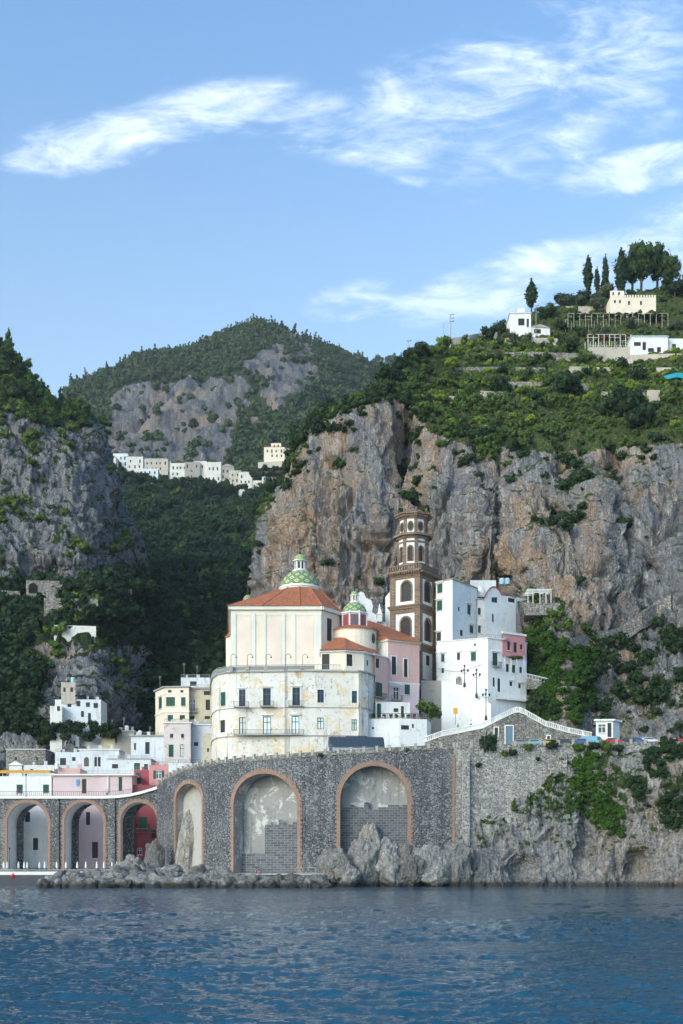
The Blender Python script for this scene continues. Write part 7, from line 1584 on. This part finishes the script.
for px, D, c, lab, van, fl in ((521, 249.5, 'grey', 'grey car, leftmost parked on the coast road', 0, 1), (532, 250.5, 'sky', 'pale blue car right of the leftmost grey one', 0, -1), (547, 250, 'yellow', 'yellow car under the ramp wall', 0, 1), (565, 250.5, 'dark', 'dark car between the yellow and the deep blue one', 0, 1), (579, 250, 'blue', 'deep blue car before the end of the balustrade', 0, -1),
     (592, 248.5, 'sky', 'pale blue van beside the roadside kiosk', 1, 1), (613, 248.2, 'red', 'red car just right of the roadside kiosk', 0, 1), (625, 249.5, 'dark', 'black car right of the red one by the kiosk', 0, -1), (637, 249, 'blue', 'bright blue car further right on the coast road', 0, 1), (649, 249.5, 'white', 'white car on the right part of the coast road', 0, 1), (661, 249, 'grey', 'grey car second from the right edge', 0, -1), (674, 249.4, 'red', 'red car at the right edge of the coast road', 0, 1)):
    D = SW.D(px)+2.1+(1.9 if van else 0)
    car(px, D, c, lab, bool(van), fl, pm_[c])
def bus():
    z = ztop_sw(SW.at(352))+.15; p = Vector((X(356.5, 248.5), 248.5, z)); t = thing('bus', p, 'long dark blue and silver coach driving along the sea wall', 'bus'); L = 5.85
    vs, fs = extr([(-L, .35), (L-.1, .35), (L, .9), (L-.05, 1.45), (-L, 1.45)], p, -1.25, 1.25); MB().add(vs, fs).build('body', paint('bus_silver', (.30, .36, .42)), t)
    vs, fs = extr([(-L, 1.46), (L-.06, 1.46), (L-.25, 3.2), (L-.5, 3.5), (-L+.2, 3.55), (-L, 3.3)], p, -1.25, 1.25); MB().add(vs, fs).build('upper_body', paint('bus_blue', (.008, .022, .06)), t)
    for i in range(7): MB().box(p+Vector((-L+.95+i*1.55, -1.26, 2.4)), (1.38, .05, 1.0)).build('window', simple('bus_glass', (.02, .05, .09), .35), t)
    MB().box(p+Vector((0, 0, 3.64)), (4.5, 1.5, .22)).build('roof_unit', paint('bus_blue', 0), t)
    MB().box(p+Vector((-L-.0, 0, 2.15)), (.06, 2.0, 1.4)).build('windscreen', gl, t)
    MB().box(p+Vector((-L+.55, -1.27, 1.25)), (.7, .04, 1.7)).build('door', gl, t)
    MB().box(p+Vector((.6, -1.262, 1.3)), (10.2, .03, .12)).build('stripe', paint('bus_blue', 0), t)
    for x in (-3.6, 2.9):
        for y in (-1.15, 1.15): wheel(t, x, y, .48)
    for y in (-.9, .9): MB().box(p+Vector((-L-.02, y, .8)), (.08, .35, .22)).build('headlight', lampg, t)
bus()
def street_lamp(px, yt, yb, D, lab, grp='lamps on the white stairs'):
    b = P(px, yb, D); h = Z(yt, D)-b.z; t = thing('street_lamp', b, lab, 'street lamp', grp); m = MB(); m.lathe(b, [(.28, -.6), (.28, .1), (.2, .35), (.1, .5), (.07, h-.4), (.05, h)], 8)
    for a in (0, 2.1, 4.2):
        u = Vector((math.cos(a+.3), math.sin(a+.3), 0)); m.tube([b+Vector((0, 0, h-1.3)), b+u*.45+Vector((0, 0, h-1.25)), b+u*.8+Vector((0, 0, h-.95))], .045, 5)
    m.build('pole', trim_dark, t)
    for a in (0, 2.1, 4.2, None):
        c = b+(Vector((math.cos(a+.3), math.sin(a+.3), 0))*.8+Vector((0, 0, h-.95)) if a is not None else Vector((0, 0, h))); l = MB().lathe(c, [(.12, 0), (.24, .4), (.26, .42), (.05, .62)], 8).build('lantern', trim_dark, t)
street_lamp(464.5, 667.5, 684.5, 266, 'leftmost branched street lamp before the lower white house'); street_lamp(476.5, 671.5, 695.5, 264.5, 'middle branched street lamp on the white stair wall'); street_lamp(486, 691.5, 717.5, 259, 'lowest branched street lamp above the balustrade')
for px, yt, yb, D, lab in ((9.5, 850, 868.5, 268, 'black lamp post beside the first viaduct arch'), (26, 776, 797, 287, 'dark lamp post on the viaduct before the white terrace house')):
    b = P(px, yb, D); h = Z(yt, D)-b.z; t = thing('lamp_post', b, lab, 'street lamp'); MB().tube([b, b+Vector((0, 0, h))], [.09, .06], 6).build('pole', trim_dark, t); MB().lathe(b+Vector((0, 0, h)), [(.1, 0), (.25, .35), (.08, .6)], 8).build('lantern', trim_dark, t)
canv = simple('canvas_white', (.72, .72, .70), .8)
for i, px in enumerate((3.7, 5.6, 15.4, 24.2, 25.7, 36.6, 44.8, 55.4, 63.7, 66, 76, 83.4, 85.8, 95.6, 102, 104, 110.8, 114.6)):
    b = Vector((X(px, 270), 270+(i % 3)*1.3, 2.75)); t = thing('beach_umbrella', b, 'closed white beach umbrella on the bathing platform, %s from the left' % ORD[i], 'beach umbrella', 'closed umbrellas on the bathing platform'); MB().tube([b, b+Vector((0, 0, 2.2))], .03, 5).build('pole', trim_grey, t)
    MB().lathe(b+Vector((0, 0, .75)), [(.16, 0), (.24, .25), (.2, 1.0), (.06, 1.5)], 8).build('canopy', canv, t)
for i, px in enumerate((19, 31, 41, 50, 60, 71, 80, 90, 99)):
    b = Vector((X(px, 271.5), 271.5, 2.76)); t = thing('sun_lounger', b, 'dark sun lounger between the closed umbrellas, %s from the left' % ORD[i], 'sun lounger', 'loungers on the bathing platform'); MB().box(b+Vector((0, 0, .3)), (1.7, .6, .08)).build('seat', dark_w, t); MB().add([tuple(b+Vector(v)) for v in ((-.85, -.3, .34), (-.85, .3, .34), (-1.25, .3, .85), (-1.25, -.3, .85), (-.8, -.3, .3), (-.8, .3, .3), (-1.2, .3, .81), (-1.2, -.3, .81))], [(0, 1, 2, 3), (7, 6, 5, 4), (0, 4, 5, 1), (2, 6, 7, 3)]).build('backrest', dark_w, t)
    for x in (-.7, .7):
        for y in (-.25, .25): MB().box(b+Vector((x, y, .14)), (.05, .05, .28)).build('leg', trim_grey, t)
b = P(13, 876.5, 246); t = thing('red_buoy', b, 'small red buoy lying on the dark beach', 'buoy'); MB().lathe(b, [(.1, -.4), (.42, -.15), (.5, .1), (.35, .4), (.12, .5), (.1, .7)], 12).build('float', simple('buoy_red', (.6, .03, .02), .4), t, smooth=True)
t = thing('quay_railing', P(315, 872, 233), 'pale iron railing at the right end of the quay', 'railing'); m = MB(); railing(m, [Vector((X(296, 233), 233, 2.55)), Vector((X(322, 233), 233, 2.55)), Vector((X(330, 238), 238, 2.55))], 1.1, 1.2, .035, top=.045); m.build('rails', trim_grey, t)
# people: one skinned body each
def body_mesh(pose, sc=1.0):
    J = {'stand': dict(pel=(0, 0, .92), ch=(0, 0, 1.32), nk=(0, 0, 1.5), hd=(0, -.02, 1.66), hl=(.1, 0, .9), kl=(.11, -.02, .48), fl=(.12, 0, .06), tl=(.12, -.16, .04), hr=(-.1, 0, .9), kr=(-.12, .02, .48), fr=(-.13, .05, .06), tr=(-.13, -.1, .04), sl=(.19, 0, 1.42), el=(.25, .02, 1.14), wl=(.26, -.08, .9), sr=(-.19, 0, 1.42), er=(-.25, .03, 1.14), wr=(-.25, -.06, .9)),
         'sit': dict(pel=(0, .1, .12), ch=(0, .16, .5), nk=(0, .12, .68), hd=(0, .06, .84), hl=(.1, .1, .12), kl=(.14, -.3, .42), fl=(.14, -.5, .05), tl=(.14, -.66, .04), hr=(-.1, .1, .12), kr=(-.16, -.28, .4), fr=(-.16, -.48, .05), tr=(-.16, -.64, .04), sl=(.19, .14, .6), el=(.26, -.02, .38), wl=(.14, -.24, .42), sr=(-.19, .14, .6), er=(-.26, 0, .38), wr=(-.14, -.22, .42))}[pose]
    rr = dict(pel=.15, ch=.15, nk=.06, hd=.11, hl=.1, kl=.065, fl=.045, tl=.035, hr=.1, kr=.065, fr=.045, tr=.035, sl=.07, el=.05, wl=.035, sr=.07, er=.05, wr=.035)
    E = [('pel', 'ch'), ('ch', 'nk'), ('nk', 'hd'), ('pel', 'hl'), ('hl', 'kl'), ('kl', 'fl'), ('fl', 'tl'), ('pel', 'hr'), ('hr', 'kr'), ('kr', 'fr'), ('fr', 'tr'), ('ch', 'sl'), ('sl', 'el'), ('el', 'wl'), ('ch', 'sr'), ('sr', 'er'), ('er', 'wr')]
    ks = list(J); me = bpy.data.meshes.new('person'); me.from_pydata([J[k] for k in ks], [(ks.index(a), ks.index(b)) for a, b in E], []); o = bpy.data.objects.new('tmp', me); COL.objects.link(o)
    md = o.modifiers.new('s', 'SKIN'); sv = me.skin_vertices[0].data
    for i, k in enumerate(ks): sv[i].radius = (rr[k], rr[k]); sv[i].use_root = (k == 'pel')
    o.modifiers.new('d', 'SUBSURF').levels = 1; o.modifiers['d'].render_levels = 1
    dg = bpy.context.evaluated_depsgraph_get(); me2 = bpy.data.meshes.new_from_object(o.evaluated_get(dg)); bpy.data.objects.remove(o); return me2
skin = simple('skin', (.45, .27, .19), .6)
def person(px, D, z, pose, top, bot, label, rz=0):
    me = body_mesh(pose); me.materials.clear(); [me.materials.append(m) for m in (skin, top, bot)]
    for f in me.polygons:
        c = f.center; s_ = pose == 'sit'
        f.material_index = 1 if ((1.5 > c.z > .98 and pose == 'stand') or (s_ and .66 > c.z > .28 and c.y > 0)) else (2 if (pose == 'stand' and .98 >= c.z > .4) or (s_ and c.z <= .28 and c.y > -.1) else 0)
    for p in me.polygons: p.use_smooth = True
    o = bpy.data.objects.new('person', me); COL.objects.link(o); o.location = (X(px, D), D, z); o.rotation_euler = (0, 0, rz); tag(o, label, 'person'); ORG[o.name] = o.location.copy()
    h = MB().lathe((0, 0, 0), [(.09, -.02), (.125, .03), (.12, .1), (.06, .14)], 10); hz_ = (0, .02, 1.68) if pose == 'stand' else (0, .1, .86); h.v = [(a+hz_[0], b+hz_[1], c+hz_[2]) for a, b, c in h.v]; ho = h.build('hair', simple('hair_dark', (.03, .02, .015), .7)); ho.parent = o
cl = {k: simple('cloth_'+k, v, .85) for k, v in dict(red=(.5, .04, .04), blue=(.05, .12, .4), white=(.7, .7, .7), black=(.03, .03, .03), teal=(.05, .3, .32)).items()}
person(256.5, 231.5, 2.56, 'sit', cl['red'], cl['black'], 'person in red sitting on the quay under the middle arch', .2); person(260.5, 231.8, 2.56, 'sit', cl['blue'], cl['black'], 'person in blue sitting beside the one in red on the quay', -.2)
person(17.5, 289.2, VIA.z(17, 796.4)+.1, 'stand', cl['red'], cl['blue'], 'person in red shirt behind the viaduct railing'); person(21.3, 290, VIA.z(21, 796.4)+.1, 'stand', cl['blue'], cl['black'], 'person in blue behind the viaduct railing beside the one in red')
person(148.2, 262, 3.2, 'stand', cl['blue'], cl['blue'], 'person in blue by the rocks under the third viaduct arch'); person(107, 288, VIA.z(107, 796.4)+.1, 'stand', cl['white'], cl['black'], 'person in white walking along the viaduct railing')
person(458, 262.5, Z(729, 257), 'stand', cl['teal'], cl['white'], 'person in teal on the pavement behind the balustrade'); person(471, 262, Z(725.5, 257), 'stand', cl['white'], cl['blue'], 'person in white on the pavement behind the balustrade')
# yellow sign board on the stair wall, ball-shaped planters, antennas on the roofs
t = thing('notice_board', P(455, 722, 261), 'small orange notice board against the white stair wall', 'sign'); MB().box(P(455.5, 711, 263), (.9, .1, 1.3)).build('panel', simple('sign_orange', (.75, .35, .04), .5), t); MB().box(P(455.5, 719, 263.1), (.08, .08, 2.6)).build('post', trim_dark, t)
for i, (px, yb, D, h, lab) in enumerate([(66, 734, 341, 3, 'television aerial on the white balcony house'), (87, 731, 345, 3.4, 'television aerial on the yellow and grey house'), (112, 730, 342, 3, 'television aerial on the bare cement house'), (124, 730, 344, 3.6, 'taller aerial right of the one on the bare cement house'), (150, 735, 340, 2.4, 'aerial on the bluish two-window house'), (184, 677, 354, 4.2, 'mast on the rooftop apartment above the palazzo'), (197, 677, 356, 3.4, 'shorter mast on the rooftop apartment above the palazzo'),
       (160, 685, 348, 2.6, 'thin aerial on the cream palazzo roof'), (205, 687, 350, 2.8, 'aerial on the ochre palazzo wing'), (447, 578, 283, 2.2, 'aerial on the tallest white house'), (488, 580, 305, 2.4, 'aerial on the rear white house'), (66.5, 682, DV+3, 2.6, 'aerial on the tower of the bluff villa'), (36, 749, 333, 2.4, 'aerial above the old grey stone house')]):
    b = P(px, yb, D); t = thing('roof_aerial', b, lab, 'aerial', 'aerials on the roofs'); m = MB(); m.tube([b-Vector((0, 0, .6)), b+Vector((0, 0, h))], .05, 5)
    for k in range(4): m.box(b+Vector((0, 0, h-.12-k*.22)), (.9-.12*k, .04, .04))
    m.build('mast', trim_grey, t)
for i, (px, yb, D, lab) in enumerate([(69, 733, 342, 'water tank on the white balcony house roof'), (140, 735, 341, 'water tank on the bluish two-window house roof'), (73, 681.6, DV+3, 'blue drum tank on the tower of the bluff villa'), (127, 730, 345, 'water tank on the bare cement house roof'), (57, 768, 308, 'tank on the terracotta roof terrace'), (118, 757, 318, 'white tank on the plant terrace of the bluish low house')]):
    tag(MB().lathe(P(px, yb, D), [(.6, -.3), (.62, .1), (.62, 1.0), (.5, 1.2), (.1, 1.3)], 12).build('water_tank', trim_w if i != 2 else MATS['tank_blue']), lab, 'tank')
# cable from tower wall to the white house
m = MB(); a, b = P(438, 668.5, 276.5), P(481, 664, 272.8); m.tube([a+(b-a)*t_+Vector((0, -.1, -1.2*math.sin(math.pi*t_))) for t_ in np.linspace(0, 1, 12)], .04, 4); tag(m.build('cable', trim_dark), 'thin dark cable sagging across the lower white house', 'cable')

# ================================================================== AIR
m = bpy.data.materials.new('haze'); m.use_nodes = True; T = NT(m.node_tree); T.n.clear(); o = T.node('ShaderNodeOutputMaterial'); v = T.node('ShaderNodeVolumePrincipled'); T.l.new(v.outputs[0], o.inputs['Volume'])
v.inputs['Color'].default_value = (.86, .92, 1.0, 1); v.inputs['Density'].default_value = HAZE; v.inputs['Anisotropy'].default_value = .2
if HAZE > 0: tag(MB().box((0, 1300, 520), (6000, 5400, 1060)).build('haze', m), kind='stuff')
